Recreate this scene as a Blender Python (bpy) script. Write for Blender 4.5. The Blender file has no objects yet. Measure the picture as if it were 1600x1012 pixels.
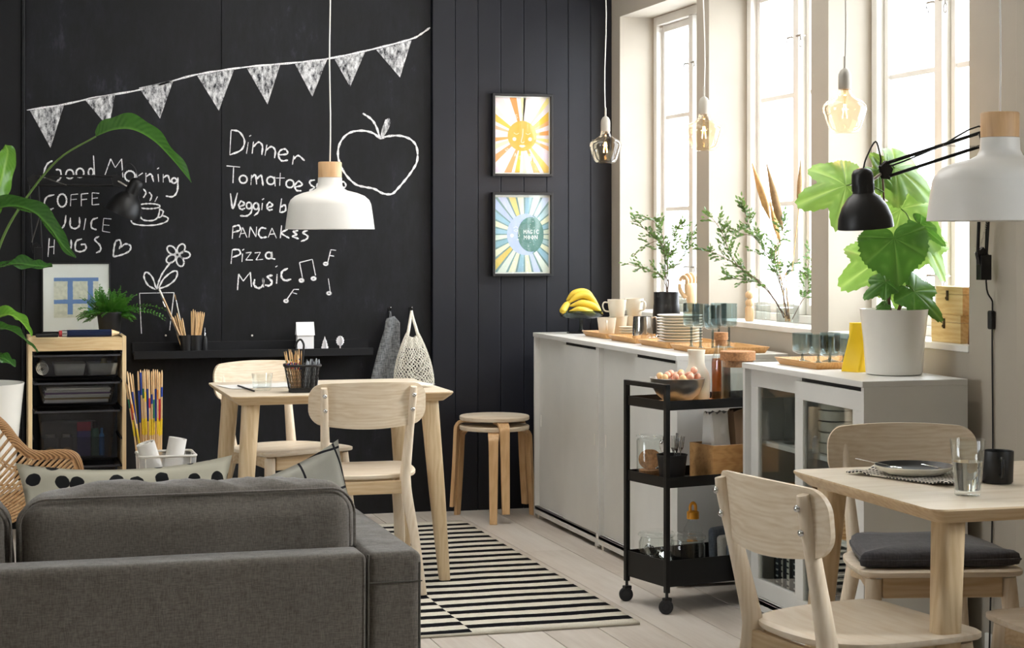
import bpy, bmesh, math, random
from math import sin, cos, pi, radians as R
from mathutils import Vector, Matrix
from mathutils import noise as mnoise
random.seed(7)
V = Vector
COL = bpy.context.scene.collection
# ------------------------------------------------------------------ camera, world, exposure
H = 1.34; F = 2850.0; TH = math.atan(835.0/2850.0)
S = bpy.context.scene
cam_d = bpy.data.cameras.new('camera'); cam = bpy.data.objects.new('camera', cam_d); COL.objects.link(cam)
cam.location = (0, 0, H); cam.rotation_euler = (R(90), 0, -TH)
cam_d.sensor_width = 36; cam_d.lens = F*36/1600; cam_d.shift_y = -(506-378)/1600
cam_d.clip_start = .05; S.camera = cam
S.view_settings.view_transform = 'Standard'; S.view_settings.look = 'None'
S.view_settings.gamma = 1; S.view_settings.use_curve_mapping = False
S.view_settings.exposure = 0.0
world = bpy.data.worlds.new('sky'); S.world = world; world.use_nodes = True
bg = world.node_tree.nodes['Background']; bg.inputs[0].default_value = (.93, .965, 1, 1); bg.inputs[1].default_value = 11.5
FWD = V((sin(TH), cos(TH), 0)); RGT = V((cos(TH), -sin(TH), 0))
WX = 3.11      # face of the window wall
WY = 8.83      # face of the chalkboard
WIN = [(7.655, 8.678), (6.478, 7.511), (5.301, 6.328), (2.3, 3.33)]
ZS, ZH = 1.0, 2.476
def sun_light(name, direction, strength, angle, col):
    l = bpy.data.lights.new(name, 'SUN'); l.energy = strength; l.angle = angle; l.color = col
    o = bpy.data.objects.new(name, l); COL.objects.link(o)
    o.rotation_euler = V(direction).to_track_quat('-Z', 'Y').to_euler(); o.location = (8, 6, 6)
sun_light('sun', (-1, .42, -.50), 2.0, R(8), (1, .97, .92))
def overhead_fill(x, y, w, d, e):  # unseen area light added under the ceiling to brighten floor and tabletops
    l = bpy.data.lights.new('added_fill_light', 'AREA'); l.shape = 'RECTANGLE'; l.size = w; l.size_y = d; l.energy = e; l.color = (1, .975, .94)
    o = bpy.data.objects.new('added_fill_light', l); COL.objects.link(o); o.location = (x, y, 3.03)
overhead_fill(1.6, 7.4, 1.6, 1.4, 24); overhead_fill(1.9, 6.0, 1.4, 1.2, 20)
# ------------------------------------------------------------------ photograph geometry -> room coordinates
def ray(px): return FWD + RGT*((px-800)/F)
def W(px, py, D):
    p = ray(px)*D; return V((p.x, p.y, H-(py-378)*D/F))
def atz(px, py, z): return W(px, py, F*(H-z)/(py-378))
def aty(px, py, Y): return W(px, py, Y/ray(px).y)
def atx(px, py, X): return W(px, py, X/ray(px).x)

# ------------------------------------------------------------------ materials
MATS = {}
def srgb(c):
    if isinstance(c, str): c = tuple(int(c[i:i+2], 16)/255 for i in (0, 2, 4))
    return tuple(x/12.92 if x <= .04045 else ((x+.055)/1.055)**2.4 for x in c)+(1,)
def base(name):
    m = bpy.data.materials.new(name); m.use_nodes = True; MATS[name] = m
    nt = m.node_tree; return m, nt, nt.nodes['Principled BSDF']
def N(nt, t, **kw):
    n = nt.nodes.new(t)
    for k, v in kw.items():
        if k[0] == 'i' and k[1:].isdigit(): n.inputs[int(k[1:])].default_value = v
        else: setattr(n, k, v)
    return n
def coords(nt, scale=(1, 1, 1), kind='Object'):
    tc = N(nt, 'ShaderNodeTexCoord'); mp = N(nt, 'ShaderNodeMapping'); mp.inputs['Scale'].default_value = scale
    nt.links.new(tc.outputs[kind], mp.inputs[0]); return mp.outputs[0]
def noise(nt, co, scale, detail=3, rough=.5):
    n = N(nt, 'ShaderNodeTexNoise'); n.inputs['Scale'].default_value = scale; n.inputs['Detail'].default_value = detail
    n.inputs['Roughness'].default_value = rough; nt.links.new(co, n.inputs['Vector']); return n.outputs['Fac']
def ramp(nt, fac, stops):
    r = N(nt, 'ShaderNodeValToRGB'); e = r.color_ramp.elements
    while len(e) < len(stops): e.new(.5)
    for k, (p, c) in enumerate(stops): e[k].position = p; e[k].color = c
    nt.links.new(fac, r.inputs[0]); return r.outputs[0]
def bump(nt, fac, bs, strength, dist=.002):
    b = N(nt, 'ShaderNodeBump'); b.inputs['Strength'].default_value = strength; b.inputs['Distance'].default_value = dist
    nt.links.new(fac, b.inputs['Height']); nt.links.new(b.outputs[0], bs.inputs['Normal'])
def plain(name, c, rough=.5, metal=0, var=0, vscale=6, bmp=0, bscale=60, spec=.5, coat=0, kind='Object'):
    m, nt, b = base(name); c = srgb(c)
    b.inputs['Roughness'].default_value = rough; b.inputs['Metallic'].default_value = metal
    b.inputs['Specular IOR Level'].default_value = spec; b.inputs['Coat Weight'].default_value = coat
    b.inputs['Base Color'].default_value = c
    co = coords(nt, kind=kind)
    f = noise(nt, co, vscale)
    lo = tuple(x*(1-max(var, .03)) for x in c[:3])+(1,); hi = tuple(min(1, x*(1+max(var, .03))) for x in c[:3])+(1,)
    nt.links.new(ramp(nt, f, [(.3, lo), (.7, hi)]), b.inputs['Base Color'])
    if bmp: bump(nt, noise(nt, co, bscale), b, bmp)
    return m
def wood(name, c1, c2, axis='X', scale=9, rough=.45, streak=12, rings=True, c3=None):
    m, nt, b = base(name); b.inputs['Roughness'].default_value = rough
    s = {'X': (1/streak, 1, 1), 'Y': (1, 1/streak, 1), 'Z': (1, 1, 1/streak)}[axis]
    co = coords(nt, s)
    f1 = noise(nt, co, scale*9, 4, .6)
    s2 = {'X': (.22, 1, 1), 'Y': (1, .22, 1), 'Z': (1, 1, .22)}[axis]
    co2 = coords(nt, s2)
    w = N(nt, 'ShaderNodeTexWave'); w.wave_type = 'RINGS' if rings else 'BANDS'; w.rings_direction = axis
    w.inputs['Scale'].default_value = scale*3.4; w.inputs['Distortion'].default_value = 9; w.inputs['Detail'].default_value = 2
    w.inputs['Detail Scale'].default_value = 1.2; nt.links.new(co2, w.inputs['Vector'])
    mx = N(nt, 'ShaderNodeMath', operation='MULTIPLY_ADD'); mx.inputs[1].default_value = .17
    nt.links.new(w.outputs['Fac'], mx.inputs[0])
    mm = N(nt, 'ShaderNodeMath', operation='MULTIPLY'); mm.inputs[1].default_value = .83; nt.links.new(f1, mm.inputs[0])
    nt.links.new(mm.outputs[0], mx.inputs[2])
    st = [(.25, srgb(c2)), (.6, srgb(c1))] if c3 is None else [(.15, srgb(c3)), (.4, srgb(c2)), (.65, srgb(c1))]
    nt.links.new(ramp(nt, mx.outputs[0], st), b.inputs['Base Color'])
    bump(nt, f1, b, .12, .001)
    return m
def fabric(name, c, c2=None, rough=.95, scale=350, bmp=.5, big=.1):
    m, nt, b = base(name); b.inputs['Roughness'].default_value = rough
    b.inputs['Sheen Weight'].default_value = .25; b.inputs['Specular IOR Level'].default_value = .15
    co = coords(nt); a = srgb(c); d = srgb(c2) if c2 else tuple(x*.7 for x in a[:3])+(1,)
    cx = coords(nt, (1, .15, .15)); cz = coords(nt, (.15, .15, 1))
    f = N(nt, 'ShaderNodeMath', operation='ADD'); nt.links.new(noise(nt, cx, scale), f.inputs[0]); nt.links.new(noise(nt, cz, scale), f.inputs[1])
    g = N(nt, 'ShaderNodeMath', operation='MULTIPLY'); g.inputs[1].default_value = .5; nt.links.new(f.outputs[0], g.inputs[0])
    nt.links.new(ramp(nt, g.outputs[0], [(.35, d), (.65, a)]), b.inputs['Base Color'])
    bump(nt, g.outputs[0], b, bmp, .001)
    return m
def thin_glass(name, tint=(1, 1, 1), ior=1.45, rough=0.0, gloss=1.0):
    m = bpy.data.materials.new(name); m.use_nodes = True; MATS[name] = m; nt = m.node_tree; nt.nodes.clear()
    o = N(nt, 'ShaderNodeOutputMaterial'); t = N(nt, 'ShaderNodeBsdfTransparent'); t.inputs[0].default_value = tuple(tint)+(1,)
    g = N(nt, 'ShaderNodeBsdfGlossy'); g.inputs['Roughness'].default_value = rough; g.inputs[0].default_value = (gloss, gloss, gloss, 1)
    fr = N(nt, 'ShaderNodeFresnel'); ge = N(nt, 'ShaderNodeNewGeometry'); mi = N(nt, 'ShaderNodeMapRange')
    mi.inputs[3].default_value = ior; mi.inputs[4].default_value = 1/ior
    nt.links.new(ge.outputs['Backfacing'], mi.inputs[0]); nt.links.new(mi.outputs[0], fr.inputs[0])
    mx = N(nt, 'ShaderNodeMixShader'); nt.links.new(fr.outputs[0], mx.inputs[0]); nt.links.new(t.outputs[0], mx.inputs[1])
    nt.links.new(g.outputs[0], mx.inputs[2]); nt.links.new(mx.outputs[0], o.inputs[0]); return m
def leafmat(name, c, vein=None, transl=.45, rough=.35):
    m, nt, b = base(name); c = srgb(c); out = nt.nodes['Material Output']
    b.inputs['Roughness'].default_value = rough
    co = coords(nt); f = noise(nt, co, 14)
    col = ramp(nt, f, [(.3, tuple(x*.75 for x in c[:3])+(1,)), (.7, c)])
    if vein:
        at = N(nt, 'ShaderNodeAttribute'); at.attribute_name = 'vein'
        mix = N(nt, 'ShaderNodeMix'); mix.data_type = 'RGBA'; nt.links.new(at.outputs['Fac'], mix.inputs[0])
        nt.links.new(col, mix.inputs[6]); mix.inputs[7].default_value = srgb(vein); col = mix.outputs[2]
    nt.links.new(col, b.inputs['Base Color'])
    tr = N(nt, 'ShaderNodeBsdfTranslucent')
    tc = N(nt, 'ShaderNodeMix'); tc.data_type = 'RGBA'; tc.blend_type = 'MULTIPLY'; tc.inputs[0].default_value = 1
    nt.links.new(col, tc.inputs[6]); tc.inputs[7].default_value = (1.5, 1.35, .8, 1); nt.links.new(tc.outputs[2], tr.inputs[0])
    mx = N(nt, 'ShaderNodeMixShader'); mx.inputs[0].default_value = transl
    nt.links.new(b.outputs[0], mx.inputs[1]); nt.links.new(tr.outputs[0], mx.inputs[2]); nt.links.new(mx.outputs[0], out.inputs[0])
    return m
def emit(name, c, s):
    m = bpy.data.materials.new(name); m.use_nodes = True; MATS[name] = m; nt = m.node_tree; nt.nodes.clear()
    o = N(nt, 'ShaderNodeOutputMaterial'); e = N(nt, 'ShaderNodeEmission'); e.inputs[0].default_value = srgb(c); e.inputs[1].default_value = s
    nt.links.new(e.outputs[0], o.inputs[0]); return m

# ------------------------------------------------------------------ mesh builder
def cr(pts, n=6, closed=False):
    P = [V(p) for p in pts]; out = []; k = len(P)
    rng = range(k) if closed else range(k-1)
    for i in rng:
        p1, p2 = P[i], P[(i+1) % k]
        p0 = P[(i-1) % k] if closed or i > 0 else p1*2-p2
        p3 = P[(i+2) % k] if closed or i+2 < k else p2*2-p1
        for j in range(n):
            t = j/n
            out.append(.5*((2*p1)+(p2-p0)*t+(2*p0-5*p1+4*p2-p3)*t*t+(3*p1-p0-3*p2+p3)*t**3))
    if not closed: out.append(P[-1].copy())
    return out
def rrect(w, d, r, n=4, cx=0, cy=0):
    out = []
    for sx, sy, a0 in ((1, 1, 0), (-1, 1, 90), (-1, -1, 180), (1, -1, 270)):
        for k in range(n+1):
            a = R(a0+90*k/n); out.append((cx+sx*(w/2-r)+r*cos(a), cy+sy*(d/2-r)+r*sin(a)))
    return out
class MB:
    def __init__(s): s.v = []; s.f = []; s.m = []; s.cur = 0
    def add(s, vs, fs, M=None):
        o = len(s.v); s.v += [tuple(M @ V(p)) if M else tuple(p) for p in vs]
        s.f += [tuple(o+i for i in f) for f in fs]; s.m += [s.cur]*len(fs); return s
    def mi(s, k): s.cur = k; return s
    def box(s, x0, x1, y0, y1, z0, z1, M=None):
        vs = [(x, y, z) for z in (z0, z1) for x, y in ((x0, y0), (x1, y0), (x1, y1), (x0, y1))]
        return s.add(vs, [(3, 2, 1, 0), (4, 5, 6, 7), (0, 1, 5, 4), (1, 2, 6, 5), (2, 3, 7, 6), (3, 0, 4, 7)], M)
    def loft(s, rings, cap=True, closed=True, M=None):
        n = len(rings[0]); vs = [p for r in rings for p in r]; fs = []
        for i in range(len(rings)-1):
            for j in range(n if closed else n-1):
                k = (j+1) % n; fs.append((i*n+j, i*n+k, (i+1)*n+k, (i+1)*n+j))
        if cap: fs.append(tuple(reversed(range(n)))); fs.append(tuple((len(rings)-1)*n+j for j in range(n)))
        return s.add(vs, fs, M)
    def prism(s, poly, z0, z1, M=None, poly2=None):
        return s.loft([[(x, y, z0) for x, y in poly], [(x, y, z1) for x, y in (poly2 or poly)]], M=M)
    def lathe(s, prof, seg=32, cap=False, M=None, c=(0, 0), a0=0):
        rings = [[(c[0]+r*cos(a0+2*pi*k/seg), c[1]+r*sin(a0+2*pi*k/seg), z) for k in range(seg)] for r, z in prof]
        return s.loft(rings, cap=cap, M=M)
    def tube(s, pts, r, seg=8, cap=True, M=None, flat=None, closed=False):
        P = [V(p) for p in pts]; n = len(P)
        rr = r if isinstance(r, (list, tuple)) else [r]*n
        T = []
        for i in range(n):
            if closed: t = P[(i+1) % n]-P[i-1]
            else: t = P[min(i+1, n-1)]-P[max(i-1, 0)]
            T.append(t.normalized() if t.length > 1e-9 else V((0, 0, 1)))
        u = T[0].orthogonal().normalized()
        if flat is not None:
            u = V(flat[0]); u = (u-T[0]*u.dot(T[0])).normalized()
        rings = []
        for i in range(n):
            u = (u-T[i]*u.dot(T[i])); u = u.normalized() if u.length > 1e-6 else T[i].orthogonal().normalized()
            w = T[i].cross(u); k2 = flat[1] if flat is not None else 1
            rings.append([P[i]+(u*cos(2*pi*j/seg)+w*sin(2*pi*j/seg)*k2)*rr[i] for j in range(seg)])
        if closed: rings.append(rings[0])
        return s.loft(rings, cap=cap and not closed, M=M)
    def rbox(s, w, d, h, r, n=10, M=None, bulge=0, wob=0, wseed=0, c=(0, 0, 0)):
        # rounded box centred at c ; n cells per side
        def par(k):
            return -1+2*k/n
        faces = []
        idx = {}
        vs = []
        hw, hd, hh = w/2, d/2, h/2
        def samp(t, half):
            e = min(r/half, .98); a = .42
            return (1-e)*t/(1-a) if abs(t) < 1-a else math.copysign((1-e)+e*(abs(t)-(1-a))/a, t)
        def pt(a, b, c3, key):
            if key in idx: return idx[key]
            p = V((samp(a, hw)*hw, samp(b, hd)*hd, samp(c3, hh)*hh))
            q = V((max(-hw+r, min(hw-r, p.x)), max(-hd+r, min(hd-r, p.y)), max(-hh+r, min(hh-r, p.z))))
            dd = p-q
            if dd.length > 1e-9: p = q+dd.normalized()*r
            if bulge:
                p.y += math.copysign(bulge, b)*(1-a*a)*(1-c3*c3)*(1 if abs(b) > .99 else abs(b))
                p.z += math.copysign(bulge, c3)*(1-a*a)*(1-b*b)*(1 if abs(c3) > .99 else abs(c3))
            if wob:
                nz = mnoise.noise_vector(p*4.0+V((wseed, wseed*1.7, 3)))+mnoise.noise_vector(p*11+V((wseed, 2, 3)))*.35
                p += nz*wob
            idx[key] = len(vs); vs.append(p+V(c)); return idx[key]
        for ax in range(3):
            for sgn in (0, n):
                for i in range(n):
                    for j in range(n):
                        q = []
                        for di, dj in ((0, 0), (1, 0), (1, 1), (0, 1)):
                            k = [0, 0, 0]; k[ax] = sgn; k[(ax+1) % 3] = i+di; k[(ax+2) % 3] = j+dj
                            q.append(pt(par(k[0]), par(k[1]), par(k[2]), tuple(k)))
                        faces.append(tuple(q) if sgn else tuple(reversed(q)))
        return s.add(vs, faces, M)
    def sphere(s, c, r, seg=12, rings=8, sc=(1, 1, 1), M=None):
        vs = []; fs = []
        for i in range(1, rings):
            a = pi*i/rings
            for j in range(seg):
                b = 2*pi*j/seg; vs.append((c[0]+r*sc[0]*sin(a)*cos(b), c[1]+r*sc[1]*sin(a)*sin(b), c[2]+r*sc[2]*cos(a)))
        top = len(vs); vs.append((c[0], c[1], c[2]+r*sc[2])); vs.append((c[0], c[1], c[2]-r*sc[2]))
        for i in range(rings-2):
            for j in range(seg):
                k = (j+1) % seg; fs.append((i*seg+j, (i+1)*seg+j, (i+1)*seg+k, i*seg+k))
        for j in range(seg):
            k = (j+1) % seg; fs.append((top, j, k)); fs.append((top+1, (rings-2)*seg+k, (rings-2)*seg+j))
        return s.add(vs, fs, M)
    def build(s, name, mat, parent=None, smooth=0, bevel=0, bseg=2, loc=None, rot=None, label=None, kind=None, solid=0, subsurf=0):
        me = bpy.data.meshes.new(name); me.from_pydata(s.v, [], s.f)
        mats = mat if isinstance(mat, (list, tuple)) else [mat]
        for m in mats: me.materials.append(MATS[m] if isinstance(m, str) else m)
        if len(mats) > 1: me.polygons.foreach_set('material_index', s.m)
        me.validate(); me.update()
        bm = bmesh.new(); bm.from_mesh(me); bmesh.ops.recalc_face_normals(bm, faces=bm.faces); bm.to_mesh(me); bm.free()
        o = bpy.data.objects.new(name, me); COL.objects.link(o)
        if parent is not None: o.parent = parent
        if loc is not None: o.location = loc
        if rot is not None: o.rotation_euler = rot
        if solid: md = o.modifiers.new('solid', 'SOLIDIFY'); md.thickness = solid; md.offset = 0
        if bevel:
            md = o.modifiers.new('bevel', 'BEVEL'); md.width = bevel; md.segments = bseg; md.limit_method = 'ANGLE'; md.angle_limit = R(35)
        if subsurf: md = o.modifiers.new('sub', 'SUBSURF'); md.levels = subsurf; md.render_levels = subsurf
        if smooth:
            me.polygons.foreach_set('use_smooth', [True]*len(me.polygons))
            try: me.set_sharp_from_angle(angle=R(smooth if smooth > 1 else 40))
            except Exception: pass
        if label: o['label'] = label
        if kind: o['kind'] = kind
        return o
def thing(name, label, cat, loc=(0, 0, 0), rz=0, group=None):
    o = bpy.data.objects.new(name, None); o.empty_display_size = .1; COL.objects.link(o)
    o.location = loc; o.rotation_euler = (0, 0, rz); return tag(o, label, cat, group)
def tag(o, label, cat, group=None):
    o['label'] = label; o['category'] = cat
    if group: o['group'] = group
    return o
def dup(root, loc=None, rot=None, label=None, group=None):
    r = root.copy(); COL.objects.link(r)
    if loc is not None: r.location = loc
    if rot is not None: r.rotation_euler = rot
    if label: r['label'] = label
    if group: r['group'] = group
    for ch in list(root.children):
        c = ch.copy(); COL.objects.link(c); c.parent = r
        for g in list(ch.children):
            d = g.copy(); COL.objects.link(d); d.parent = c
    return r
def struct(o): o['kind'] = 'structure'; return o
def grp(name, kind='structure'):
    o = bpy.data.objects.new(name, None); COL.objects.link(o); o['kind'] = kind; return o
def bar(a, b, r, seg=8): return cr([a, b], 1), r

ORD = 'first second third fourth fifth sixth seventh eighth ninth tenth eleventh twelfth thirteenth fourteenth fifteenth sixteenth seventeenth'.split()
# palette
def veil(name, c, alpha):
    m = bpy.data.materials.new(name); m.use_nodes = True; MATS[name] = m; nt = m.node_tree; b = nt.nodes['Principled BSDF']; o = nt.nodes['Material Output']
    b.inputs['Base Color'].default_value = srgb(c); b.inputs['Roughness'].default_value = .6
    t = N(nt, 'ShaderNodeBsdfTransparent'); mx = N(nt, 'ShaderNodeMixShader'); mx.inputs[0].default_value = alpha
    nt.links.new(t.outputs[0], mx.inputs[1]); nt.links.new(b.outputs[0], mx.inputs[2]); nt.links.new(mx.outputs[0], o.inputs[0])
plain('wall_cream', 'aba395', .7, var=.02, bmp=.08, bscale=90)
plain('trim_white', 'e6e4de', .4, var=.02, bmp=.05, bscale=70)
plain('ceiling_white', 'e6e3dc', .8)
plain('black_paint', '0d0e12', .55, var=.12, vscale=3, bmp=.12, bscale=25, spec=.35)
plain('plank_paint', '10121b', .5, var=.14, vscale=4, bmp=.15, bscale=25, spec=.4)
plain('cabinet_white', 'd6d5d0', .42, var=.01, bmp=.04, bscale=200)
plain('cabinet_slot', '151515', .7)
plain('black_metal', '0f0f10', .42, spec=.4)
plain('black_plastic', '101012', .5)
plain('black_ceramic', '111213', .45)
plain('white_metal', 'e6e3dc', .38)
plain('white_ceramic', 'e9e6dd', .22, coat=.3)
plain('cream_ceramic', 'e2dccb', .28)
plain('chrome', 'd8d8d8', .12, metal=1)
plain('steel', 'c4c1bb', .36, metal=1)
plain('nickel_wire', 'a9a49c', .35, metal=1)
plain('paper', 'efede8', .9)
plain('paper_cut', 'e9e8ea', .85)
plain('kraft_paper', 'a98c70', .7, var=.1, bmp=.6, bscale=20)
plain('white_paper_bag', 'eceae4', .75, bmp=.8, bscale=15)
plain('cork', 'a97a52', .9, var=.3, vscale=120, bmp=.5, bscale=150)
plain('socket_grey', 'aaa59a', .6)
plain('soil', '2b2018', .95, var=.4, vscale=80, bmp=.8)
plain('banana_skin', 'e3c440', .5, var=.12, vscale=9)
plain('banana_tip', '4a3a1c', .8)
plain('grape_skin', 'dfa58a', .32, var=.22, vscale=30)
plain('grape_pale', 'e6bd86', .32, var=.15, vscale=30)
plain('yellow_glaze', 'f0c818', .5)
plain('orange_plastic', 'e39a1c', .45)
plain('rubber', '17171a', .7)
plain('graphite', '2a2a2c', .4)
plain('navy_paint', '14213f', .35)
plain('red_eraser', 'a83232', .7)
for nm, c in (('paint_red', 'b8232a'), ('paint_blue', '1c3fa0'), ('paint_green', '14704a'), ('paint_yellow', 'ecc81e'), ('paint_orange', 'e08a2a')): plain(nm, c, .5)
plain('grey_marker', '8d9296', .45); plain('dark_marker', '3b3d42', .5)
for nm, c in (('tube_purple', '3e3a86'), ('tube_blue', '2f7fc2'), ('tube_green', '1e6a55'), ('tube_red', 'a83a52')): plain(nm, c, .5)
wood('birch', 'e6d6bf', 'd9c5a8', 'Z', 7, streak=14)
wood('birch_x', 'ecdcc0', 'd9c09a', 'X', 6, streak=14)
wood('ash_x', 'e3d5be', 'cfb793', 'X', 8, streak=10)
wood('ash_seat', 'e6d8c3', 'd9c6ab', 'X', 5, streak=14)
wood('ash_back', 'e4d4bc', 'd9c5a8', 'X', 7, streak=12, c3='cbb391')
wood('table_top', 'e4d6c1', 'd6c5ab', 'X', 4, streak=16)
wood('table_edge', 'd4bc98', 'bf9f76', 'X', 5)
wood('table_leg', 'd8c19d', 'c2a57c', 'Z', 6, streak=14)
wood('pine', 'ecd0a0', 'd9b27c', 'X', 6, streak=10)
wood('pine_z', 'ecd3a6', 'dfbd8b', 'Z', 6, streak=12)
wood('bamboo', 'd9a86c', 'c08a4e', 'X', 8, streak=20, rings=False)
wood('bamboo_y', 'd9a86c', 'c08a4e', 'Y', 8, streak=20, rings=False)
wood('stool_wood', 'd8b385', 'c09666', 'Z', 7, streak=14)
wood('box_pine', 'e6cc92', 'd2ac6c', 'Y', 6, streak=8)
wood('figure_wood', 'dcbb92', 'c9a377', 'Z', 7)
plain('drawer_rim_highlight', '3a3a3e', .35)  # grey paints the rim highlight onto dark plastic
wood('lamp_wood', 'd9b183', 'c6986a', 'Z', 7)
wood('stick_wood', 'e6c290', 'd4a870', 'Z', 20)
wood('rattan', 'd4b083', 'b98e5c', 'Z', 12, rough=.5)
fabric('sofa_fabric', '78716a', '57524a', scale=520)
_nt = MATS['sofa_fabric'].node_tree; _b = _nt.nodes['Principled BSDF']
_bn = [n for n in _nt.nodes if n.type == 'BUMP'][0]; _b2 = N(_nt, 'ShaderNodeBump'); _b2.inputs['Strength'].default_value = .6; _b2.inputs['Distance'].default_value = .02
_nt.links.new(noise(_nt, coords(_nt, (1, 1, .45)), 8, 2, .45), _b2.inputs['Height']); _nt.links.new(_b2.outputs[0], _bn.inputs['Normal'])
plain('sofa_piping', '57544c', .9)
fabric('cushion_grey', '55555a', '3e3e43', scale=300)
fabric('towel_grey', '8b8d8e', '3c3e40', scale=260)
fabric('napkin_grey', '6d747c', '545a63')
fabric('napkin_white', 'd8d6cf', 'c4c1b8')
fabric('net_cotton', 'f0ede2', 'dcd7c8', scale=300)
thin_glass('window_glass', (.97, .985, 1), 1.35)
thin_glass('clear_glass', (.97, .985, .98), 1.5)
thin_glass('cabinet_glass', (.90, .92, .91), 1.6)
thin_glass('smoke_glass', (.80, .86, .87), 1.5)
thin_glass('dark_glass', (.42, .48, .45), 1.5)
thin_glass('amber_glass', (.66, .30, .10), 1.5)
thin_glass('bulb_glass', (.98, .90, .76), 1.5)
veil('smoke_plastic', '26262a', .62); MATS['smoke_plastic'].node_tree.nodes['Principled BSDF'].inputs['Roughness'].default_value = .22
thin_glass('clear_plastic', (.72, .73, .78), 1.4, rough=.1)
veil('frost_plastic', 'dcdcda', .42)
emit('filament', 'ffb868', 90)
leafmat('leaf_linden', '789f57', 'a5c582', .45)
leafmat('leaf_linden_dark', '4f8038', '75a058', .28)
leafmat('leaf_lily', '33602a', '55863f', .25, .25)
leafmat('leaf_lily_light', '6aa844', '93c463', .45, .25)
leafmat('leaf_fern', '4d8a33', None, .35)
leafmat('leaf_twig', '62824f', None, .35)
leafmat('leaf_twig_dark', '33492e', None, .3)
plain('bark', '6a5648', .85, var=.2, vscale=40)
plain('stem_green', '5c7a35', .6); plain('stem_red', '5c3a2a', .6)
plain('cattail_tan', 'c39a66', .95, var=.15, vscale=60, bmp=.6, bscale=200); plain('cattail_brown', '8e7350', .95, var=.15, vscale=60, bmp=.6, bscale=200)
# ================================================================== THE SETTING
X0, Y0, CZ = -2.9, -1.9, 3.05
# floor: whitewashed boards, each a plank
m, nt, b = base('floor_wood')
co = coords(nt, (1, .07, 1)); f1 = noise(nt, co, 38, 5, .6)
oi = N(nt, 'ShaderNodeObjectInfo'); co2 = coords(nt, (1.2, .5, 1)); f2 = noise(nt, co2, 3.5, 4)
a1 = N(nt, 'ShaderNodeMath', operation='MULTIPLY_ADD'); a1.inputs[1].default_value = .35; nt.links.new(f1, a1.inputs[0])
a2 = N(nt, 'ShaderNodeMath', operation='MULTIPLY_ADD'); a2.inputs[1].default_value = .45; nt.links.new(f2, a2.inputs[0])
a3 = N(nt, 'ShaderNodeMath', operation='MULTIPLY'); a3.inputs[1].default_value = .2; nt.links.new(oi.outputs['Random'], a3.inputs[0])
nt.links.new(a3.outputs[0], a2.inputs[2]); nt.links.new(a2.outputs[0], a1.inputs[2])
nt.links.new(ramp(nt, a1.outputs[0], [(.28, srgb('b3a79b')), (.5, srgb('cbc3b9')), (.72, srgb('dad4cc'))]), b.inputs['Base Color'])
b.inputs['Roughness'].default_value = .48; bump(nt, f1, b, .15, .001)
plain('floor_gap', '8f867b', .9)
fl = struct(MB().box(X0, WX+.02, Y0, WY+.1, -.05, -.006).build('floor', 'floor_gap'))
rnd = random.Random(3); boards = {}
x = 3.07
while x > X0:
    x1 = min(x, WX); xa = max(x-.2, X0); off = rnd.uniform(-2.4, 0); y = Y0+off
    while y < WY:
        L = 2.6; ya, yb = max(y, Y0), min(y+L, WY+.05)
        if yb-ya > .05:
            bw, bl = round(xa*1+.0015, 4), 0
            mb = MB(); w = (x1-xa)/2-.0015; l = (yb-ya)/2-.0015
            mb.box(-w, w, -l, l, -.012, 0)
            key = (round(w, 3), round(l, 3))
            if key in boards:
                o = boards[key].copy(); COL.objects.link(o)
            else:
                o = mb.build('floor_board', 'floor_wood', fl, bevel=.001, bseg=1); boards[key] = o
            o.location = ((xa+x1)/2, (ya+yb)/2, 0); o.parent = fl
        y += L
    x -= .2
mb = MB().box(-w, w, -l, l, -.012, 0)
o = MB().box(3.0715, WX, Y0, WY, -.012, 0).build('floor_board', 'floor_wood', fl)
ceil = struct(MB().box(X0-.2, WX+.45, Y0-.2, WY+.3, CZ, CZ+.1).build('ceiling', 'ceiling_white'))

# window wall with its deep openings
mb = MB(); T = WX+.34
ys = [Y0]+[v for w_ in sorted(WIN) for v in w_]+[WY+.3]
mb.box(WX, T, Y0, WY+.3, 0, ZS); mb.box(WX, T, Y0, WY+.3, ZH, CZ)
for i in range(0, len(ys), 2): mb.box(WX, T, ys[i], ys[i+1], ZS, ZH)
wall_r = struct(mb.build('wall_right', 'wall_cream'))
struct(MB().box(WX-.014, WX, Y0, 5.185, 0, .09).build('baseboard_right', 'trim_white', bevel=.004))
struct(MB().box(WX-.02, WX, 4.86, 4.99, 0, CZ).build('trim_1', 'wall_cream', bevel=.004))
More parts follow.
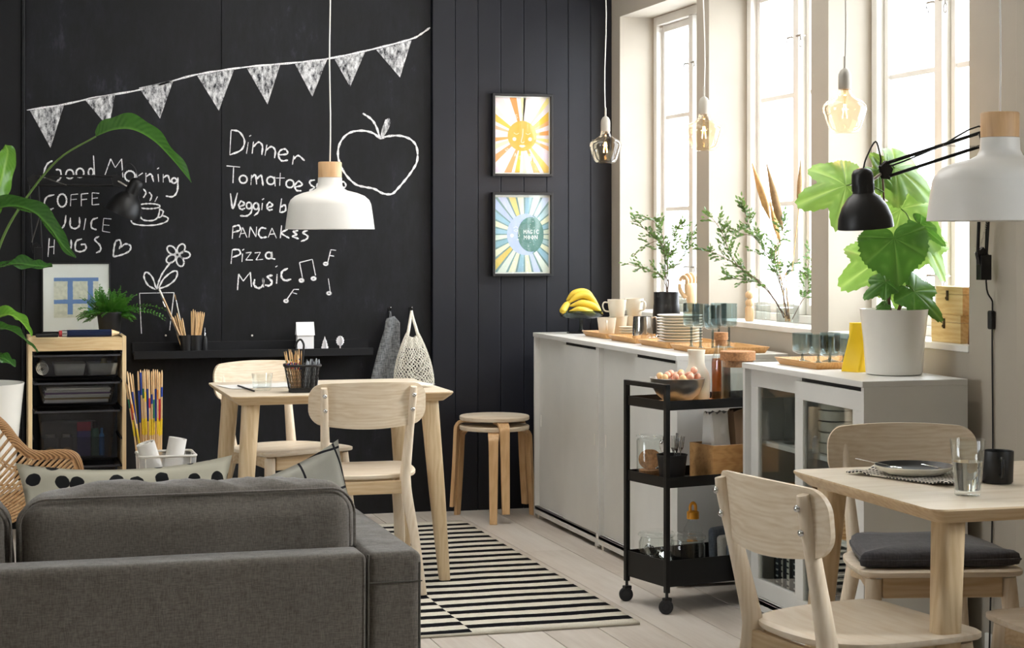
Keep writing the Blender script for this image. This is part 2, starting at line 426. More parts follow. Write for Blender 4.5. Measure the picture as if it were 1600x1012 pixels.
# sill boards and windows
for wi, (y0, y1) in enumerate(WIN):
    g = grp('window_%d' % (wi+1))
    MB().box(WX-.004, WX+.18, y0, y1, ZS-.022, ZS+.001).build('window_sill', 'trim_white', g, bevel=.003)
    fx = WX+.18; ym = (y0+y1)/2
    fr = MB()
    fr.box(fx, fx+.12, y0, y0+.045, ZS, ZH); fr.box(fx, fx+.12, y1-.045, y1, ZS, ZH)
    fr.box(fx, fx+.12, y0+.045, y1-.045, ZH-.045, ZH); fr.box(fx, fx+.12, y0+.045, y1-.045, ZS, ZS+.035)
    fr.build('window_frame', 'trim_white', g, bevel=.004)
    MB().box(fx-.005, fx+.10, ym-.028, ym+.028, ZS+.035, ZH-.045).build('mullion', 'trim_white', g, bevel=.005)
    for s in (0, 1):
        ya, yb = (y0+.045, ym-.028) if s == 0 else (ym+.028, y1-.045)
        sx = fx+.03
        za, zb = ZS+.035, ZH-.045
        c = MB(); t = .032
        c.box(sx, sx+.045, ya+.002, ya+t, za, zb); c.box(sx, sx+.045, yb-t, yb-.002, za, zb)
        c.box(sx, sx+.045, ya+t, yb-t, zb-t-.004, zb); c.box(sx, sx+.045, ya+t, yb-t, za, za+t+.01)
        cs = c.build('casement', 'trim_white', g, bevel=.004, bseg=2)
        for zz in (1.505, 1.965):
            mt = MB(); mt.box(sx+.006, sx+.04, ya+t, yb-t, zz-.011, zz+.011); mt.build('muntin', 'trim_white', cs, bevel=.005, bseg=2)
        for za2, zb2 in ((za+t+.01, 1.494), (1.516, 1.954), (1.976, zb-t-.004)):
            MB().box(sx+.02, sx+.024, ya+t, yb-t, za2, zb2).build('pane', 'window_glass', cs)
        # catch with ring handle near the mullion
        if wi < 3:
            for zc in (2.20, 1.22):
                h = MB(); yk = ym-.042 if s == 0 else ym+.042; d = -1 if s == 0 else 1
                h.tube([(fx+.02, yk, zc), (fx-.012, yk, zc)], .004, 8)
                h.tube([(fx-.010, yk-.02, zc), (fx-.010, yk+.02, zc)], .004, 8)
                h.tube([(fx-.012, yk+d*.022, zc+.004), (fx-.012, yk+d*.024, zc-.02)], .0025, 6)
                ring = [(fx-.012, yk+d*.024+.012*sin(a), zc-.034-.016*cos(a)) for a in [2*pi*k/16 for k in range(16)]]
                h.tube(ring, .0018, 6, closed=True)
                h.build('latch', 'nickel_wire', cs, smooth=40)
# exterior white stone ledge under the windows is left to the bright overcast sky

# back wall: core, planked strip on the right
wb = struct(MB().box(X0, WX+.02, WY+.03, WY+.2, 0, CZ).build('wall_back', 'black_paint'))
edges = [676, 711.6, 747, 782.5, 818.5, 854, 888, 923, 957]
xs = [aty(p, 500, WY-.03).x for p in edges]; xs[-1] = WX
for i in range(8):
    MB().box(xs[i]+.0012, xs[i+1]-.0012, WY-.03, WY+.03, 0.0, CZ).build('plank', 'plank_paint', wb, bevel=.0022, bseg=2)
xl = aty(38, 500, WY).x
MB().box(X0, xl-.012, WY-.004, WY+.03, 0, CZ).build('wall_panel', 'black_paint', wb, bevel=.003)
struct(MB().box(xl-.012, xl+.004, WY-.016, WY+.03, 0, CZ).build('trim_2', 'black_paint', bevel=.004))
mb = MB(); mb.box(X0-.15, X0, Y0-.2, 3.9, 0, CZ); mb.box(X0-.15, X0, 5.4, WY+.2, 0, CZ); mb.box(X0-.15, X0, 3.9, 5.4, 0, 1.0); mb.box(X0-.15, X0, 3.9, 5.4, 2.3, CZ)
struct(mb.build('wall_left', 'wall_cream'))   # unseen opening added in the left wall to let in fill daylight
mb = MB()
mb.box(X0, WX+.3, Y0-.15, Y0, 0, CZ)
struct(mb.build('wall_front', 'wall_cream'))

# ================================================================== CHALKBOARD WITH ITS DRAWINGS
m, nt, b = base('chalkboard')
co = coords(nt, (1, 1, 1)); n1 = noise(nt, co, 2.2, 6, .62); n2 = noise(nt, coords(nt, (2.4, 1, .8)), 9, 6, .7)
k2 = N(nt, 'ShaderNodeMath', operation='MULTIPLY'); nt.links.new(n1, k2.inputs[0]); nt.links.new(n2, k2.inputs[1])
nt.links.new(ramp(nt, k2.outputs[0], [(.20, srgb('0b0c0f')), (.36, srgb('16171c')), (.5, srgb('33353f'))]), b.inputs['Base Color']); b.inputs['Roughness'].default_value = .6
b.inputs['Specular IOR Level'].default_value = .3
def chalkmat(name, lo, hi, sc):
    m, nt, b = base(name); b.inputs['Roughness'].default_value = .95; b.inputs['Specular IOR Level'].default_value = .05
    co = coords(nt, (1, 1, .45)); nt.links.new(ramp(nt, noise(nt, co, sc, 4, .75), [(lo, srgb('2e2f34')), (hi, srgb('e9e9ea'))]), b.inputs['Base Color'])
chalkmat('chalk_line', .34, .47, 210); chalkmat('chalk_fill', .36, .66, 60)
cbx = (xl+.004, aty(346, 300, WY).x, xs[0])
cb = thing('chalkboard', 'large black chalkboard covering the wall, with chalk bunting, apple and menu', 'chalkboard')
for a_, b_ in ((cbx[0], cbx[1]), (cbx[1], cbx[2])):
    MB().box(a_+.001, b_-.001, WY, WY+.03, 0, CZ).build('board_panel', 'chalkboard', cb, bevel=.0015, bseg=1)
BY = WY-.0012
def bp(p): return aty(p[0], p[1], BY)
def ribbon(mb, pts, w=3.0, sm=True, closed=False):
    if len(pts) == 2 or not sm: P = [V((p[0], p[1])) for p in pts]
    else: P = [V((q.x, q.y)) for q in cr([(p[0], p[1], 0) for p in pts], 5, closed)]
    if closed: P.append(P[0])
    n = len(P); L = []; Rr = []
    for i in range(n):
        t = (P[min(i+1, n-1)]-P[max(i-1, 0)]); t = t.normalized() if t.length > 0 else V((1, 0))
        k = w*(.42+.12*sin(i*1.7+P[0].x))
        if not closed and i in (0, n-1): k *= .55
        nrm = V((-t.y, t.x))*k; L.append(P[i]+nrm); Rr.append(P[i]-nrm)
    for i in range(n-1):
        mb.add([bp(L[i]), bp(L[i+1]), bp(Rr[i+1]), bp(Rr[i])], [(0, 1, 2, 3)])
def circ(cx, cy, rx, ry, rot=0, n=12, a0=0, a1=360):
    out = []
    for k in range(n+(0 if a1-a0 >= 360 else 1)):
        a = R(a0+(a1-a0)*k/n); x_, y_ = rx*cos(a), ry*sin(a); out.append((cx+x_*cos(rot)-y_*sin(rot), cy+x_*sin(rot)+y_*cos(rot)))
    return out
def chalk(name, strokes, label, w=3.0):
    mb = MB()
    for s_ in strokes:
        if s_[0] == 'o': ribbon(mb, circ(*s_[1:]), w, closed=True)
        elif s_[0] == '.': ribbon(mb, [(s_[1]-1.5, s_[2]+1), (s_[1]+1.5, s_[2]-1)], w)
        else: ribbon(mb, s_, w)
    return mb.build(name, 'chalk_line', cb, label=label)
# bunting
mb = MB(); ribbon(mb, [(42, 172), (100, 163), (150, 152), (210, 142), (250, 132), (300, 118), (345, 110), (400, 103), (460, 98), (510, 92), (560, 82), (610, 70), (645, 60), (658, 53), (672, 43)], 3.2)
mb.build('bunting_string', 'chalk_line', cb)
for t3 in [((47, 173), (100, 164), (79, 231)), ((133, 156), (180, 146), (170, 200)), ((217, 137), (271, 125), (250, 185)), ((308, 118), (366, 108), (342, 173)), ((386, 107), (438, 100), (418, 163)), ((461, 100), (512, 91), (488, 151)), ((522, 91), (570, 82), (547, 136)), ((588, 78), (643, 63), (625, 121))]:
    q = MB(); q.add([bp(p) for p in t3], [(0, 1, 2)]); q.build('bunting_flag', 'chalk_fill', cb)
chalk('chalk_apple', [[(594, 217), (583, 208), (565, 204), (545, 208), (532, 222), (528, 240), (532, 258), (542, 275), (556, 288), (570, 292), (585, 295), (598, 302), (612, 303), (622, 294), (634, 280), (645, 265), (652, 250), (651, 230), (642, 218), (625, 212), (605, 213), (594, 217)], [(567, 177), (580, 186), (588, 198), (594, 217)]], 'chalk outline of an apple', 3.6)
q = MB(); lf = [(594, 215), (597, 200), (602, 187), (608, 184), (611, 190), (607, 202), (599, 214)]; q.add([bp(p) for p in lf], [tuple(range(7))]); q.build('apple_leaf', 'chalk_fill', cb)
chalk('chalk_word', [[(361, 204), (359, 242)], [(361, 203), (374, 206), (382, 220), (377, 234), (359, 242)], ('.', 391, 212), [(388, 222), (385, 240)], [(396, 221), (394, 240)], [(395, 230), (404, 222), (410, 228), (409, 242)], [(417, 226), (414, 243)], [(415, 235), (424, 229), (430, 235), (429, 247)], [(436, 242), (449, 240), (446, 233), (438, 235), (435, 243), (440, 251), (450, 250)], [(459, 243), (457, 257)], [(458, 249), (466, 243), (476, 251)]], 'chalk word Dinner')
chalk('chalk_word', [[(354, 259), (375, 261)], [(365, 260), (364, 286)], ('o', 380, 280, 6, 6), [(393, 273), (392, 289)], [(392, 279), (399, 273), (401, 288)], [(401, 280), (408, 274), (411, 290)], ('o', 423, 282, 6, 6), [(429, 276), (430, 291)], [(438, 270), (437, 290)], [(431, 278), (445, 278)], ('o', 453, 287, 6, 6), [(462, 292), (472, 289), (467, 283), (461, 289), (463, 297), (471, 298)], [(492, 281), (484, 283), (486, 289), (491, 293), (483, 298)], ('o', 500, 291, 5, 6), [(509, 286), (510, 296), (516, 298), (519, 287), (520, 299)], [(528, 283), (527, 307)], [(528, 286), (537, 284), (540, 291), (529, 297)]], 'chalk words Tomatoe soup')
chalk('chalk_word', [[(360, 302), (364, 326), (371, 301)], [(373, 323), (382, 319), (377, 314), (373, 321), (377, 327), (383, 325)], ('o', 389, 321, 4, 5), [(393, 317), (393, 330), (386, 337), (375, 337)], ('o', 400, 322, 4, 5), [(404, 318), (404, 330), (397, 337)], [(410, 317), (409, 328)], ('.', 411, 311), [(418, 324), (426, 321), (421, 316), (417, 322), (420, 328), (426, 327)], [(440, 310), (437, 332)], [(438, 324), (445, 320), (446, 329), (438, 332)]], 'chalk words Veggie b')
chalk('chalk_word', [[(364, 353), (363, 373)], [(364, 354), (373, 352), (375, 359), (364, 363)], [(374, 371), (379, 355)], [(379, 355), (386, 371)], [(376, 365), (384, 364)], [(389, 371), (391, 354)], [(391, 354), (400, 370)], [(400, 370), (401, 354)], [(416, 357), (408, 356), (404, 364), (408, 371), (417, 370)], [(419, 371), (425, 356)], [(425, 356), (432, 372)], [(421, 366), (430, 365)], [(440, 352), (438, 372)], [(450, 358), (440, 364), (452, 372)], [(466, 360), (458, 362), (464, 366), (457, 369), (467, 373)], [(481, 360), (473, 363), (481, 369), (478, 374), (470, 377)]], 'chalk word PANCAKES')
chalk('chalk_word', [[(363, 390), (361, 412)], [(363, 390), (373, 390), (375, 397), (363, 402)], [(379, 396), (378, 409)], ('.', 380, 390), [(384, 395), (393, 394)], [(393, 394), (384, 406)], [(384, 406), (395, 406)], [(398, 395), (407, 394)], [(407, 394), (400, 406)], [(400, 406), (411, 405)], ('o', 420, 399, 5, 5), [(425, 393), (424, 402), (430, 405)]], 'chalk word Pizza')
chalk('chalk_word', [[(371, 453), (373, 428)], [(373, 428), (380, 439)], [(380, 439), (391, 425)], [(391, 425), (393, 448)], [(398, 436), (397, 445), (404, 450), (411, 445), (411, 434)], [(411, 434), (412, 449)], [(426, 430), (418, 432), (425, 440), (421, 446), (414, 445)], [(433, 428), (432, 443)], ('.', 432, 416), [(450, 419), (441, 424), (440, 433), (446, 438), (455, 436)]], 'chalk word MUSiC', 3.6)
chalk('chalk_note', [[(468, 410), (488, 405)], [(468, 410), (473, 436)], [(488, 405), (493, 430)], ('o', 471, 438, 3, 2), ('o', 490, 435, 3, 2)], 'paired quaver note in chalk', 3.6)
chalk('chalk_note', [[(525, 391), (517, 390)], [(517, 390), (512, 410)], [(515, 399), (522, 400)], ('o', 509, 412, 3, 2)], 'single semiquaver note in chalk, upper right')
chalk('chalk_note', [[(513, 435), (516, 456)], ('o', 514, 458, 3, 2)], 'plain crotchet note in chalk')
chalk('chalk_note', [[(467, 452), (459, 452)], [(459, 452), (448, 468)], [(457, 457), (464, 459)], ('o', 447, 470, 3, 2)], 'slanting note in chalk, lowest')
chalk('chalk_word', [[(82, 251), (74, 256), (69, 268), (70, 278)], [(87, 265), (94, 266), (95, 277), (88, 284)], ('o', 109, 272, 6, 7), ('o', 125, 270, 6, 7), ('o', 142, 269, 4, 6), [(146, 243), (148, 277)], [(163, 276), (173, 248)], [(173, 248), (180, 262)], [(180, 262), (190, 248)], [(190, 248), (192, 277)], ('o', 203, 275, 8, 8), [(213, 270), (214, 283)], [(213, 277), (223, 270)], [(228, 270), (228, 285)], [(228, 276), (236, 272), (240, 284)], [(247, 272), (248, 284)], ('.', 247, 263), [(255, 272), (255, 285)], [(255, 278), (262, 274), (266, 285)], ('o', 272, 282, 4, 4), [(278, 277), (277, 298), (270, 307), (259, 306)]], 'chalk words Good Morning')
chalk('chalk_word', [[(85, 304), (73, 308), (69, 320), (73, 329), (84, 325)], ('o', 97, 313, 7, 10), [(111, 304), (110, 322)], [(111, 304), (122, 303)], [(110, 312), (120, 311)], [(127, 303), (127, 322)], [(127, 303), (138, 302)], [(127, 312), (136, 311)], [(144, 301), (144, 320)], [(144, 320), (155, 319)], [(144, 301), (155, 302)], [(144, 310), (153, 309)]], 'chalk word COFFE')
chalk('chalk_word', [[(103, 336), (101, 350), (95, 357), (87, 352)], [(110, 340), (110, 353), (117, 357), (124, 352), (124, 339)], [(134, 341), (131, 359)], [(153, 340), (144, 344), (143, 355), (151, 359)], [(162, 341), (160, 361)], [(160, 361), (172, 363)], [(162, 341), (174, 342)], [(161, 351), (171, 352)]], 'chalk word JUICE')
chalk('chalk_word', [[(77, 372), (75, 401)], [(85, 374), (84, 397)], [(76, 386), (85, 385)], [(97, 372), (97, 387), (104, 393), (111, 386), (111, 374)], [(128, 373), (119, 377), (118, 390), (126, 393), (134, 389), (133, 382), (126, 382)], [(155, 369), (148, 374), (156, 383), (157, 391), (150, 395)]], 'chalk word HUGS')
chalk('chalk_heart', [[(177, 401), (178, 388), (181, 377), (187, 375), (189, 382), (186, 389)], [(187, 387), (196, 381), (204, 384), (202, 392), (190, 398), (177, 401)]], 'chalk heart')
chalk('chalk_cup', [[(224, 295), (228, 301), (224, 309)], [(233, 300), (237, 306), (234, 314)], [(246, 307), (242, 315)], ('o', 233, 322, 17, 4), [(217, 325), (219, 338), (226, 344), (240, 344), (247, 338), (250, 325)], [(250, 327), (255, 330), (252, 338), (246, 340)], [(216, 339), (206, 342), (208, 349), (225, 352), (245, 351), (260, 346), (262, 340), (252, 336)]], 'chalk drawing of a steaming cup on a saucer', 2.6)
chalk('chalk_flower', [('o', 277, 398, 3, 3)]+[('o', 277+12*cos(R(a)), 398+11*sin(R(a)), 8, 5.5, R(a)) for a in (0, 68, 145, 222, 300)]+[[(268, 408), (255, 425), (248, 440), (245, 452)], [(243, 452), (231, 445), (225, 432), (229, 425), (238, 433), (244, 450)], [(248, 450), (256, 435), (270, 424), (277, 425), (274, 436), (262, 446), (248, 451)], [(218, 458), (272, 457)], [(218, 458), (221, 521)], [(272, 457), (265, 516)]], 'chalk drawing of a flower in a pot', 2.8)
for px, py, w_ in ((383, 462, .8), (384, 465, .7), (370, 499, .6)): pass
# ================================================================== FURNITURE
# ---- light wooden chair, faces local +Y
def chair_proto(name, label, group):
    t = thing(name, label, 'chair', group=group)
    out = []
    hw, hb, d0, d1 = .225, .205, -.205, .215
    pts = [(-hw+.05, d1), (-hw+.012, d1-.018), (-hw, d1-.06), (-hw-.002, .05), (-hb-.006, -.08), (-hb+.035, d0+.05), (-.1, d0+.012), (0, d0)]
    left = cr([(p[0], p[1], 0) for p in pts], 4)
    left = [(p.x, p.y) for p in left]
    right = [(-x, y) for x, y in reversed(left[:-1])]
    out = left+right
    mb = MB(); n = len(out)
    def sz(x, y): return -.014*math.exp(-((y+.02)/.13)**2)*(1-(x/.23)**2)
    rings = []
    for k, (s_, dz) in enumerate(((0, 0), (.3, 0), (.6, 0), (.85, 0), (.97, 0), (1, -.003), (1, -.013), (.985, -.017), (.6, -.017), (0, -.017))):
        rings.append([(x*s_, y*s_, .452+sz(x*s_, y*s_)+dz) for x, y in out])
    mb.loft(rings, cap=False); mb.build('seat', 'ash_seat', t, smooth=50)
    # backrest: curved veneer plate
    W2 = .222; nx, nz = 34, 10; mb = MB()
    def bpnt(u, v, off):
        a = abs(u); x = u*W2
        ztop = .805-.010*u*u; zbot = .628+.024*u*u
        e = max(0, (a-.79)/.21); sh = (1-math.sqrt(max(0, 1-e*e)))*.052
        z0_, z1_ = zbot+sh, ztop-sh
        z = z0_+(z1_-z0_)*v
        y = -.255+.045*u*u-(z-.62)*.10+off
        return (x, y, z)
    fr_ = [[bpnt(math.sin(pi/2*(-1+2*i/nx)), j/nz, .006) for i in range(nx+1)] for j in range(nz+1)]
    bk = [[bpnt(math.sin(pi/2*(-1+2*i/nx)), j/nz, -.006) for i in range(nx+1)] for j in range(nz+1)]
    vs = [p for r in fr_ for p in r]+[p for r in bk for p in r]; fs = []; M_ = (nx+1)*(nz+1); w_ = nx+1
    for j in range(nz):
        for i in range(nx):
            a = j*w_+i; fs.append((a, a+1, a+w_+1, a+w_)); fs.append((M_+a, M_+a+w_, M_+a+w_+1, M_+a+1))
    for i in range(nx):
        fs.append((i, M_+i, M_+i+1, i+1)); a = nz*w_+i; fs.append((a, a+1, M_+a+1, M_+a))
    for j in range(nz):
        a = j*w_; fs.append((a, a+w_, M_+a+w_, M_+a)); a = j*w_+nx; fs.append((a, M_+a, M_+a+w_, a+w_))
    mb.add(vs, fs); mb.build('backrest', 'ash_back', t, smooth=50)
    for s_ in (-1, 1):
        path = [(s_*.205, -.262, 0), (s_*.182, -.225, .2), (s_*.158, -.192, .36), (s_*.152, -.184, .42), (s_*.153, -.190, .47), (s_*.161, -.224, .62), (s_*.168, -.254, .745), (s_*.170, -.262, .785)]
        rr = [.015, .018, .021, .022, .020, .0165, .0145, .012]
        mb = MB(); P = cr(path, 4); R2 = [x.x for x in cr([(r_, 0, 0) for r_ in rr], 4)]
        mb.tube(P, R2, 12, flat=((1, 0, 0), 1.25)); mb.build('rear_leg', 'birch', t, smooth=60)
        mb = MB(); mb.tube(cr([(s_*.185, .165, .425), (s_*.200, .190, .2), (s_*.212, .212, 0)], 4), [.023]*3+[.022]*3+[.018, .016, .015], 12); mb.build('front_leg', 'birch', t, smooth=60)
        mb = MB(); mb.loft([[(s_*.158-.009, -.17, .37), (s_*.158+.009, -.17, .37), (s_*.158+.009, -.17, .43), (s_*.158-.009, -.17, .43)], [(s_*.172-.009, 0, .392), (s_*.172+.009, 0, .392), (s_*.172+.009, 0, .430), (s_*.172-.009, 0, .430)], [(s_*.185-.009, .155, .38), (s_*.185+.009, .155, .38), (s_*.185+.009, .155, .432), (s_*.185-.009, .155, .432)]])
        mb.build('side_rail', 'table_edge', t, bevel=.002)
        for zb in (.70, .755):
            xx = s_*(.168 if zb > .72 else .165); yy = -.250-(zb-.70)*.22-.016
            b_ = MB(); b_.lathe([(0, .004), (.005, .0035), (.0075, .001), (.0085, -.002), (.0085, -.004), (0, -.004)], 12, M=Matrix.Translation((xx, yy, zb)) @ Matrix.Rotation(R(90), 4, 'X'))
            b_.build('bolt', 'chrome', t, smooth=50)
    MB().box(-.165, .165, .168, .186, .375, .432).build('front_rail', 'table_edge', t, bevel=.003)
    MB().box(-.145, .145, -.198, -.180, .375, .425).build('rear_rail', 'table_edge', t, bevel=.003)
    return t
GC = 'light wooden chairs with curved veneer backrests'
ch1 = chair_proto('wooden_chair', 'pale ash chair at the chalkboard table, its bolted backrest turned to the sofa', GC)
ch1.location = (1.412, 6.945, .013); ch1.rotation_euler = (0, 0, R(-2))
dup(ch1, (1.27, 7.80, .013), (0, 0, R(180+24)), 'pale ash chair behind the chalkboard table, facing the room')
dup(ch1, (1.972, 3.875, 0), (0, 0, R(-90+9)), 'ash chair in the right foreground with its back to the serving cart')
dup(ch1, (2.555, 4.60, 0), (0, 0, R(180-13)), 'ash chair with a grey cushion on its seat, before the glass cabinet')
dup(ch1, (2.545, 3.70, 0), (0, 0, R(0)), 'ash chair cut by the bottom right corner, only its seat corner showing')

# ---- tables
def table(name, label, loc, rz, w=.88, d=.74, group=None):
    t = thing(name, label, 'table', loc, rz, group)
    mb = MB(); o = rrect(w, d, .035, 5); u = rrect(w-.07, d-.07, .02, 5)
    mb.loft([[(x, y, .704) for x, y in u], [(x, y, .728) for x, y in rrect(w-.012, d-.012, .03, 5)], [(x, y, .736) for x, y in o], [(x, y, .740) for x, y in rrect(w-.002, d-.002, .034, 5)]])
    ob = mb.build('tabletop', ['table_top', 'table_edge'], t, smooth=25)
    for p in ob.data.polygons:
        p.material_index = 0 if p.normal.z > .6 else 1
    for sx in (-1, 1):
        for sy in (-1, 1):
            a = V((sx*(w/2-.085), sy*(d/2-.085), .705)); b_ = V((sx*(w/2-.035), sy*(d/2-.035), 0))
            mb = MB(); rings = []
            for k, r_ in ((0, .034), (.5, .030), (1, .021)):
                c = a.lerp(b_, k); rings.append([(c.x+x, c.y+y, c.z) for x, y in rrect(2*r_, 2*r_, r_*.62, 4)])
            mb.loft(rings); mb.build('leg', 'table_leg', t, smooth=50)
    mb = MB(); mb.box(-w/2+.11, w/2-.11, -d/2+.09, -d/2+.11, .655, .704); mb.box(-w/2+.11, w/2-.11, d/2-.11, d/2-.09, .655, .704); 
    return t
GT = 'light ash tables with splayed legs'
table('wooden_table', 'pale wooden table by the chalkboard, strewn with papers and a pencil basket', (1.36, 7.30, .013), 0, .875, .75, GT)
table('wooden_table', 'wooden dining table at the right edge, set with plate, glass and mug', (2.49, 4.03, 0), 0, .875, .76, GT)

# ---- seat cushion on chair B
mb = MB()
o = [(p.x, p.y) for p in cr([(-.19, .17, 0), (.19, .17, 0), (.205, .12, 0), (.175, -.14, 0), (.12, -.18, 0), (-.12, -.18, 0), (-.175, -.14, 0), (-.205, .12, 0)], 4, True)]
rings = [[(x*s_, y*s_, z_+.004*mnoise.noise(V((x*s_*9, y*s_*9, 0)))) for x, y in o] for s_, z_ in ((0, 0), (.9, 0), (.985, .006), (1, .018), (.985, .034), (.93, .042), (.6, .047), (.3, .047), (0, .047))]
mb.loft(rings, cap=False); cu = mb.build('seat_cushion', 'cushion_grey', None, smooth=60)
cu.location = (2.555, 4.60, .4545); cu.rotation_euler = (0, 0, R(180-13)); tag(cu, 'dark grey seat cushion lying on the chair beyond the dining table', 'cushion')
mb = MB(); mb.tube([(x*1.003, y*1.003, .020) for x, y in o], .003, 6, closed=True); mb.build('piping', 'cushion_grey', cu, smooth=60)

# ---- bentwood stools, stacked
def stool(label, loc, rz):
    t = thing('bentwood_stool', label, 'stool', loc, rz, 'stacked bentwood stools')
    mb = MB(); r = .170
    mb.lathe([(0, .452), (r-.004, .452), (r, .449), (r, .436), (r-.003, .432), (0, .432)], 48); ob = mb.build('seat', 'ash_seat', t, smooth=40)
    for k in range(3):
        a = R(-90+120*k)
        prof = [(.07, .424), (.12, .424), (.150, .423), (.172, .416), (.186, .400), (.192, .375), (.198, .25), (.206, .12), (.214, 0)]
        P = cr([(x, 0, z) for x, z in prof], 3)
        mb = MB(); rings = []
        for i, p in enumerate(P):
            tt = (P[min(i+1, len(P)-1)]-P[max(i-1, 0)]).normalized(); nn = V((tt.z, 0, -tt.x)); f = i/(len(P)-1); hw = .027-.009*max(0, (f-.35)/.65); th = .0085
            rings.append([p+nn*th+V((0, -hw, 0)), p+nn*th+V((0, hw, 0)), p-nn*th+V((0, hw, 0)), p-nn*th+V((0, -hw, 0))])
        mb.loft(rings, M=Matrix.Rotation(a, 4, 'Z')); mb.build('leg', 'stool_wood', t, smooth=35, bevel=.0015, bseg=1)
    return t
stool('lower bentwood stool of the stack by the black wall, standing on the floor', (2.41, 8.53, 0), R(-17))
stool('upper bentwood stool, resting on the other stool by the white cabinets', (2.41, 8.53, .047), R(-1))

# ---- storage cabinets, front faces -X, local: x 0 front .. depth, y 0 near .. length
def cabinet(name, label, loc, depth, glass=False, group=None):
    t = thing(name, label, 'cabinet', loc, 0, group); L, Hh = .948, .90
    MB().box(-.004, depth, 0, L, Hh-.02, Hh).build('top_panel', 'cabinet_white', t, bevel=.0015, bseg=1)
    for y0, y1 in ((0, .018), (L-.018, L)): MB().box(0, depth, y0, y1, .012, Hh-.02).build('side_panel', 'cabinet_white', t, bevel=.001, bseg=1)
    MB().box(depth-.008, depth, .018, L-.018, .03, Hh-.02).build('back_panel', 'cabinet_white', t)
    MB().box(0, depth-.008, .018, L-.018, .045, .06).build('base_panel', 'cabinet_white', t)
    MB().box(0.0, .016, .018, L-.018, .022, .060).build('plinth', 'cabinet_white', t, bevel=.001, bseg=1)
    MB().box(.012, .03, .0185, L/2, Hh-.036, Hh-.0201).build('door_track', 'cabinet_slot', t)
    MB().box(.0395, .055, .0185, L-.0185, Hh-.036, Hh-.0201).build('top_rail', 'cabinet_white', t)
    mb = MB()
    for y in (.03, L-.06): mb.box(.02, .05, y, y+.03, 0, .012)
    for y in (.03, L-.06):
        for x in (.01, depth-.05): MB().box(x, x+.03, y, y+.03, 0, .022 if x < .1 else .045).build('foot', 'white_metal', t)
    mid = L/2
    if not glass:
        far = MB().box(.024, .038, mid-.02, L-.0185, .062, Hh-.021).build('door', 'cabinet_white', t, bevel=.001, bseg=1)
        near = MB().box(.004, .020, .0185, mid+.015, .062, Hh-.034).build('door', 'cabinet_white', t, bevel=.001, bseg=1)
        for dr, y, x in ((near, .045, .004), (far, L-.045, .024)):
            mb = MB(); mb.box(x-.0022, x+.001, y-.006, y+.006, .445, .50); mb.build('finger_pull', 'white_metal', dr, bevel=.001, bseg=1)
    else:
        for nm, y0, y1, x in (('far', mid-.02, L-.0185, .024), ('near', .0185, mid+.035, .002)):
            z0, z1 = .062, Hh-(.021 if nm == 'far' else .034); bw = .062
            mb = MB(); mb.box(x, x+.017, y0, y1, z0, z0+bw); mb.box(x, x+.017, y0, y1, z1-bw, z1)
            mb.box(x, x+.017, y0, y0+bw, z0+bw, z1-bw); mb.box(x, x+.017, y1-bw, y1, z0+bw, z1-bw)
            dr = mb.build('door', 'cabinet_white', t, bevel=.001, bseg=1)
            MB().box(x+.007, x+.010, y0+bw, y1-bw, z0+bw, z1-bw).build('glass_pane', 'cabinet_glass', dr)
        for z in (.335, .60): MB().box(.06, depth-.01, .0185, L-.0185, z, z+.018).build('shelf', 'cabinet_white', t, bevel=.001, bseg=1)
    return t
GK = 'white sliding door cabinets'
cabinet('sliding_door_cabinet', 'white cabinet with solid sliding doors, far one touching the corner side', (2.60, 7.55, 0), .47, group=GK)
cabinet('sliding_door_cabinet', 'white cabinet with solid sliding doors, nearer one, half behind the black cart', (2.60, 6.60, 0), .47, group=GK)
cabinet('glass_door_cabinet', 'white cabinet with sliding glass doors carrying the large potted plant', (2.685, 5.215, 0), .37, True)

# ---- serving cart
ct = thing('serving_cart', 'black metal three-tier serving cart on castors between the cabinets', 'cart', (2.385, 6.155, 0), R(12))
CL, CD = .54, .272
P4 = [(0, 0), (0, CD), (CL, 0), (CL, CD)]
for x, y in P4: MB().box(x-.009, x+.009, y-.009, y+.009, .075, .826 if x == 0 else .767).build('post', 'black_metal', ct, bevel=.0015)
for x in (0,): MB().box(x-.009, x+.009, -.009, CD+.009, .808, .826).build('handle', 'black_metal', ct, bevel=.0015)
for z0, z1 in ((.732, .766), (.452, .490), (.095, .190)):
    mb = MB(); t_ = .0015
    mb.box(.0, CL, .0, CD, z0, z0+t_)
    for a in ((0, CL, -.003, 0), (0, CL, CD, CD+.003)): mb.box(a[0], a[1], a[2], a[3], z0, z1)
    for a in ((-.003, 0), (CL, CL+.003)): mb.box(a[0], a[1], 0, CD, z0, z1)
    mb.build('tray', 'black_metal', ct)
for k, (x, y) in enumerate(P4):
    w = MB(); M_ = Matrix.Translation((x+(-.006), y-.004, .026)) @ Matrix.Rotation(R(-38+9*k), 4, 'Z') @ Matrix.Rotation(R(90), 4, 'X')
    w.lathe([(0, .011), (.012, .011), (.014, .009), (.022, .010), (.026, .007), (.026, -.007), (.022, -.010), (.014, -.009), (.012, -.011), (0, -.011)], 24, M=M_)
    c = w.build('castor', 'rubber', ct, smooth=40)
    q = MB(); q.tube([(x, y, .078), (x, y, .052)], .006, 10); q.box(x-.015, x+.014, y-.013, y+.008, .044, .058); q.build('swivel_fork', 'black_plastic', c, bevel=.002)
def cw(u, v, z): return ct.matrix_basis @ V((u, v, z)) if False else (Matrix.Translation((2.385, 6.155, 0)) @ Matrix.Rotation(R(12), 4, 'Z')) @ V((u, v, z))

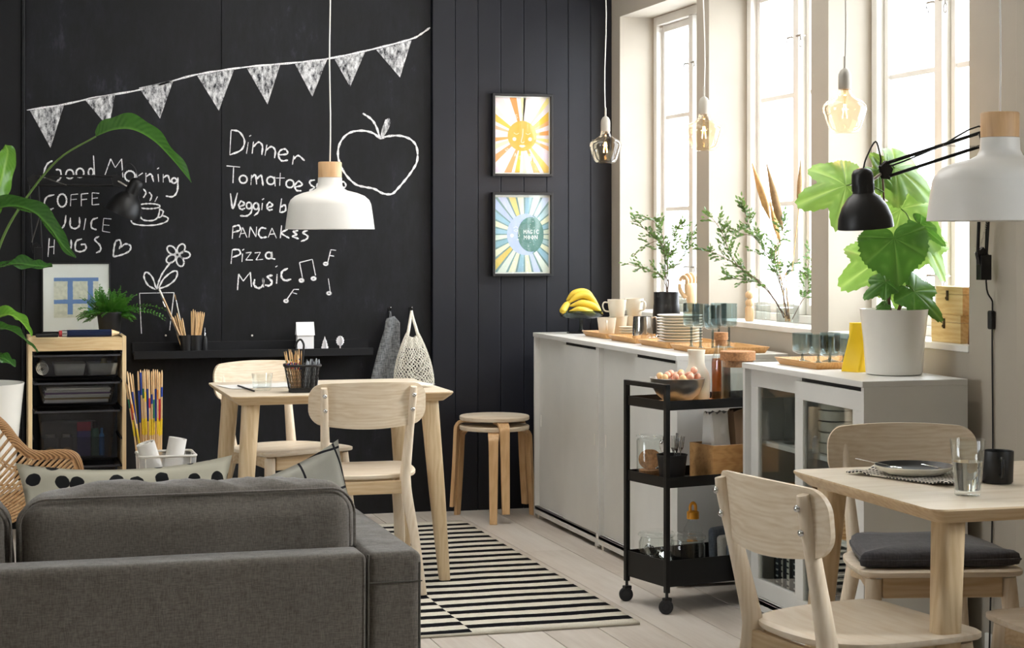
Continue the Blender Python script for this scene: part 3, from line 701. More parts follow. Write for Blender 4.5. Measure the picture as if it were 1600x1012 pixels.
# ---- pine storage frame with plastic boxes
tx0, tx1, ty = .218, .650, 8.47
tr = thing('pine_rack', 'narrow pine storage rack holding dark plastic drawers, left of the table', 'storage unit', ((tx0+tx1)/2, ty+.15, 0))
w = (tx1-tx0)/2
for s_ in (-1, 1):
    mb = MB(); x0, x1 = sorted((s_*w, s_*(w-.018))); mb.box(x0, x1, -.15, .15, 0, .912); mb.build('side_panel', 'pine_z', tr, bevel=.002)
    for z in (.845, .715, .59, .455, .33, .205, .08):
        x0, x1 = sorted((s_*(w-.018), s_*(w-.026))); MB().box(x0, x1, -.15, .14, z-.012, z-.002).build('runner', 'black_plastic', tr)
MB().box(-w+.018, w-.018, -.144, .15, .888, .905).build('top_panel', 'pine', tr, bevel=.001)
MB().box(-w+.018, w-.018, -.15, -.132, .848, .905).build('front_rail', 'pine', tr, bevel=.002)
def tbox(zr, h, idx):
    wd = w-.030; mb = MB()
    o = rrect(2*wd-.03, .27, .015, 3); u = rrect(2*wd-.07, .24, .02, 3)
    mb.loft([[(x, y, zr-h) for x, y in u], [(x, y, zr-.006) for x, y in o]], cap=False)
    mb.add([(x, y, zr-h) for x, y in u], [tuple(range(len(u)))])
    b_ = mb.build('drawer', 'smoke_plastic', tr, smooth=40)
    mb = MB(); o1 = rrect(2*wd+.012, .296, .01, 3); mb.loft([[(x, y, zr-.006) for x, y in o], [(x, y, zr-.006) for x, y in o1], [(x, y, zr+.002) for x, y in o1], [(x, y, zr+.002) for x, y in rrect(2*wd-.02, .262, .015, 3)]], cap=False)
    mb.build('rim', 'drawer_rim_highlight', b_, smooth=30)
for k, (z, h) in enumerate(((.828, .095), (.703, .095), (.575, .215), (.325, .09), (.2, .09))): tbox(z, h, k)

# ---- sofa seen from behind
so = thing('sofa', 'dark grey-brown fabric sofa in the foreground seen from behind', 'sofa', (.067, 3.885, 0))
def soft(name, w, d, h, r, c, mat='sofa_fabric', parent=so, bulge=0, wob=0, n=14, rx=0, seed=0):
    mb = MB(); mb.rbox(w, d, h, r, n, bulge=bulge, wob=wob, wseed=seed)
    return mb.build(name, mat, parent, smooth=80, loc=c, rot=(rx, 0, 0))
soft('back_panel', 1.49, .115, .585, .018, (0, .0575, .3725), wob=.0015)
for s_ in (-1, 1): soft('armrest', .122, .885, .585, .02, (s_*.806, .4425, .3725), wob=.0015)
mb = MB()
mb.tube([(.745, -.002, .08), (.746, -.002, .662)], .0022, 6); mb.tube([(.746, -.002, .60), (.866, -.002, .60)], .0015, 6)
mb.tube([(.862, .0045, .08), (.862, .0045, .64)], .0022, 6)
mb.build('seam', 'sofa_piping', so, smooth=60)
soft('seat_base', 1.49, .75, .22, .02, (0, .5, .20))
for s_ in (-1, 1): soft('seat_cushion', .74, .70, .15, .045, (s_*.372, .53, .385), bulge=.01, wob=.004, seed=s_)
def seed_k(s_): return s_*5+1
for s_, lab in ((-1, None), (1, None)):
    c = soft('back_cushion', .728, .20, .36, .055, (s_*.372+.013, .232, .598), bulge=.02, wob=.015, n=40, rx=R(-5), seed=s_*3+2)
    def dz(p):
        if p.z <= .10: return 0
        k_ = min(1, (p.z-.10)/.06); e_ = max(0, 1-(p.x/.35)**4); tp = max(0, 1-(p.y/.10)**2)
        return k_*e_*(.009*tp+.008*mnoise.noise(V((p.x*13, p.y*7, seed_k(s_))))+.016*tp*(.5-abs(mnoise.noise(V((p.x*8+p.y*12, p.y*5, s_*2+7))))))
    for v_ in c.data.vertices: v_.co.z += dz(v_.co)
    # piping follows the rear and front edges
    for yy in (-1, 1):
        loop = []
        for x, z in rrect(.728-.012, .36-.012, .05, 6):
            p = V((x, yy*(.1-.016), z)); nz = mnoise.noise_vector(p*4.0+V(((s_*3+2), (s_*3+2)*1.7, 3)))*.015
            a = x/.364; cc = z/.18; p.y += yy*.02*(1-a*a)*(1-cc*cc); p.z += math.copysign(.02, z)*(1-a*a)*.62 if abs(z) > .1 else 0
            q_ = p+nz; q_.y += yy*.004; q_.z += dz(q_)+(.002 if z > .1 else 0); loop.append(q_)
        q = MB(); q.tube(loop, .0032, 6, closed=True); q.build('piping', 'sofa_fabric', c, smooth=60)
for x in (-.8, .8):
    for y in (.06, .82): MB().tube([(x, y, .09), (x, y, 0)], [.03, .022], 12).build('foot', 'black_plastic', so, smooth=40)

# ---- rug
m, nt, b = base('rug_stripes'); b.inputs['Roughness'].default_value = 1; b.inputs['Specular IOR Level'].default_value = .1
co = coords(nt); nz = noise(nt, coords(nt, (1, 1, 1)), 45, 2); nl = noise(nt, co, 3, 2)
sp = N(nt, 'ShaderNodeSeparateXYZ'); nt.links.new(co, sp.inputs[0])
def mth(op, a, bb=None, c=None):
    n = N(nt, 'ShaderNodeMath', operation=op)
    for k, q in enumerate((a, bb, c)):
        if q is None: continue
        if isinstance(q, (int, float)): n.inputs[k].default_value = q
        else: nt.links.new(q, n.inputs[k])
    return n.outputs[0]
yy = mth('ADD', mth('MULTIPLY_ADD', nz, .008, -.004), mth('ADD', sp.outputs[1], mth('MULTIPLY_ADD', nl, .02, -.01)))
col_ = mth('LESS_THAN', mth('ADD', sp.outputs[0], mth('MULTIPLY_ADD', nz, .006, -.003)), -.605)
c2_ = mth('LESS_THAN', sp.outputs[0], -1.15)
par_ = mth('MULTIPLY', mth('SUBTRACT', col_, c2_), .5)
ph = mth('FRACT', mth('ADD', mth('DIVIDE', mth('SUBTRACT', yy, .062), .1235), par_))
blk = mth('LESS_THAN', ph, .47)
inn = mth('MULTIPLY', mth('LESS_THAN', sp.outputs[1], 2.405), mth('GREATER_THAN', sp.outputs[1], .006))
blk = mth('MULTIPLY', blk, inn)
fz = noise(nt, co, 500, 2)
mixc = N(nt, 'ShaderNodeMix'); mixc.data_type = 'RGBA'; nt.links.new(blk, mixc.inputs[0])
nt.links.new(ramp(nt, fz, [(.3, srgb('cbc4b2')), (.7, srgb('ece7da'))]), mixc.inputs[6]); mixc.inputs[7].default_value = srgb('121217')
nt.links.new(mixc.outputs[2], b.inputs['Base Color']); bump(nt, fz, b, .8, .003)
mb = MB(); nx, ny = 40, 60; ww, ll = 1.72, 2.44; vs = []; fs = []
for j in range(ny+1):
    for i in range(nx+1):
        x = -ww*i/nx; y = ll*j/ny; e = .0035*mnoise.noise(V((x*5, y*3, 1)))
        vs.append((x+.004*mnoise.noise(V((0, y*6, 0))), y, .011+e*.5))
for j in range(ny):
    for i in range(nx): a = j*(nx+1)+i; fs.append((a, a+nx+1, a+nx+2, a+1))
mb.add(vs, fs)
bd = [j*(nx+1) for j in range(ny, -1, -1)]
rg = mb.build('rug', 'rug_stripes', None, smooth=60, loc=(2.225, 6.0, 0)); md = rg.modifiers.new('solid', 'SOLIDIFY'); md.thickness = .009; md.offset = -1
tag(rg, 'black and white striped flatwoven rug on the whitewashed floor', 'rug')

# ---- rattan armchair, lower left
ra = thing('rattan_armchair', 'woven rattan armchair at the left edge behind the sofa', 'armchair', (0, 0, 0))
m, nt, b = base('rattan_wrap'); co = coords(nt); wv = N(nt, 'ShaderNodeTexWave'); wv.inputs['Scale'].default_value = 55; wv.inputs['Distortion'].default_value = .8; wv.bands_direction = 'DIAGONAL'
nt.links.new(co, wv.inputs['Vector']); nt.links.new(ramp(nt, wv.outputs['Fac'], [(.2, srgb('8a5f36')), (.7, srgb('c99a68'))]), b.inputs['Base Color']); b.inputs['Roughness'].default_value = .5; bump(nt, wv.outputs['Fac'], b, .8, .004)
D = 6.15
rim_px = [(-95, 600), (-60, 612), (-25, 640), (5, 665), (25, 690), (42, 706), (62, 711), (90, 709), (112, 711), (121, 722), (124, 745), (122, 790)]
def rad(px, py, dd=0): return W(px, py, D+dd)
dd = [.25, .2, .12, .05, 0, 0, 0, .0, 0, .02, .05, .08]
rim = cr([rad(p[0], p[1], dd[i]) for i, p in enumerate(rim_px)], 5)
MB().tube(rim, .0165, 12).build('rim', 'rattan_wrap', ra, smooth=60)
# woven body: canes drop from the rim to the seat ring at z .34
bx, by = W(10, 800, D+.1).x-.1, W(10, 800, D+.1).y+.02
mb = MB(); seatz = .35
tops = [rim[i] for i in range(6, len(rim)-4, 2)]
low = []
for i, p in enumerate(tops):
    f = i/(len(tops)-1); q = V((bx-.30+.36*f, by+.02+.05*sin(f*3), seatz)); low.append(q)
    mid_ = p.lerp(q, .5)+V((.02, -.02, -.01))
    MB().tube(cr([p, mid_, q], 4), .0052, 6).build('cane', 'rattan', ra, smooth=60)
for k in (.2, .42, .62, .82):
    for wv_ in (0, 1):
        P = []
        for i, (p, q) in enumerate(zip(tops, low)):
            mid_ = p.lerp(q, .5)+V((.02, -.02, -.01))
            c = cr([p, mid_, q], 10)[int(20*k)]
            P.append(c+V((0, (.006 if (i+wv_) % 2 else -.006), wv_*.012)))
        MB().tube(cr(P, 2), .0038, 6).build('cross_weave', 'rattan', ra, smooth=60)
MB().tube([(bx-.32, by, seatz), (bx+.06, by+.03, seatz), (bx+.08, by+.36, seatz), (bx-.34, by+.36, seatz)], .014, 10, closed=True).build('seat_ring', 'rattan_wrap', ra, smooth=60)
MB().box(bx-.31, bx+.06, by+.02, by+.34, seatz-.005, seatz+.012).build('seat', 'rattan_wrap', ra, bevel=.005)
for x, y in ((bx-.28, by+.02), (bx+.05, by+.04), (bx+.05, by+.33), (bx-.28, by+.33)):
    MB().tube([(x, y, seatz), (x+.02*(1 if x > bx-.1 else -1), y, 0)], .013, 10).build('leg', 'rattan_wrap', ra, smooth=60)

# ---- pillows on the sofa
m, nt, b = base('dotted_cloth'); b.inputs['Roughness'].default_value = .95; co0 = coords(nt); sp = N(nt, 'ShaderNodeSeparateXYZ'); nt.links.new(co0, sp.inputs[0]); cx_ = N(nt, 'ShaderNodeCombineXYZ'); nt.links.new(sp.outputs[0], cx_.inputs[0]); nt.links.new(sp.outputs[2], cx_.inputs[1]); co = cx_.outputs[0]; vo = N(nt, 'ShaderNodeTexVoronoi'); vo.voronoi_dimensions = '2D'; vo.inputs['Scale'].default_value = 17; vo.inputs['Randomness'].default_value = .6
nzc = noise(nt, co, 40, 2); nt.links.new(co, vo.inputs['Vector'])
nt.links.new(ramp(nt, mth('ADD', vo.outputs['Distance'], mth('MULTIPLY_ADD', nzc, .16, -.08)), [(.265, srgb('111113')), (.28, srgb('cbc6b2'))]), b.inputs['Base Color'])
m, nt, b = base('grid_cloth'); b.inputs['Roughness'].default_value = .95; co = coords(nt); sp = N(nt, 'ShaderNodeSeparateXYZ'); nt.links.new(co, sp.inputs[0]); nzc = noise(nt, co, 9, 3)
def gl_(ax): return mth('LESS_THAN', mth('ABSOLUTE', mth('SUBTRACT', mth('FRACT', mth('ADD', mth('DIVIDE', sp.outputs[ax], .098), mth('MULTIPLY_ADD', nzc, .12, .38))), .5)), .028)
nt.links.new(ramp(nt, mth('MAXIMUM', gl_(0), gl_(2)), [(0, srgb('cdcabd')), (1, srgb('25252b'))]), b.inputs['Base Color'])
def pillow(name, lab, mat, w, h, th, loc, rot, seed):
    n = 26; vs = []; fs = []; mb = MB()
    for side in (1, -1):
        for j in range(n+1):
            for i in range(n+1):
                u, v = -1+2*i/n, -1+2*j/n
                pin = .11*(1-abs(v)**2.2)*u*abs(u)**2, .13*(1-abs(u)**2.2)*v*abs(v)**2
                x = (u-pin[0])*w/2; z = (v-pin[1])*h/2
                y = side*th/2*((1-u*u)*(1-v*v))**.42*(1+.10*mnoise.noise(V((u*2.2, v*2.2, seed+side))))+.004*mnoise.noise(V((u*5, v*5, seed)))
                vs.append((x, y, z))
    m_ = (n+1)**2
    for j in range(n):
        for i in range(n):
            a = j*(n+1)+i; fs.append((a, a+1, a+n+2, a+n+1)); fs.append((m_+a, m_+a+n+1, m_+a+n+2, m_+a+1))
    mb.add(vs, fs); o = mb.build(name, mat, None, smooth=80, loc=loc, rot=rot); tag(o, lab, 'pillow')
    me = o.data; bm = bmesh.new(); bm.from_mesh(me); bmesh.ops.remove_doubles(bm, verts=bm.verts, dist=.0004); bm.to_mesh(me); bm.free(); return o
pillow('throw_pillow', 'cream pillow with irregular black dots peeking over the sofa back', 'dotted_cloth', .50, .38, .11, (.335, 4.31, .648), (R(-14), 0, R(2)), 3)
pillow('throw_pillow', 'pale pillow with a thin black grid, one corner raised above the sofa back', 'grid_cloth', .44, .44, .10, (.722, 4.455, .575), (R(-10), R(-17), R(4)), 8)
# ================================================================== THINGS ON THE BLACK WALL AND THE LEFT SIDE
# ---- framed prints on the planks
def frame(name, label, cat, px0, px1, py0, py1, Y, depth, fw, mat='black_plastic', mt='paper', group=None):
    a = aty(px0, py0, Y); b_ = aty(px1, py1, Y); cx, cz = (a.x+b_.x)/2, (a.z+b_.z)/2; w, h = abs(b_.x-a.x), abs(a.z-b_.z)
    t = thing(name, label, cat, (cx, Y+depth, cz-h/2), 0, group)
    for k in range(4):
        mb = MB()
        if k < 2: s_ = 1 if k else -1; x0, x1 = sorted((s_*w/2, s_*(w/2-fw))); mb.box(x0, x1, -depth, 0, 0, h)
        else: z0 = 0 if k == 2 else h-fw; mb.box(-w/2+fw, w/2-fw, -depth, 0, z0, z0+fw)
        mb.build('frame_side', mat, t, bevel=.0012, bseg=1)
    MB().box(-w/2+fw, w/2-fw, -.012, -.004, fw, h-fw).build('mat_board', mt, t)
    return t, w, h, fw
PY = WY-.03
flat = {}
def flatmat(c):
    if c not in flat: plain('print_'+c, c, .85, var=.03, vscale=30); flat[c] = 1
    return 'print_'+c
def poly2(t, pts, y, c, name='print_shape', parent=None):
    mb = MB(); mb.add([(x, y, z) for x, z in pts], [tuple(range(len(pts)))])
    return mb.build(name, flatmat(c), parent or t)
def rays(print_o, w, h, z0, cx, cz, angs, cols, y, r0=.0):
    corners = [(-w/2, z0), (w/2, z0), (w/2, z0+h), (-w/2, z0+h)]
    def hit(a):
        dx, dz = cos(a), sin(a); best = 9
        if dx > 1e-6: best = min(best, (w/2-cx)/dx)
        if dx < -1e-6: best = min(best, (-w/2-cx)/dx)
        if dz > 1e-6: best = min(best, (z0+h-cz)/dz)
        if dz < -1e-6: best = min(best, (z0-cz)/dz)
        return (cx+dx*best, cz+dz*best)
    groups = {}
    for (a0, a1), c in zip(angs, cols):
        a0, a1 = R(a0), R(a1)
        pts = [(cx, cz), hit(a0)]
        for q in corners:
            aq = math.atan2(q[1]-cz, q[0]-cx) % (2*pi)
            if a0 % (2*pi) < aq < a1 % (2*pi): pts.append(q)
        pts.append(hit(a1)); groups.setdefault(c, []).append(pts)
    mb = MB(); mats = []
    for k, (c, L) in enumerate(groups.items()):
        mats.append(flatmat(c)); mb.mi(k)
        for pts in L: mb.add([(x, y, z) for x, z in pts], [tuple(range(len(pts)))])
    return mb.build('rays', mats, print_o)
GLY = {'M': [[(0, 1), (0, 0), (.5, .6), (1, 0), (1, 1)]], 'A': [[(0, 1), (.5, 0), (1, 1)]], 'G': [[(1, .15), (.5, 0), (0, .4), (.1, .85), (.6, 1), (1, .75), (.6, .6)]], 'I': [[(.5, 0), (.5, 1)]], 'C': [[(1, .1), (.4, 0), (0, .5), (.4, 1), (1, .9)]], 'O': [[(.5, 0), (0, .5), (.5, 1), (1, .5), (.5, 0)], [(.5, .4), (.5, .6)]], 'N': [[(0, 1), (0, 0), (1, 1), (1, 0)]], 'E': [[(1, 0), (0, 0), (0, 1), (1, 1)], [(0, .5), (.8, .5)]], 'L': [[(0, 0), (0, 1), (1, 1)]], 'S': [[(1, .1), (.4, 0), (.05, .25), (.9, .7), (.6, 1), (0, .9)]]}
def glyph(mb, ch, cx, cz, w, h, rot, y, t=.0022):
    for st in GLY[ch]:
        P = []
        for gx, gy in st:
            x, z = (gx-.5)*w, (.5-gy)*h; P.append((cx+x*cos(rot)-z*sin(rot), y, cz+x*sin(rot)+z*cos(rot)))
        for a, b_ in zip(P, P[1:]):
            a, b_ = V(a), V(b_); d = (b_-a).normalized(); n = V((-d.z, 0, d.x))*t/2; e = d*t*.4
            mb.add([a-e+n, b_+e+n, b_+e-n, a-e-n], [(0, 1, 2, 3)])
def ell(cx, cz, rx, rz, n=40, a0=0, a1=360): return [(cx+rx*cos(R(a0+(a1-a0)*k/n)), cz+rz*sin(R(a0+(a1-a0)*k/n))) for k in range(n+(0 if a1-a0 == 360 else 1))]
# sun print
t, w, h, fw = frame('framed_print', 'framed print of a smiling orange sun, hanging above the moon print', 'picture', 770, 865, 145, 276, PY-.034, .034, .013, group=None)
pw, ph = w-2*fw-.014, h-2*fw-.014; z0 = fw+.007; cz = z0+ph*.49
pr = MB().box(-pw/2, pw/2, -.0135, -.012, z0, z0+ph).build('print', flatmat('efdfe6'), t)
A = []; C_ = []
spec = [(2, 12, 'f0a25c'), (22, 30, 'f2b37c'), (30, 42, 'efc04a'), (50, 56, 'f3e39a'), (58, 64, 'f6e3da'), (66, 74, 'efe6ee'), (80, 88, 'f0dadd'), (84, 92, 'f3e6a2'), (99, 109, 'ef9a55'), (118, 128, 'efdada'), (133, 140, 'f6eed8'), (142, 153, 'efc04a'), (160, 167, 'f1b48c'), (172, 180, 'e7d8ea'), (184, 192, 'f0a25c'), (197, 206, 'f1e9b6'), (214, 224, 'ef9f62'), (230, 238, 'ecd9ea'), (243, 253, 'f2a268'), (258, 266, 'f0c452'), (271, 277, 'f6e8c8'), (288, 297, 'ef9f58'), (302, 312, 'f1c86a'), (318, 326, 'eddcec'), (332, 340, 'f2b478'), (346, 354, 'f2dc8c')]
rays(pr, pw, ph, z0, 0, cz, [(a, b_) for a, b_, c in spec], [c for a, b_, c in spec], -.0138)
sun = poly2(t, ell(0, cz, .076, .076), -.0142, 'f0aa48', 'sun_disc', pr)
mb = MB()
def stroke(mb, pts, y, t_): 
    P = cr([(x, y, z) for x, z in pts], 5)
    for a, b_ in zip(P, P[1:]):
        d = (b_-a).normalized(); n = V((-d.z, 0, d.x))*t_/2; mb.add([a+n, b_+n, b_-n, a-n], [(0, 1, 2, 3)])
for s_ in (-1, 1): stroke(mb, [(s_*.018, cz+.014), (s_*.030, cz+.008), (s_*.044, cz+.015)], -.0146, .0022)
stroke(mb, [(.004, cz+.036), (.002, cz+.0), (-.006, cz-.028), (.004, cz-.034), (.010, cz-.028)], -.0146, .0026)
for s_ in (-1, 1):
    p_ = ell(s_*.041, cz-.016, .010, .010, 16); mb.add([(x, -.0146, z) for x, z in p_], [tuple(range(16))])
p_ = [(-.018, cz-.050), (-.006, cz-.044), (0, cz-.047), (.006, cz-.044), (.018, cz-.050), (.006, cz-.058), (-.006, cz-.058)]; mb.add([(x, -.0146, z) for x, z in p_], [tuple(range(7))])
mb.build('sun_face', flatmat('f4e2d8'), pr)
mb = MB()
for ch, x, z, r_ in (('E', -.030, cz+.098, .25), ('L', .004, cz+.105, 0), ('S', -.080, cz-.070, -1.0), ('N', -.034, cz-.096, -.3), ('S', -.010, cz-.108, 0), ('I', .048, cz-.10, .35), ('N', .066, cz-.125, .4)): glyph(mb, ch, x, z, .010, .016, r_, -.0146)
mb.build('lettering', flatmat('f6efe6'), pr)
MB().box(-w/2+fw, w/2-fw, -depth if False else -.026, -.0245, fw, h-fw).build('glass_pane', 'clear_glass', t)
# moon print
t, w, h, fw = frame('framed_print', 'framed print of a pale blue crescent moon, hanging below the sun print', 'picture', 770, 865, 300, 431, PY-.034, .034, .013)
pr = MB().box(-pw/2, pw/2, -.0135, -.012, z0, z0+ph).build('print', flatmat('7f9c9f'), t)
mx, mz = .012, z0+ph*.505
cols = ['dfe6d8', '9cc0d4', 'e8e6cc', 'b7cfd8', 'c9d2ea', 'dfe6dc', '9cc0d4', 'e8e6cc', 'e6cf86', 'c6cdea', 'b7c3ea', '9cc0d4', 'e8e6cc', '9cc0d4', 'dfe6d8', '8fb6c8', 'e8e6cc', 'e2c56a', 'dfe6dc', 'e8e6cc', '9cc0d4', 'e8e6cc', 'c6cdea', 'dfe6dc', '9cc0d4', 'e8e6cc', 'b7cfd8', 'dfe6d8']
rays(pr, pw, ph, z0, mx, mz, [(360/28*k+1.5, 360/28*(k+1)-1.5) for k in range(28)], cols, -.0138)
poly2(t, ell(mx+.018, mz, .083, .100), -.0141, '5f8581', 'moon_sky', pr)
outer = ell(mx+.008, mz, .100, .104, 40, 75, 285); inner = ell(mx+.034, mz, .070, .088, 40, 285, 75)
poly2(t, outer+inner, -.0144, 'b9c4ee', 'crescent', pr)
mb = MB(); stroke(mb, [(mx-.058, mz+.032), (mx-.045, mz+.038), (mx-.034, mz+.032)], -.0147, .0022); stroke(mb, [(mx-.056, mz+.018), (mx-.045, mz+.024), (mx-.036, mz+.017), (mx-.046, mz+.014), (mx-.056, mz+.018)], -.0147, .0016)
stroke(mb, [(mx-.036, mz+.03), (mx-.030, mz+.002), (mx-.026, mz-.008), (mx-.034, mz-.012)], -.0147, .002)
p_ = ell(mx-.066, mz-.006, .009, .009, 16); mb.add([(x, -.0147, z) for x, z in p_], [tuple(range(16))])
stroke(mb, [(mx-.04, mz-.028), (mx-.033, mz-.024), (mx-.03, mz-.03)], -.0147, .003)
for sx, sz in ((.03, .05), (.045, .065), (.02, .03), (.05, .035), (.03, -.04), (.048, -.052), (.036, -.02), (.02, -.06), (.058, -.03), (.01, -.005)):
    p_ = ell(mx+sx, mz+sz, .0018, .0018, 6); mb.add([(x, -.0147, z) for x, z in p_], [tuple(range(6))])
mb.build('moon_face', flatmat('f4f4f2'), pr)
mb = MB()
for k, ch in enumerate('MAGIC'): glyph(mb, ch, mx+.002+.0165*k, mz+.013, .012 if ch != 'I' else .004, .019, 0, -.0148, .003)
for k, ch in enumerate('MOON'): glyph(mb, ch, mx+.004+.019*k, mz-.015, .013, .019, 0, -.0148, .003)
mb.build('lettering', flatmat('f6f6f4'), pr)
MB().box(-w/2+fw, w/2-fw, -.026, -.0245, fw, h-fw).build('glass_pane', 'clear_glass', t)

# ---- picture ledge
LZ = .812; lx0, lx1 = aty(209, 540, 8.72).x, aty(582, 540, 8.72).x
LEDGE_Y0 = WY-.12
le = thing('picture_ledge', 'long narrow black picture ledge under the chalk drawings', 'shelf', (lx0, WY, LZ-.012))
LL = lx1-lx0
MB().box(0, LL, -.12, 0, 0, .012).build('shelf_board', 'black_paint', le, bevel=.001, bseg=1)
MB().box(0, LL, -.012, 0, .012, .062).build('back_rail', 'black_paint', le, bevel=.001, bseg=1)
MB().box(0, LL, -.128, -.116, -.010, .026).build('front_lip', 'black_paint', le, bevel=.001, bseg=1)
for px in (259, 394):
    q = aty(px, 524, WY-.0125); mb = MB(); mb.sphere((q.x-lx0, -.0125, q.z-LZ+.012), .005, 12, 6, (1, .5, 1)); mb.build('screw_cap', 'white_ceramic', le, smooth=60)
# things on the ledge
def cup(px, lab, k):
    q = aty(px, 535, WY-.065); t = thing('pencil_cup', lab, 'cup', (q.x, WY-.065, LZ+.0005), 0)
    MB().lathe([(0, 0), (.026, 0), (.034, .085), (.032, .085), (.025, .004), (0, .004)], 24).build('body', 'black_plastic', t, smooth=40); return t
cup(291, 'left black cup of the touching pair on the ledge, holding brushes and pencils', 0); cup(304.5, 'right black cup of the touching pair on the ledge, filled with short pencils', 1)
def stick(name, lab, cat, a, b_, r, mat='stick_wood', group=None, bands=(), seg=6, tip=True):
    a, b_ = V(a), V(b_); d = b_-a; L = d.length
    mb = MB(); q = d.to_track_quat('Z', 'Y').to_matrix().to_4x4()
    prof = [(0, 0), (r*.4, .0), (r, min(.012, L*.1)), (r, L-min(.012, L*.1)), (r*.4, L), (0, L)] if tip else [(0, 0), (r, 0), (r, L), (0, L)]
    mb.lathe(prof, seg, M=q); o = mb.build(name, mat, None, smooth=50, loc=a)
    tag(o, lab, cat, group)
    for z0_, z1_, m_ in bands:
        k = MB(); k.lathe([(r*1.06, z0_*L), (r*1.06, z1_*L)], seg, M=q); k.build('painted_band', m_, o, smooth=50)
    return o
rn = random.Random(5)
cx1 = aty(288, 520, WY-.065).x; cx2 = aty(304.5, 520, WY-.065).x
for k in range(7):
    px = 268+2.8*k; p = aty(px, 489+rn.uniform(-2, 6)+abs(k-2)*1.5, WY-.065+rn.uniform(-.012, .012))
    stick('pencil', ORD[k]+' pencil from the left, leaning out of the left black ledge cup', 'pencil', (cx1+(k-3)*.004+.004, WY-.065+(k % 3-1)*.008, LZ+.01), p, .0034, 'stick_wood', 'pencils in the left ledge cup')
for k in range(8):
    px = 299+2.9*k; p = aty(px, 484+rn.uniform(-1, 4)+(k > 5)*4, WY-.065+rn.uniform(-.015, .015))
    stick('pencil', ORD[k]+' pencil from the left in the right black ledge cup', 'pencil', (cx2+(k-3.5)*.004, WY-.065+(k % 3-1)*.009, LZ+.01), p, .0034, 'stick_wood', 'pencils in the right ledge cup')
p = aty(249, 452, WY-.07); o = stick('paint_brush', 'wide paint brush with white bristles sticking far out of the ledge cup', 'brush', (cx1+.012, WY-.07, LZ+.01), p, .0042, 'figure_wood', None, ((.86, 1.0, 'white_ceramic'),), 8)
p = aty(273, 460, WY-.055); stick('paint_brush', 'thin paint brush with dark tip and pale handle in the ledge cup', 'brush', (cx1+.014, WY-.055, LZ+.01), p, .0026, 'white_ceramic', None, ((.82, .9, 'chrome'), (.9, 1.0, 'cattail_brown')), 8)
p = aty(250, 462, WY-.08); stick('paint_brush', 'black handled paint brush with silver ferrule in the ledge cup', 'brush', (cx1+.002, WY-.08, LZ+.01), p, .0028, 'black_plastic', None, ((.80, .9, 'chrome'),), 8)
q = aty(320, 535, WY-.06)
t = thing('ink_bottle', 'small black bottle with a thin nozzle beside the pencil cups', 'bottle', (q.x, WY-.06, LZ+.0005))
MB().lathe([(0, 0), (.012, 0), (.0125, .002), (.0125, .062), (.010, .072), (.005, .080), (0, .08)], 16).build('body', 'black_plastic', t, smooth=40)
MB().lathe([(.004, .08), (.0035, .092), (.0012, .096), (.0012, .12), (0, .12)], 10).build('nozzle', 'chrome', t, smooth=40)
# paper house, trees
a = aty(463, 533, WY-.07); b_ = aty(491, 503, WY-.07); hw = (b_.x-a.x)/2; hh = b_.z-LZ
t = thing('paper_house', 'white folded paper house standing on the black ledge', 'decoration', ((a.x+b_.x)/2, WY-.06, LZ+.0005))
mb = MB(); zz = hh*.56
mb.loft([[(-hw+.004, -.022, 0), (-hw+.004, .022, 0), (hw-.004, .022, 0), (hw-.004, -.022, 0)], [(-hw+.004, -.022, zz), (-hw+.004, .022, zz), (hw-.004, .022, zz), (hw-.004, -.022, zz)]]); mb.build('walls', 'paper_cut', t)
mb = MB(); mb.loft([[(-hw, -.028, zz-.002), (-hw, 0, hh), (-hw, .028, zz-.002), (-hw, 0, hh-.004)], [(hw, -.028, zz-.002), (hw, 0, hh), (hw, .028, zz-.002), (hw, 0, hh-.004)]]); mb.build('roof', 'paper_cut', t)
MB().box(-.006, .006, -.0235, -.022, 0, .022).build('door', flatmat('d8d8dc'), t)
def cutout(name, lab, px, poly):
    q = aty(px, 533, WY-.06); t = thing(name, lab, 'decoration', (q.x, WY-.06, LZ+.0005)); M90 = Matrix.Rotation(R(90), 4, 'X')
    for r_ in (0, 90): 
        mb = MB(); mb.prism(poly, -.0006, .0006, M=Matrix.Rotation(R(r_+20), 4, 'Z') @ M90); mb.build('cardboard_cutout', 'paper_cut', t)
pl = [(-.024, 0)]
for k in range(5): z = .010+k*.012; pl += [(-.024+k*.0045, z-.002), (-.017+k*.004, z+.001)]
fir = [(-.004, 0), (-.024, .003), (-.017, .014), (-.021, .015), (-.013, .027), (-.017, .028), (-.010, .040), (-.013, .041), (-.006, .053), (0, .070)]
fir = fir+[(-x, z) for x, z in reversed(fir[:-1])]
cutout('paper_fir', 'white paper fir tree on the ledge, next to the paper house', 507.5, fir)
rt = [(-.003, 0), (-.003, .020)]+[(.022*(1+.08*cos(k*pi))*sin(R(a)), .046-.024*(1+.08*cos(k*pi))*cos(R(a))) for k, a in enumerate(range(-12, -350, -14))]+[(.003, .020), (.003, 0)]
cutout('paper_round_tree', 'white round paper tree on the ledge, right end of the row', 531.5, rt)
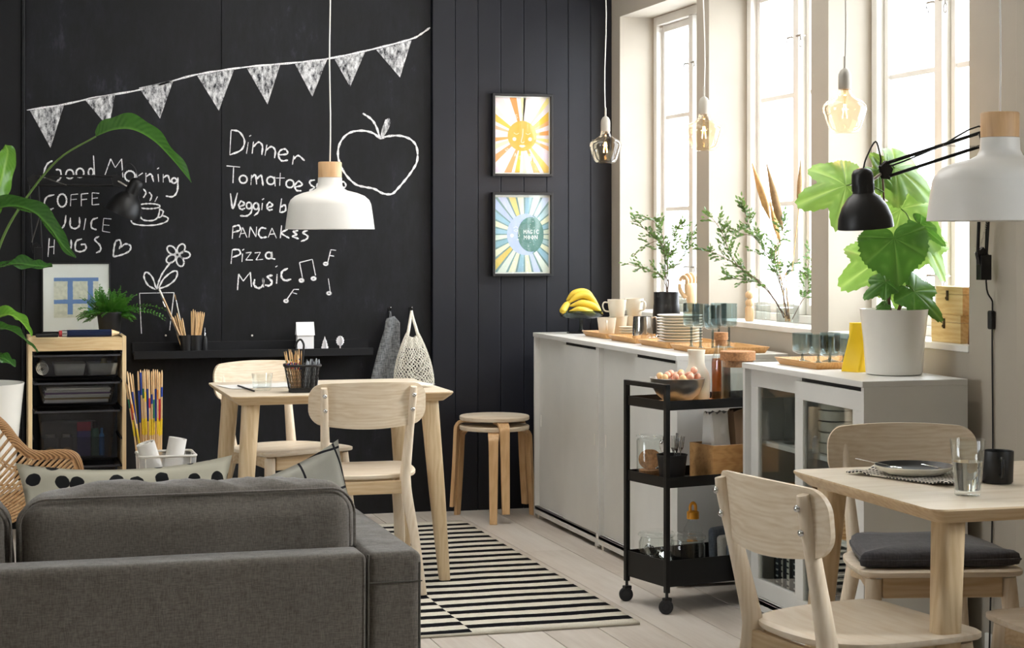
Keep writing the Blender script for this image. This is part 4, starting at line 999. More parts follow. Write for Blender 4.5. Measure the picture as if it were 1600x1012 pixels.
# ---- hooks, towel, net bag
def hook(px, lab):
    q = aty(px, 483, WY); t = thing('wall_hook', lab, 'hook', (q.x, WY, q.z), 0, 'hooks')
    mb = MB(); mb.tube(cr([(0, 0, -.01), (0, -.02, -.012), (0, -.030, -.002), (0, -.032, .006)], 4), .0032, 8); mb.sphere((0, -.032, .008), .0065, 10, 6); mb.build('hook_arm', 'black_metal', t, smooth=60)
    mb = MB(); mb.box(-.005, .005, -.004, 0, -.045, .01); mb.build('plate', 'black_metal', t, bevel=.001)
    k = MB(); k.sphere((0, -.037, .010), .0032, 8, 5); k.build('screw_cap', 'chrome', t, smooth=60); return q
h1 = hook(608, 'small black wall hook that carries the grey towel'); h2 = hook(641, 'small black wall hook that carries the net bag')
# towel: hangs from its loop, a folded drape
mb = MB(); nu, nv = 28, 26; vs = []; fs = []
def tw(u, v):   # u across 0..1, v down 0..1
    zt = h1.z-.045-v*.36
    xl = h1.x+.018-(.035+.085*v**.8)-.02*v; xr = h1.x+.018+.028-.004*v
    x = xl+(xr-xl)*u
    y = WY-.032-.016*sin(u*7+v*1.5)*(.35+v)-.01*v
    z = zt-.012*abs(u-.6)*(1-v)*4+(.03*(1-u) if v < .05 else 0)
    return (x, y, z)
for j in range(nv+1):
    for i in range(nu+1): vs.append(tw(i/nu, j/nv))
for j in range(nv):
    for i in range(nu): a = j*(nu+1)+i; fs.append((a, a+1, a+nu+2, a+nu+1))
mb.add(vs, fs); tw_o = mb.build('towel', 'towel_grey', None, smooth=80, solid=.006)
tag(tw_o, 'grey speckled towel hanging on the left hook by the ledge', 'towel')
MB().tube(cr([(h1.x-.006, WY-.03, h1.z-.07), (h1.x-.004, WY-.036, h1.z-.03), (h1.x, WY-.024, h1.z-.005), (h1.x+.004, WY-.030, h1.z-.03), (h1.x+.008, WY-.03, h1.z-.07)], 4), .0025, 6).build('loop', 'towel_grey', tw_o, smooth=60)
# net bag
nb = thing('net_bag', 'cream crocheted net bag hanging on the right hook', 'bag', (h2.x, WY-.05, h2.z-.40))
mb = MB(); 
for s_ in (-1, 1):
    P = cr([(0, .022, .395), (s_*.006, .018, .36), (s_*.020, .0, .30), (s_*.030, -.004, .262)], 5); mb.tube(P, [.006+.003*k/len(P) for k in range(len(P))], 8, flat=((1, 0, 0), .6))
mb.tube(cr([(-.032, 0, .262), (-.012, -.006, .250), (.012, -.006, .250), (.032, 0, .262)], 4), .006, 8)
mb.build('handle', 'net_cotton', nb, smooth=60)
def bagp(a, v, k=1):   # v 0 top .. 1 bottom
    z = .275-.275*v; wd = .030+.072*math.sin(min(1, v*1.12)*pi*.5)**.9
    if v > .86: wd *= math.sqrt(max(0, 1-((v-.86)/.15)**2*.85))
    dp = wd*.42+.004*sin(a*9)
    return V((wd*k*cos(a)+.008*v, dp*k*sin(a)-.0, z+.012*cos(a*2)*(1-v)))
mb = MB(); na, nv = 30, 26
vs = [bagp(2*pi*(i+.5*(j % 2))/na, j/nv) for j in range(nv+1) for i in range(na)]; fs = []
for j in range(nv):
    for i in range(na):
        i2 = (i+1) % na
        if j % 2 == 0: fs += [(j*na+i, j*na+i2, (j+1)*na+i)]
        else: fs += [(j*na+i, (j+1)*na+i2, (j+1)*na+i)] if False else [(j*na+i, j*na+i2, (j+1)*na+i2)]
# diamond mesh threads
tb = MB()
for s_ in (0, 1):
    for i in range(na):
        P = []
        for j in range(nv+1):
            a = 2*pi*(i+(j*.5 if s_ else -j*.5))/na+.05*sin(j*1.3+i); P.append(bagp(a, j/nv))
        tb.tube(P, .0024, 4, cap=False)
tb.build('net', 'net_cotton', nb, smooth=60, kind='stuff')
mb = MB(); rings = [[bagp(2*pi*i/24, v, .82) for i in range(24)] for v in (0.02, .08, .14, .20)]; mb.loft(rings, cap=False); mb.build('gathered_cloth', 'net_cotton', nb, smooth=60)

# ---- on top of the pine frame
TZ = .9125
t, w, h, fw = frame('framed_picture', 'white framed blue checked picture leaning on the wall above the pine frame', 'picture', 66, 174, 407, 516, 8.74, .018, .006)
t.location = (t.location.x, 8.80, TZ+.002); t.rotation_euler = (R(-5), 0, 0); 
m, nt, b = base('blue_check'); co = coords(nt); sp = N(nt, 'ShaderNodeSeparateXYZ'); nt.links.new(co, sp.inputs[0]); nz = noise(nt, co, 60, 3)
def band(axis, c, wd):
    return mth('LESS_THAN', mth('ABSOLUTE', mth('SUBTRACT', mth('ADD', sp.outputs[axis], mth('MULTIPLY_ADD', nz, .006, -.003)), c)), wd)
def mth(op, a, bb=None, c=None, nt_=None):
    n = N(nt, 'ShaderNodeMath', operation=op)
    for k, q in enumerate((a, bb, c)):
        if q is None: continue
        if isinstance(q, (int, float)): n.inputs[k].default_value = q
        else: nt.links.new(q, n.inputs[k])
    return n.outputs[0]
bw = mth('MAXIMUM', mth('MAXIMUM', band(0, -.028, .012), band(0, .065, .012)), mth('MAXIMUM', band(2, .250, .009), band(2, .145, .010)))
bw = mth('MULTIPLY', bw, mth('GREATER_THAN', sp.outputs[2], .085))
mixc = N(nt, 'ShaderNodeMix'); mixc.data_type = 'RGBA'; nt.links.new(bw, mixc.inputs[0]); nt.links.new(ramp(nt, nz, [(.35, srgb('cfcdbb')), (.65, srgb('e4e1cf'))]), mixc.inputs[6]); mixc.inputs[7].default_value = srgb('6f8fc4'); nt.links.new(mixc.outputs[2], b.inputs['Base Color'])
MB().box(-w/2+.055, w/2-.055, -.0135, -.012, .07, h-.07).build('print', 'blue_check', t)
MB().box(-w/2+fw, w/2-fw, -.016, -.015, fw, h-fw).build('glass_pane', 'clear_glass', t)
fp = aty(171, 515, 8.62)
fe = thing('potted_fern', 'bushy green fern in a black pot on top of the pine frame', 'plant', (fp.x, 8.61, TZ))
MB().lathe([(0, 0), (.042, 0), (.046, .004), (.058, .10), (.060, .10), (.060, .105), (.055, .105), (.052, .09), (0, .09)], 28).build('pot', 'black_plastic', fe, smooth=40)
MB().lathe([(0, .092), (.052, .090)], 20).build('soil', 'soil', fe)
rn = random.Random(11)
for k in range(84):
    a = rn.uniform(0, 2*pi); el = rn.uniform(.1, 1.45); L = rn.uniform(.075, .145)
    if k in (3, 9, 17): a, el, L = rn.uniform(-.25, .1), rn.uniform(.35, .6), .24
    P = []; d = V((cos(a)*cos(el), sin(a)*cos(el)*.8, sin(el))); p = V((cos(a)*.025, sin(a)*.02, .09)); n_ = 16
    for i in range(n_+1):
        P.append(p.copy()); p = p+d*(L/n_); d = (d+V((rn.uniform(-.03, .03), rn.uniform(-.03, .03), -.04-.03*(el < .8)))).normalized()
    mb = MB(); mb.tube(P, [.0010*(1-.6*i/n_) for i in range(n_+1)], 3, cap=False)
    tw_ = V((rn.uniform(-.6, .6), rn.uniform(-.6, .6), 1))
    for i in range(1, n_+1):
        t_ = (P[i]-P[i-1]).normalized(); sd = t_.cross(tw_); sd = sd.normalized() if sd.length > .05 else V((1, 0, 0)); l = .021*sin(pi*(i/n_*.86+.12))+.002
        for s_ in (-1, 1):
            e = P[i]+sd*s_*l+t_*l*.3+V((0, 0, rn.uniform(-.006, .005))); m_ = (P[i]+e)/2; wv = t_*.0046
            mb.add([P[i], m_+wv, e, m_-wv], [(0, 1, 2, 3)])
    mb.build('frond', 'leaf_fern', fe)
# giant pencil and remote
def bigpencil():
    a = aty(90, 524, 8.535); b_ = aty(188, 527, 8.50); L = b_.x-a.x
    t = thing('giant_pencil', 'oversized dark blue pencil with red eraser lying on the pine frame', 'decoration', (a.x, 8.42, TZ+.017), 0)
    t.location = (a.x, 8.40, TZ+.0175)
    M_ = Matrix.Rotation(R(90), 4, 'Y')
    def seg(nm, mt_, pr, n=6): mb = MB(); mb.lathe(pr, n, M=M_, a0=R(0)); return mb.build(nm, mt_, t, smooth=25)
    seg('eraser', 'red_eraser', [(0, 0), (.013, 0), (.0145, .003), (.0145, .016)], 20); seg('ferrule', 'chrome', [(.0155, .014), (.0155, .036), (.0145, .036)], 20)
    seg('shaft', 'navy_paint', [(0, .034), (.0165, .034), (.0165, L-.045), (0, L-.045)]); seg('sharpened_cone', 'pine', [(.0165, L-.046), (.0045, L-.012)], 20); seg('lead', 'navy_paint', [(.0046, L-.0125), (.0, L)], 12)
bigpencil()
q = aty(72, 527, 8.42)
MB().rbox(.10, .035, .016, .006, 8).build('stapler_box', 'black_plastic', None, smooth=60, loc=(q.x+.005, 8.44, TZ+.0085))
tag(bpy.data.objects['stapler_box'], 'small flat black gadget lying left of the giant pencil', 'gadget')
bpy.data.objects['stapler_box'].name = 'black_gadget'

# ---- contents of the plastic drawers
DZ = [.828-.095+.002, .703-.095+.002, .575-.215+.002]
q = lambda px, y=8.50: aty(px, 575, y).x
# rolled cloth
mb = MB(); cx_, cz_ = q(66), DZ[0]+.030; P = []
for k in range(60): a = k*.36; r_ = .006+.0011*k*.36; P.append((cx_+r_*cos(a), cz_+r_*sin(a)))
vs = []; fs = []
for y_ in (8.51, 8.66): vs += [(x, y_, z) for x, z in P]
for k in range(59): fs.append((k, k+1, 61+k, 60+k))
mb.add(vs, fs); o = mb.build('rolled_cloth', 'paper', None, smooth=60, solid=.004); tag(o, 'rolled up white cloth in the top plastic drawer', 'cloth')
for k, (a, b_) in enumerate(((84, 134), (138, 184))):
    x0, x1 = q(a), q(b_); mb = MB(); cxx = (x0+x1)/2; wd = (x1-x0)
    mb.loft([[(x, y, 0) for x, y in rrect(wd-.02, .14, .01, 3)], [(x, y, .052) for x, y in rrect(wd, .16, .012, 3)]], cap=False); mb.add([(x, y, .0) for x, y in rrect(wd-.02, .14, .01, 3)], [tuple(range(16))])
    o = mb.build('organizer_tray', flatmat('b5b6ae'), None, smooth=40, loc=(cxx, 8.585, DZ[0]+.001), solid=.002); tag(o, ('left' if k == 0 else 'right')+' pale grey organizer tray inside the top plastic drawer', 'tray')
mb = MB(); mb.lathe([(0, 0), (.016, 0), (.016, .05), (.012, .055), (.012, .066), (0, .066)], 16); o = mb.build('glue_pot', flatmat('cdbf6a'), None, smooth=40, loc=(q(164), 8.58, DZ[0]+.003)); tag(o, 'small pot with a yellowish lid in the top plastic drawer', 'pot')
cl = ['c8c8cc', 'e2e0da', '8f7a4a', 'dcdcd8', 'e6e4de', '7a5a8a', 'e9e7e2', 'dddad0']
z = DZ[1]+.001
for k in range(8):
    th = rn.uniform(.0062, .009); x0, x1 = q(66+(k > 4)*0+rn.uniform(2, 8)), q(171+rn.uniform(-2, 3)); o = MB().box(-(x1-x0)/2, (x1-x0)/2, -.08, .08, 0, th).build('notebook', flatmat(cl[k]), None, bevel=.001, bseg=1, loc=((x0+x1)/2, 8.595, z))
    tag(o, ORD[k]+' notebook from the bottom of the pile in the second plastic drawer', 'book', 'notebooks in the second drawer'); z += th+.0003
def tubeb(nm, px, hgt, r_, body, capm, lab, y=8.56):
    t = thing(nm, lab, 'tube', (q(px, y), y, DZ[2]+.002)); 
    MB().lathe([(0, 0), (r_, 0), (r_, hgt*.72), (r_*.7, hgt*.8), (0, hgt*.8)], 14).build('body', body, t, smooth=40); MB().lathe([(r_*.5, hgt*.8), (r_*.5, hgt), (0, hgt)], 12).build('cap', capm, t, smooth=40)
tubeb('paint_bottle', 148, .155, .020, 'tube_green', 'black_plastic', 'green paint bottle in the deep plastic drawer'); tubeb('paint_bottle', 159, .125, .012, 'tube_blue', 'tube_blue', 'slim blue paint tube in the deep plastic drawer', 8.55)
o = MB().box(-.030, .030, -.006, .006, 0, .155).build('crayon_pack', ['tube_purple'], None, bevel=.002, loc=(q(131, 8.54), 8.54, DZ[2]+.002)); tag(o, 'flat purple pack of crayons upright in the deep plastic drawer', 'pack')
MB().box(-.0305, .0305, -.0065, .0065, .115, .1555).build('red_header', 'tube_red', o)
for k, (px, lab) in enumerate(((80, 'left'), (106, 'right'))):
    t = thing('small_glass_jar', lab+' small glass jar with a silver lid in the deep plastic drawer', 'jar', (q(px), 8.57, DZ[2]+.003)); MB().lathe([(0, 0), (.026, 0), (.028, .01), (.028, .075), (.022, .085)], 18).build('glass', 'clear_glass', t, smooth=40); MB().lathe([(.024, .085), (.024, .10), (0, .10)], 18).build('lid', 'chrome', t, smooth=40)
    MB().lathe([(0, .003), (.024, .003), (.026, .02), (.015, .035), (0, .04)], 14).build('contents', 'cattail_tan', t, smooth=40)
o = MB().rbox(.26, .02, .15, .02, 8).build('paint_box', flatmat('6f7073'), None, smooth=60, loc=(q(108, 8.62), 8.68, DZ[2]+.078)); tag(o, 'grey hinged paint box standing at the back of the deep drawer', 'box')
o = MB(); rr0 = rrect(.29, .15, .01, 3); rr1 = rrect(.31, .17, .01, 3); o.loft([[(x, y, 0) for x, y in rr0], [(x, y, .09) for x, y in rr1]], cap=False); o = o.build('inner_tray', 'clear_plastic', None, smooth=40, loc=((tx0+tx1)/2+.0, 8.595, DZ[2]+.001)); tag(o, 'clear plastic tray set inside the deep drawer', 'tray')

# ---- bin with paper rolls and pick-up sticks
bxp = aty(259, 710, 8.15)
bn = thing('paper_bin', 'white mesh bin with frosted rim holding rolls of paper', 'bin', (bxp.x, 8.15, 0)); hz = .415
mb = MB(); o0, o1 = rrect(.20, .18, .02, 4), rrect(.245, .22, .025, 4)
mb.loft([[(x, y, .002) for x, y in o0], [(x, y, hz-.015) for x, y in o1]], cap=False); mb.add([(x, y, .002) for x, y in o0], [tuple(range(20))]); mb.build('mesh_wall', 'frost_plastic', bn, smooth=40)
mb = MB(); mb.tube([(x, y, hz-.008) for x, y in o1], .006, 8, closed=True); mb.build('rim', 'white_metal', bn, smooth=60)
for k in range(0, 20, 5):
    for e in (0, 4):
        mb = MB(); i = k+e if e == 0 else k+4; mb.tube([(o0[i % 20][0], o0[i % 20][1], .004), (o1[i % 20][0], o1[i % 20][1], hz-.01)], .002, 5)
        mb.build('wire', 'white_metal', bn, smooth=60)
def roll(lab, a, b_, r_):
    a, b_ = V(a), V(b_); L = (b_-a).length; M_ = (b_-a).to_track_quat('Z', 'Y').to_matrix().to_4x4(); mb = MB()
    mb.lathe([(r_*.35, .002), (r_, 0), (r_, L), (r_*.82, L-.001), (r_*.80, L-.02), (r_*.6, L-.02), (r_*.58, L-.001), (r_*.36, L-.001), (r_*.34, L-.05)], 28, M=M_); o = mb.build('paper_roll', 'paper', None, smooth=40, loc=a); tag(o, lab, 'paper roll')
roll('thick white paper roll leaning left in the white bin', (bxp.x+.035, 8.13, .05), aty(227, 692, 8.10), .041)
roll('white paper roll leaning right in the white bin', (bxp.x-.02, 8.20, .05), aty(278, 684, 8.20), .040)
rn = random.Random(21); bc = ['paint_red', 'paint_blue', 'paint_green', 'paint_yellow', 'paint_orange']
cfgs = [(199, 580, 216, 8.36), (203, 582, 222, 8.37), (196, 596, 218, 8.38), (207, 584, 219, 8.4), (200, 600, 224, 8.35)]+[(216+3.35*k+rn.uniform(-.6, .6), 578+rn.uniform(-1.5, 3), 222+2.7*k, 8.34+rn.uniform(0, .07)) for k in range(12)]
for k, (pa, ya, pb, yy_) in enumerate(cfgs):
    b_ = aty(pb, 700, yy_+.0); c1 = bc[k % 5]; c2 = bc[(k*3+1) % 5]; top = aty(pa, ya, yy_)
    zb = .03; d = (b_-top); a = top+d*((zb-top.z)/d.z); a.x = top.x+(a.x-top.x)*.8
    s1 = rn.uniform(.55, .75)
    stick('pick_up_stick', (ORD[k]+' of the slanting tall game sticks right beside the pine frame' if k < 5 else ORD[k-5]+' from the left of the upright tall game sticks behind the white bin'), 'stick', a, top, .0042, 'stick_wood', 'tall game sticks by the pine frame', ((s1+.1, s1+.1+(.06 if k % 3 else .14), c1), (.60, .70, 'paint_yellow')) if k % 4 != 1 else ((.68, .88, 'paint_blue'),))
# ================================================================== THINGS ON THE CABINETS
CT = .9005
def tray(lab, cx, cy, dx, dy, z, group=None, base_mat='bamboo_y'):
    t = thing('bamboo_tray', lab, 'tray', (cx, cy, z), 0, group)
    mb = MB(); o0, o1 = rrect(dx-.03, dy-.03, .006, 2), rrect(dx, dy, .008, 2); i1, i0 = rrect(dx-.012, dy-.012, .006, 2), rrect(dx-.04, dy-.04, .005, 2)
    mb.loft([[(x, y, 0) for x, y in o0], [(x, y, .024) for x, y in o1], [(x, y, .024) for x, y in i1], [(x, y, .007) for x, y in i0]], cap=False)
    mb.add([(x, y, 0) for x, y in o0], [tuple(range(len(o0)))]); mb.add([(x, y, .007) for x, y in i0], [tuple(range(len(i0)))])
    mb.build('tray_body', base_mat, t, smooth=25); return t
GTY = 'bamboo trays in a row'
TR = [(2.875, 7.975), (2.865, 7.575), (2.865, 7.195), (2.865, 6.815)]
for (x, y), lab in zip(TR, ('bamboo tray with four white mugs next to the banana bowl', 'bamboo tray under the steel creamer and small saucers', 'bamboo tray under the tall stack of white plates', 'bamboo tray under the tall smoky wine glasses')): tray(lab, x, y, .30, .338, CT)
tray('bamboo tray with short smoky goblets beside the yellow vase', 2.90, 5.90, .27, .34, CT)
TT = CT+.0075
# mugs
def mug(lab, x, y, z, rz, col='cream_ceramic'):
    t = thing('mug', lab, 'mug', (x, y, z), rz, 'cream mugs on the tray')
    MB().lathe([(0, .0), (.030, 0), (.034, .004), (.040, .045), (.0445, .082), (.0425, .082), (.037, .04), (.032, .008), (0, .006)], 28).build('body', col, t, smooth=50)
    MB().tube(cr([(.040, 0, .068), (.062, 0, .068), (.068, 0, .050), (.058, 0, .030), (.038, 0, .026)], 5), .0045, 8, flat=((0, 1, 0), .8)).build('handle', col, t, smooth=60); return t
def mpos(px, x): p = atx(px, 500, x); return p.x, p.y
for lab, px, X_, z, rz in (('cream mug, bottom left of the pile, its handle toward the room', 948, 2.80, TT, -110), ('cream mug standing behind the front mug, under the left upper mug', 966, 2.90, TT, 180), ('cream mug stacked on top, left of the two upper ones', 964, 2.855, TT+.083, 175), ('cream mug low behind the steel creamer', 989, 2.985, TT, 190)):
    p = atx(px, 500, X_); m_ = mug(lab, p.x, p.y, z, R(rz))
p = atx(991, 500, 2.985); mug('cream mug stacked on top behind the steel creamer', p.x, p.y, TT+.083, R(-60))
# saucers + creamer
p = atx(981, 515, 2.86)
for k in range(4):
    mb = MB(); mb.lathe([(0, 0), (.022, 0), (.040, .008), (.042, .010), (.040, .0105), (.022, .003), (0, .003)], 24); o = mb.build('saucer', 'cream_ceramic', None, smooth=50, loc=(p.x, p.y, TT+.0115*k)); tag(o, ORD[k]+' small cream saucer from the bottom, left of the steel creamer', 'saucer', 'stacked saucers')
p = atx(1004, 515, 2.80); t = thing('steel_creamer', 'polished steel creamer on the second bamboo tray', 'creamer', (p.x, p.y, TT))
MB().lathe([(0, 0), (.047, 0), (.048, .003), (.044, .06), (.041, .105), (.039, .105), (.042, .06), (.045, .005), (0, .004)], 40).build('body', 'chrome', t, smooth=50)
MB().tube(cr([(.040, .01, .095), (.068, .01, .098), (.070, .01, .02), (.046, .01, .014)], 6), .006, 8, flat=((0, 1, 0), .5)).build('handle', 'chrome', t, smooth=60)
MB().loft([[(-.030, -.02, .104), (-.036, 0, .104), (-.030, .02, .104)], [(-.034, -.012, .107), (-.050, 0, .109), (-.034, .012, .107)]], cap=True).build('spout', 'chrome', t)
# plates
p = atx(1062, 520, 2.85)
for k in range(10):
    s_ = .096; mb = MB(); mb.lathe([(0, 0), (.062, 0), (.066, .002), (.090, .010), (.0965, .0145), (.0955, .0155), (.088, .0125), (.062, .004), (0, .004)], 40, M=Matrix.Translation((rn.uniform(-.001, .001), 0, 0)))
    o = mb.build('plate', 'cream_ceramic', None, smooth=50, loc=(p.x, p.y, TT+.0122*k)); tag(o, ORD[k]+' off-white plate from the bottom of the tall stack', 'plate', 'stacked plates')
# tall smoky wine glasses
def goblet(name, lab, x, y, z, bowl_r, bowl_h, stem_h, group):
    t = thing(name, lab, 'glass', (x, y, z), 0, group); r = bowl_r; z0 = stem_h
    MB().lathe([(0, z0), (r*.55, z0+.002), (r*.88, z0+.008), (r*.98, z0+.018), (r, z0+.035), (r, z0+bowl_h), (r-.0014, z0+bowl_h), (r-.002, z0+.035), (r*.85, z0+.014), (r*.5, z0+.008), (0, z0+.007)], 28).build('bowl', 'smoke_glass', t, smooth=60)
    MB().lathe([(.0045, z0+.001), (.0050, z0-.006), (.0045, z0*.6), (.0055, .012), (.010, .006)], 14).build('stem', 'smoke_stem', t, smooth=60)
    MB().lathe([(0, .0), (.030, 0), (.0305, .0025), (.012, .007), (0, .008)], 24).build('foot', 'smoke_stem', t, smooth=60)
thin_glass('smoke_stem', (.55, .62, .64), 1.6)
for k, (px, X_) in enumerate(((1078, 2.80), (1094.5, 2.80), (1113.5, 2.785), (1123, 2.905), (1139, 2.93))):
    p = atx(px, 545, X_); p.y = max(6.685, min(6.95, p.y))
    goblet('wine_glass', 'tall smoky blue wine glass, number%s' % '' if False else ['tall smoky wine glass, leftmost on the fourth tray', 'tall smoky wine glass, second from the left in the front row', 'tall smoky wine glass right of the front row, nearest the corked bottle', 'tall smoky wine glass in the back row, left one', 'tall smoky wine glass in the back row, rightmost'][k], p.x, p.y, TT, .034, .098, .085, 'tall smoky wine glasses')
labs = ['front left', 'front middle', 'front right', 'back left', 'back middle', 'back right']
for k, (px, X_, yy_) in enumerate(((1246.5, 2.85, 6.01), (1265, 2.86, 5.90), (1282, 2.85, 5.79), (1262, 2.96, 6.01), (1288, 2.965, 5.91), (1307, 2.965, 5.80))):
    goblet('stemmed_tumbler', 'short-stemmed smoky goblet, %s of the six on the tray' % labs[k], X_, yy_, TT, .037, .075, .030, 'short smoky goblets')
# banana bowl
p = atx(908, 520, 2.80); t = thing('footed_bowl', 'dark smoky glass footed bowl holding bananas', 'bowl', (p.x, p.y, CT)); BP = p
MB().lathe([(0, .072), (.085, .074), (.102, .082), (.108, .110), (.106, .110), (.100, .086), (.085, .079), (0, .078)], 40).build('bowl', 'dark_glass', t, smooth=60)
MB().lathe([(.012, .073), (.009, .06), (.009, .02), (.014, .010)], 20).build('stem', 'dark_glass', t, smooth=60)
MB().lathe([(0, 0), (.070, 0), (.071, .003), (.02, .009), (0, .010)], 32).build('foot', 'black_plastic', t, smooth=60)
bn_ = thing('banana_bunch', 'bunch of ripe yellow bananas piled in the footed bowl', 'bananas', (p.x, p.y, CT+.081))
ban = [[(-.072, .01, .074), (-.03, 0, .112), (.03, 0, .112), (.085, -.01, .04)], [(-.070, -.02, .066), (-.02, -.02, .098), (.035, -.03, .092), (.092, -.03, .022)], [(-.068, -.03, .05), (-.01, -.045, .064), (.045, -.05, .050), (.090, -.055, .012)], [(-.055, .0, .075), (-.085, -.02, .050), (-.105, -.04, .028), (-.110, -.045, .004+.01)], [(-.080, -.05, .022), (-.03, -.068, .034), (.02, -.07, .018), (.05, -.07, .012)], [(-.06, .03, .07), (0, .04, .100), (.05, .04, .07), (.08, .04, .02)], [(-.06, .02, .02), (0, .02, .028), (.05, .03, .028), (.07, .03, .022)]]
for P4_ in ban:
    P = cr(P4_, 6); n_ = len(P)-1; R_ = [.0205*min(1, .28+2.6*min(i/n_, 1-i/n_)) for i in range(n_+1)]; R_[0] = .005; R_[-1] = .004
    o = MB(); o.tube(P, R_, 6, M=None); b_ = o.build('banana', 'banana_skin', bn_, smooth=80, subsurf=1)
    q = MB(); q.sphere(P[-1], .0055, 8, 5); q.build('tip', 'banana_tip', b_, smooth=60)
# black pitcher with branches
p = aty(1041, 530, 7.745); PX = V((3.005, 7.76, CT)); t = thing('black_pitcher', 'tall matt black pitcher holding leafy branches by the first window', 'pitcher', tuple(PX))
MB().lathe([(0, 0), (.064, 0), (.066, .004), (.062, .12), (.0585, .155), (.0575, .157), (.0575, .212), (.0555, .212), (.055, .12), (0, .12)], 36).build('body', 'black_ceramic', t, smooth=45)
MB().loft([[(-.040, -.036, .211), (-.052, -.030, .211), (-.050, -.012, .211)], [(-.044, -.036, .190), (-.0555, -.026, .190), (-.052, -.014, .190)]]).build('spout', 'black_ceramic', t)
# wooden hand and figures on the sills, glass vases
SZ = ZS+.0015
p = atx(1081, 470, 3.19); t = thing('wooden_hand', 'jointed wooden artist hand standing on the first window sill', 'figure', (p.x, p.y, SZ), R(200))
MB().lathe([(0, 0), (.034, 0), (.036, .006), (.030, .012), (.016, .014), (.016, .03)], 24).build('stand', 'figure_wood', t, smooth=45)
mb = MB(); rings = []
for z, a, b_ in ((.028, .022, .018), (.05, .024, .019), (.075, .031, .020), (.10, .040, .021), (.125, .044, .021), (.14, .043, .019), (.148, .040, .014)):
    rings.append([(a*cos(2*pi*i/18), b_*sin(2*pi*i/18), z) for i in range(18)])
mb.loft(rings); mb.build('palm', 'figure_wood', t, smooth=60)
for i, (x, L) in enumerate(((-.031, .040), (-.011, .050), (.010, .047), (.030, .038))):
    mb = MB(); mb.tube(cr([(x, 0, .142), (x*1.08, .003, .142+L*.55), (x*1.08, -.016, .142+L*.95), (x*1.05, -.038, .142+L*.75), (x*1.05, -.046, .142+L*.45)], 4), [.0105*(1-.022*q) for q in range(17)], 8); mb.build('finger', 'figure_wood', t, smooth=60)
mb = MB(); mb.tube(cr([(.034, -.004, .08), (.048, -.014, .10), (.052, -.026, .122), (.046, -.034, .14)], 4), [.0115*(1-.03*q) for q in range(13)], 8); mb.build('thumb', 'figure_wood', t, smooth=60)
p = atx(1171, 500, 3.17); t = thing('wooden_figure', 'stacked bird-like wooden figure on the second window sill', 'figure', (p.x, p.y, SZ))
MB().lathe([(0, 0), (.016, 0), (.019, .006), (.019, .055), (.016, .062), (.012, .064)], 20).build('body', 'figure_wood', t, smooth=50); MB().lathe([(.011, .063), (.017, .07), (.018, .085), (.012, .093), (.009, .095)], 20).build('chest', 'figure_wood', t, smooth=50)
mb = MB(); mb.sphere((0, 0, .112), .019, 16, 10, (1, 1, .95)); mb.build('head', 'figure_wood', t, smooth=60)
def vase(lab, px, X_, r, h, D_=None):
    p = atx(px, 500, X_); t = thing('glass_vase', lab, 'vase', (p.x, p.y, SZ)); MB().lathe([(0, 0), (r, 0), (r, h), (r-.003, h), (r-.003, .012), (0, .012)], 32).build('glass', 'clear_glass', t, smooth=40)
    mb = MB(); mb.lathe([(0, .0125), (r-.0035, .0125), (r-.0035, .07), (0, .07)], 32); mb.build('water', 'clear_glass', t, smooth=40); return p
v2 = vase('clear cylinder vase with branches and dried stalks in the second window', 1231, 3.185, .048, .25)
v1 = vase('small clear glass vase in the first window beside the wooden hand', 1064, 3.19, .030, .17)
v3 = vase('low clear glass jar on the second sill behind the wooden figure', 1192, 3.21, .035, .14)
# pine boxes and leaning book
def pbox(lab, px0, px1, pt, pb, z, X_, dx):
    a = atx(px0, pb, X_); b_ = atx(px1, pb, X_); y1, y0 = a.y, b_.y; h = .094; t = thing('wooden_box', lab, 'box', (X_, y0, z))
    MB().box(0, dx, 0, y1-y0, 0, h*.72).build('body', 'box_pine', t, bevel=.0015); MB().box(0, dx, 0, y1-y0, h*.73, h).build('lid', 'box_pine', t, bevel=.0015)
    mb = MB(); yc = (y1-y0)*.55; mb.box(-.003, 0, yc-.006, yc+.006, h*.50, h*.86); mb.tube([(-.004, yc-.006, h*.62), (-.008, yc, h*.56), (-.004, yc+.006, h*.62)], .0018, 6); mb.build('clasp', 'banana_tip', t)
pbox('lower pine box with a clasp on the third window sill', 1455, 1501, 490, 535, SZ, 3.135, .13)
pbox('upper pine box with a clasp, stacked on the other pine box', 1462, 1504, 446, 490, SZ+.0945, 3.14, .125)
t = thing('leaning_book', 'tall gilt-dotted dark book leaning at the right end of the third sill', 'book', (3.13, 5.318, SZ)); 
bm_ = Matrix.Rotation(R(4), 4, 'X')
MB().box(0, .15, 0, .003, 0, .215, M=bm_).build('cover', flatmat('5b4a26'), t); MB().box(0, .15, .022, .025, 0, .215, M=bm_).build('cover', flatmat('8a5b2c'), t); MB().box(.004, .148, .003, .022, .003, .212, M=bm_).build('pages', flatmat('a0703e'), t)

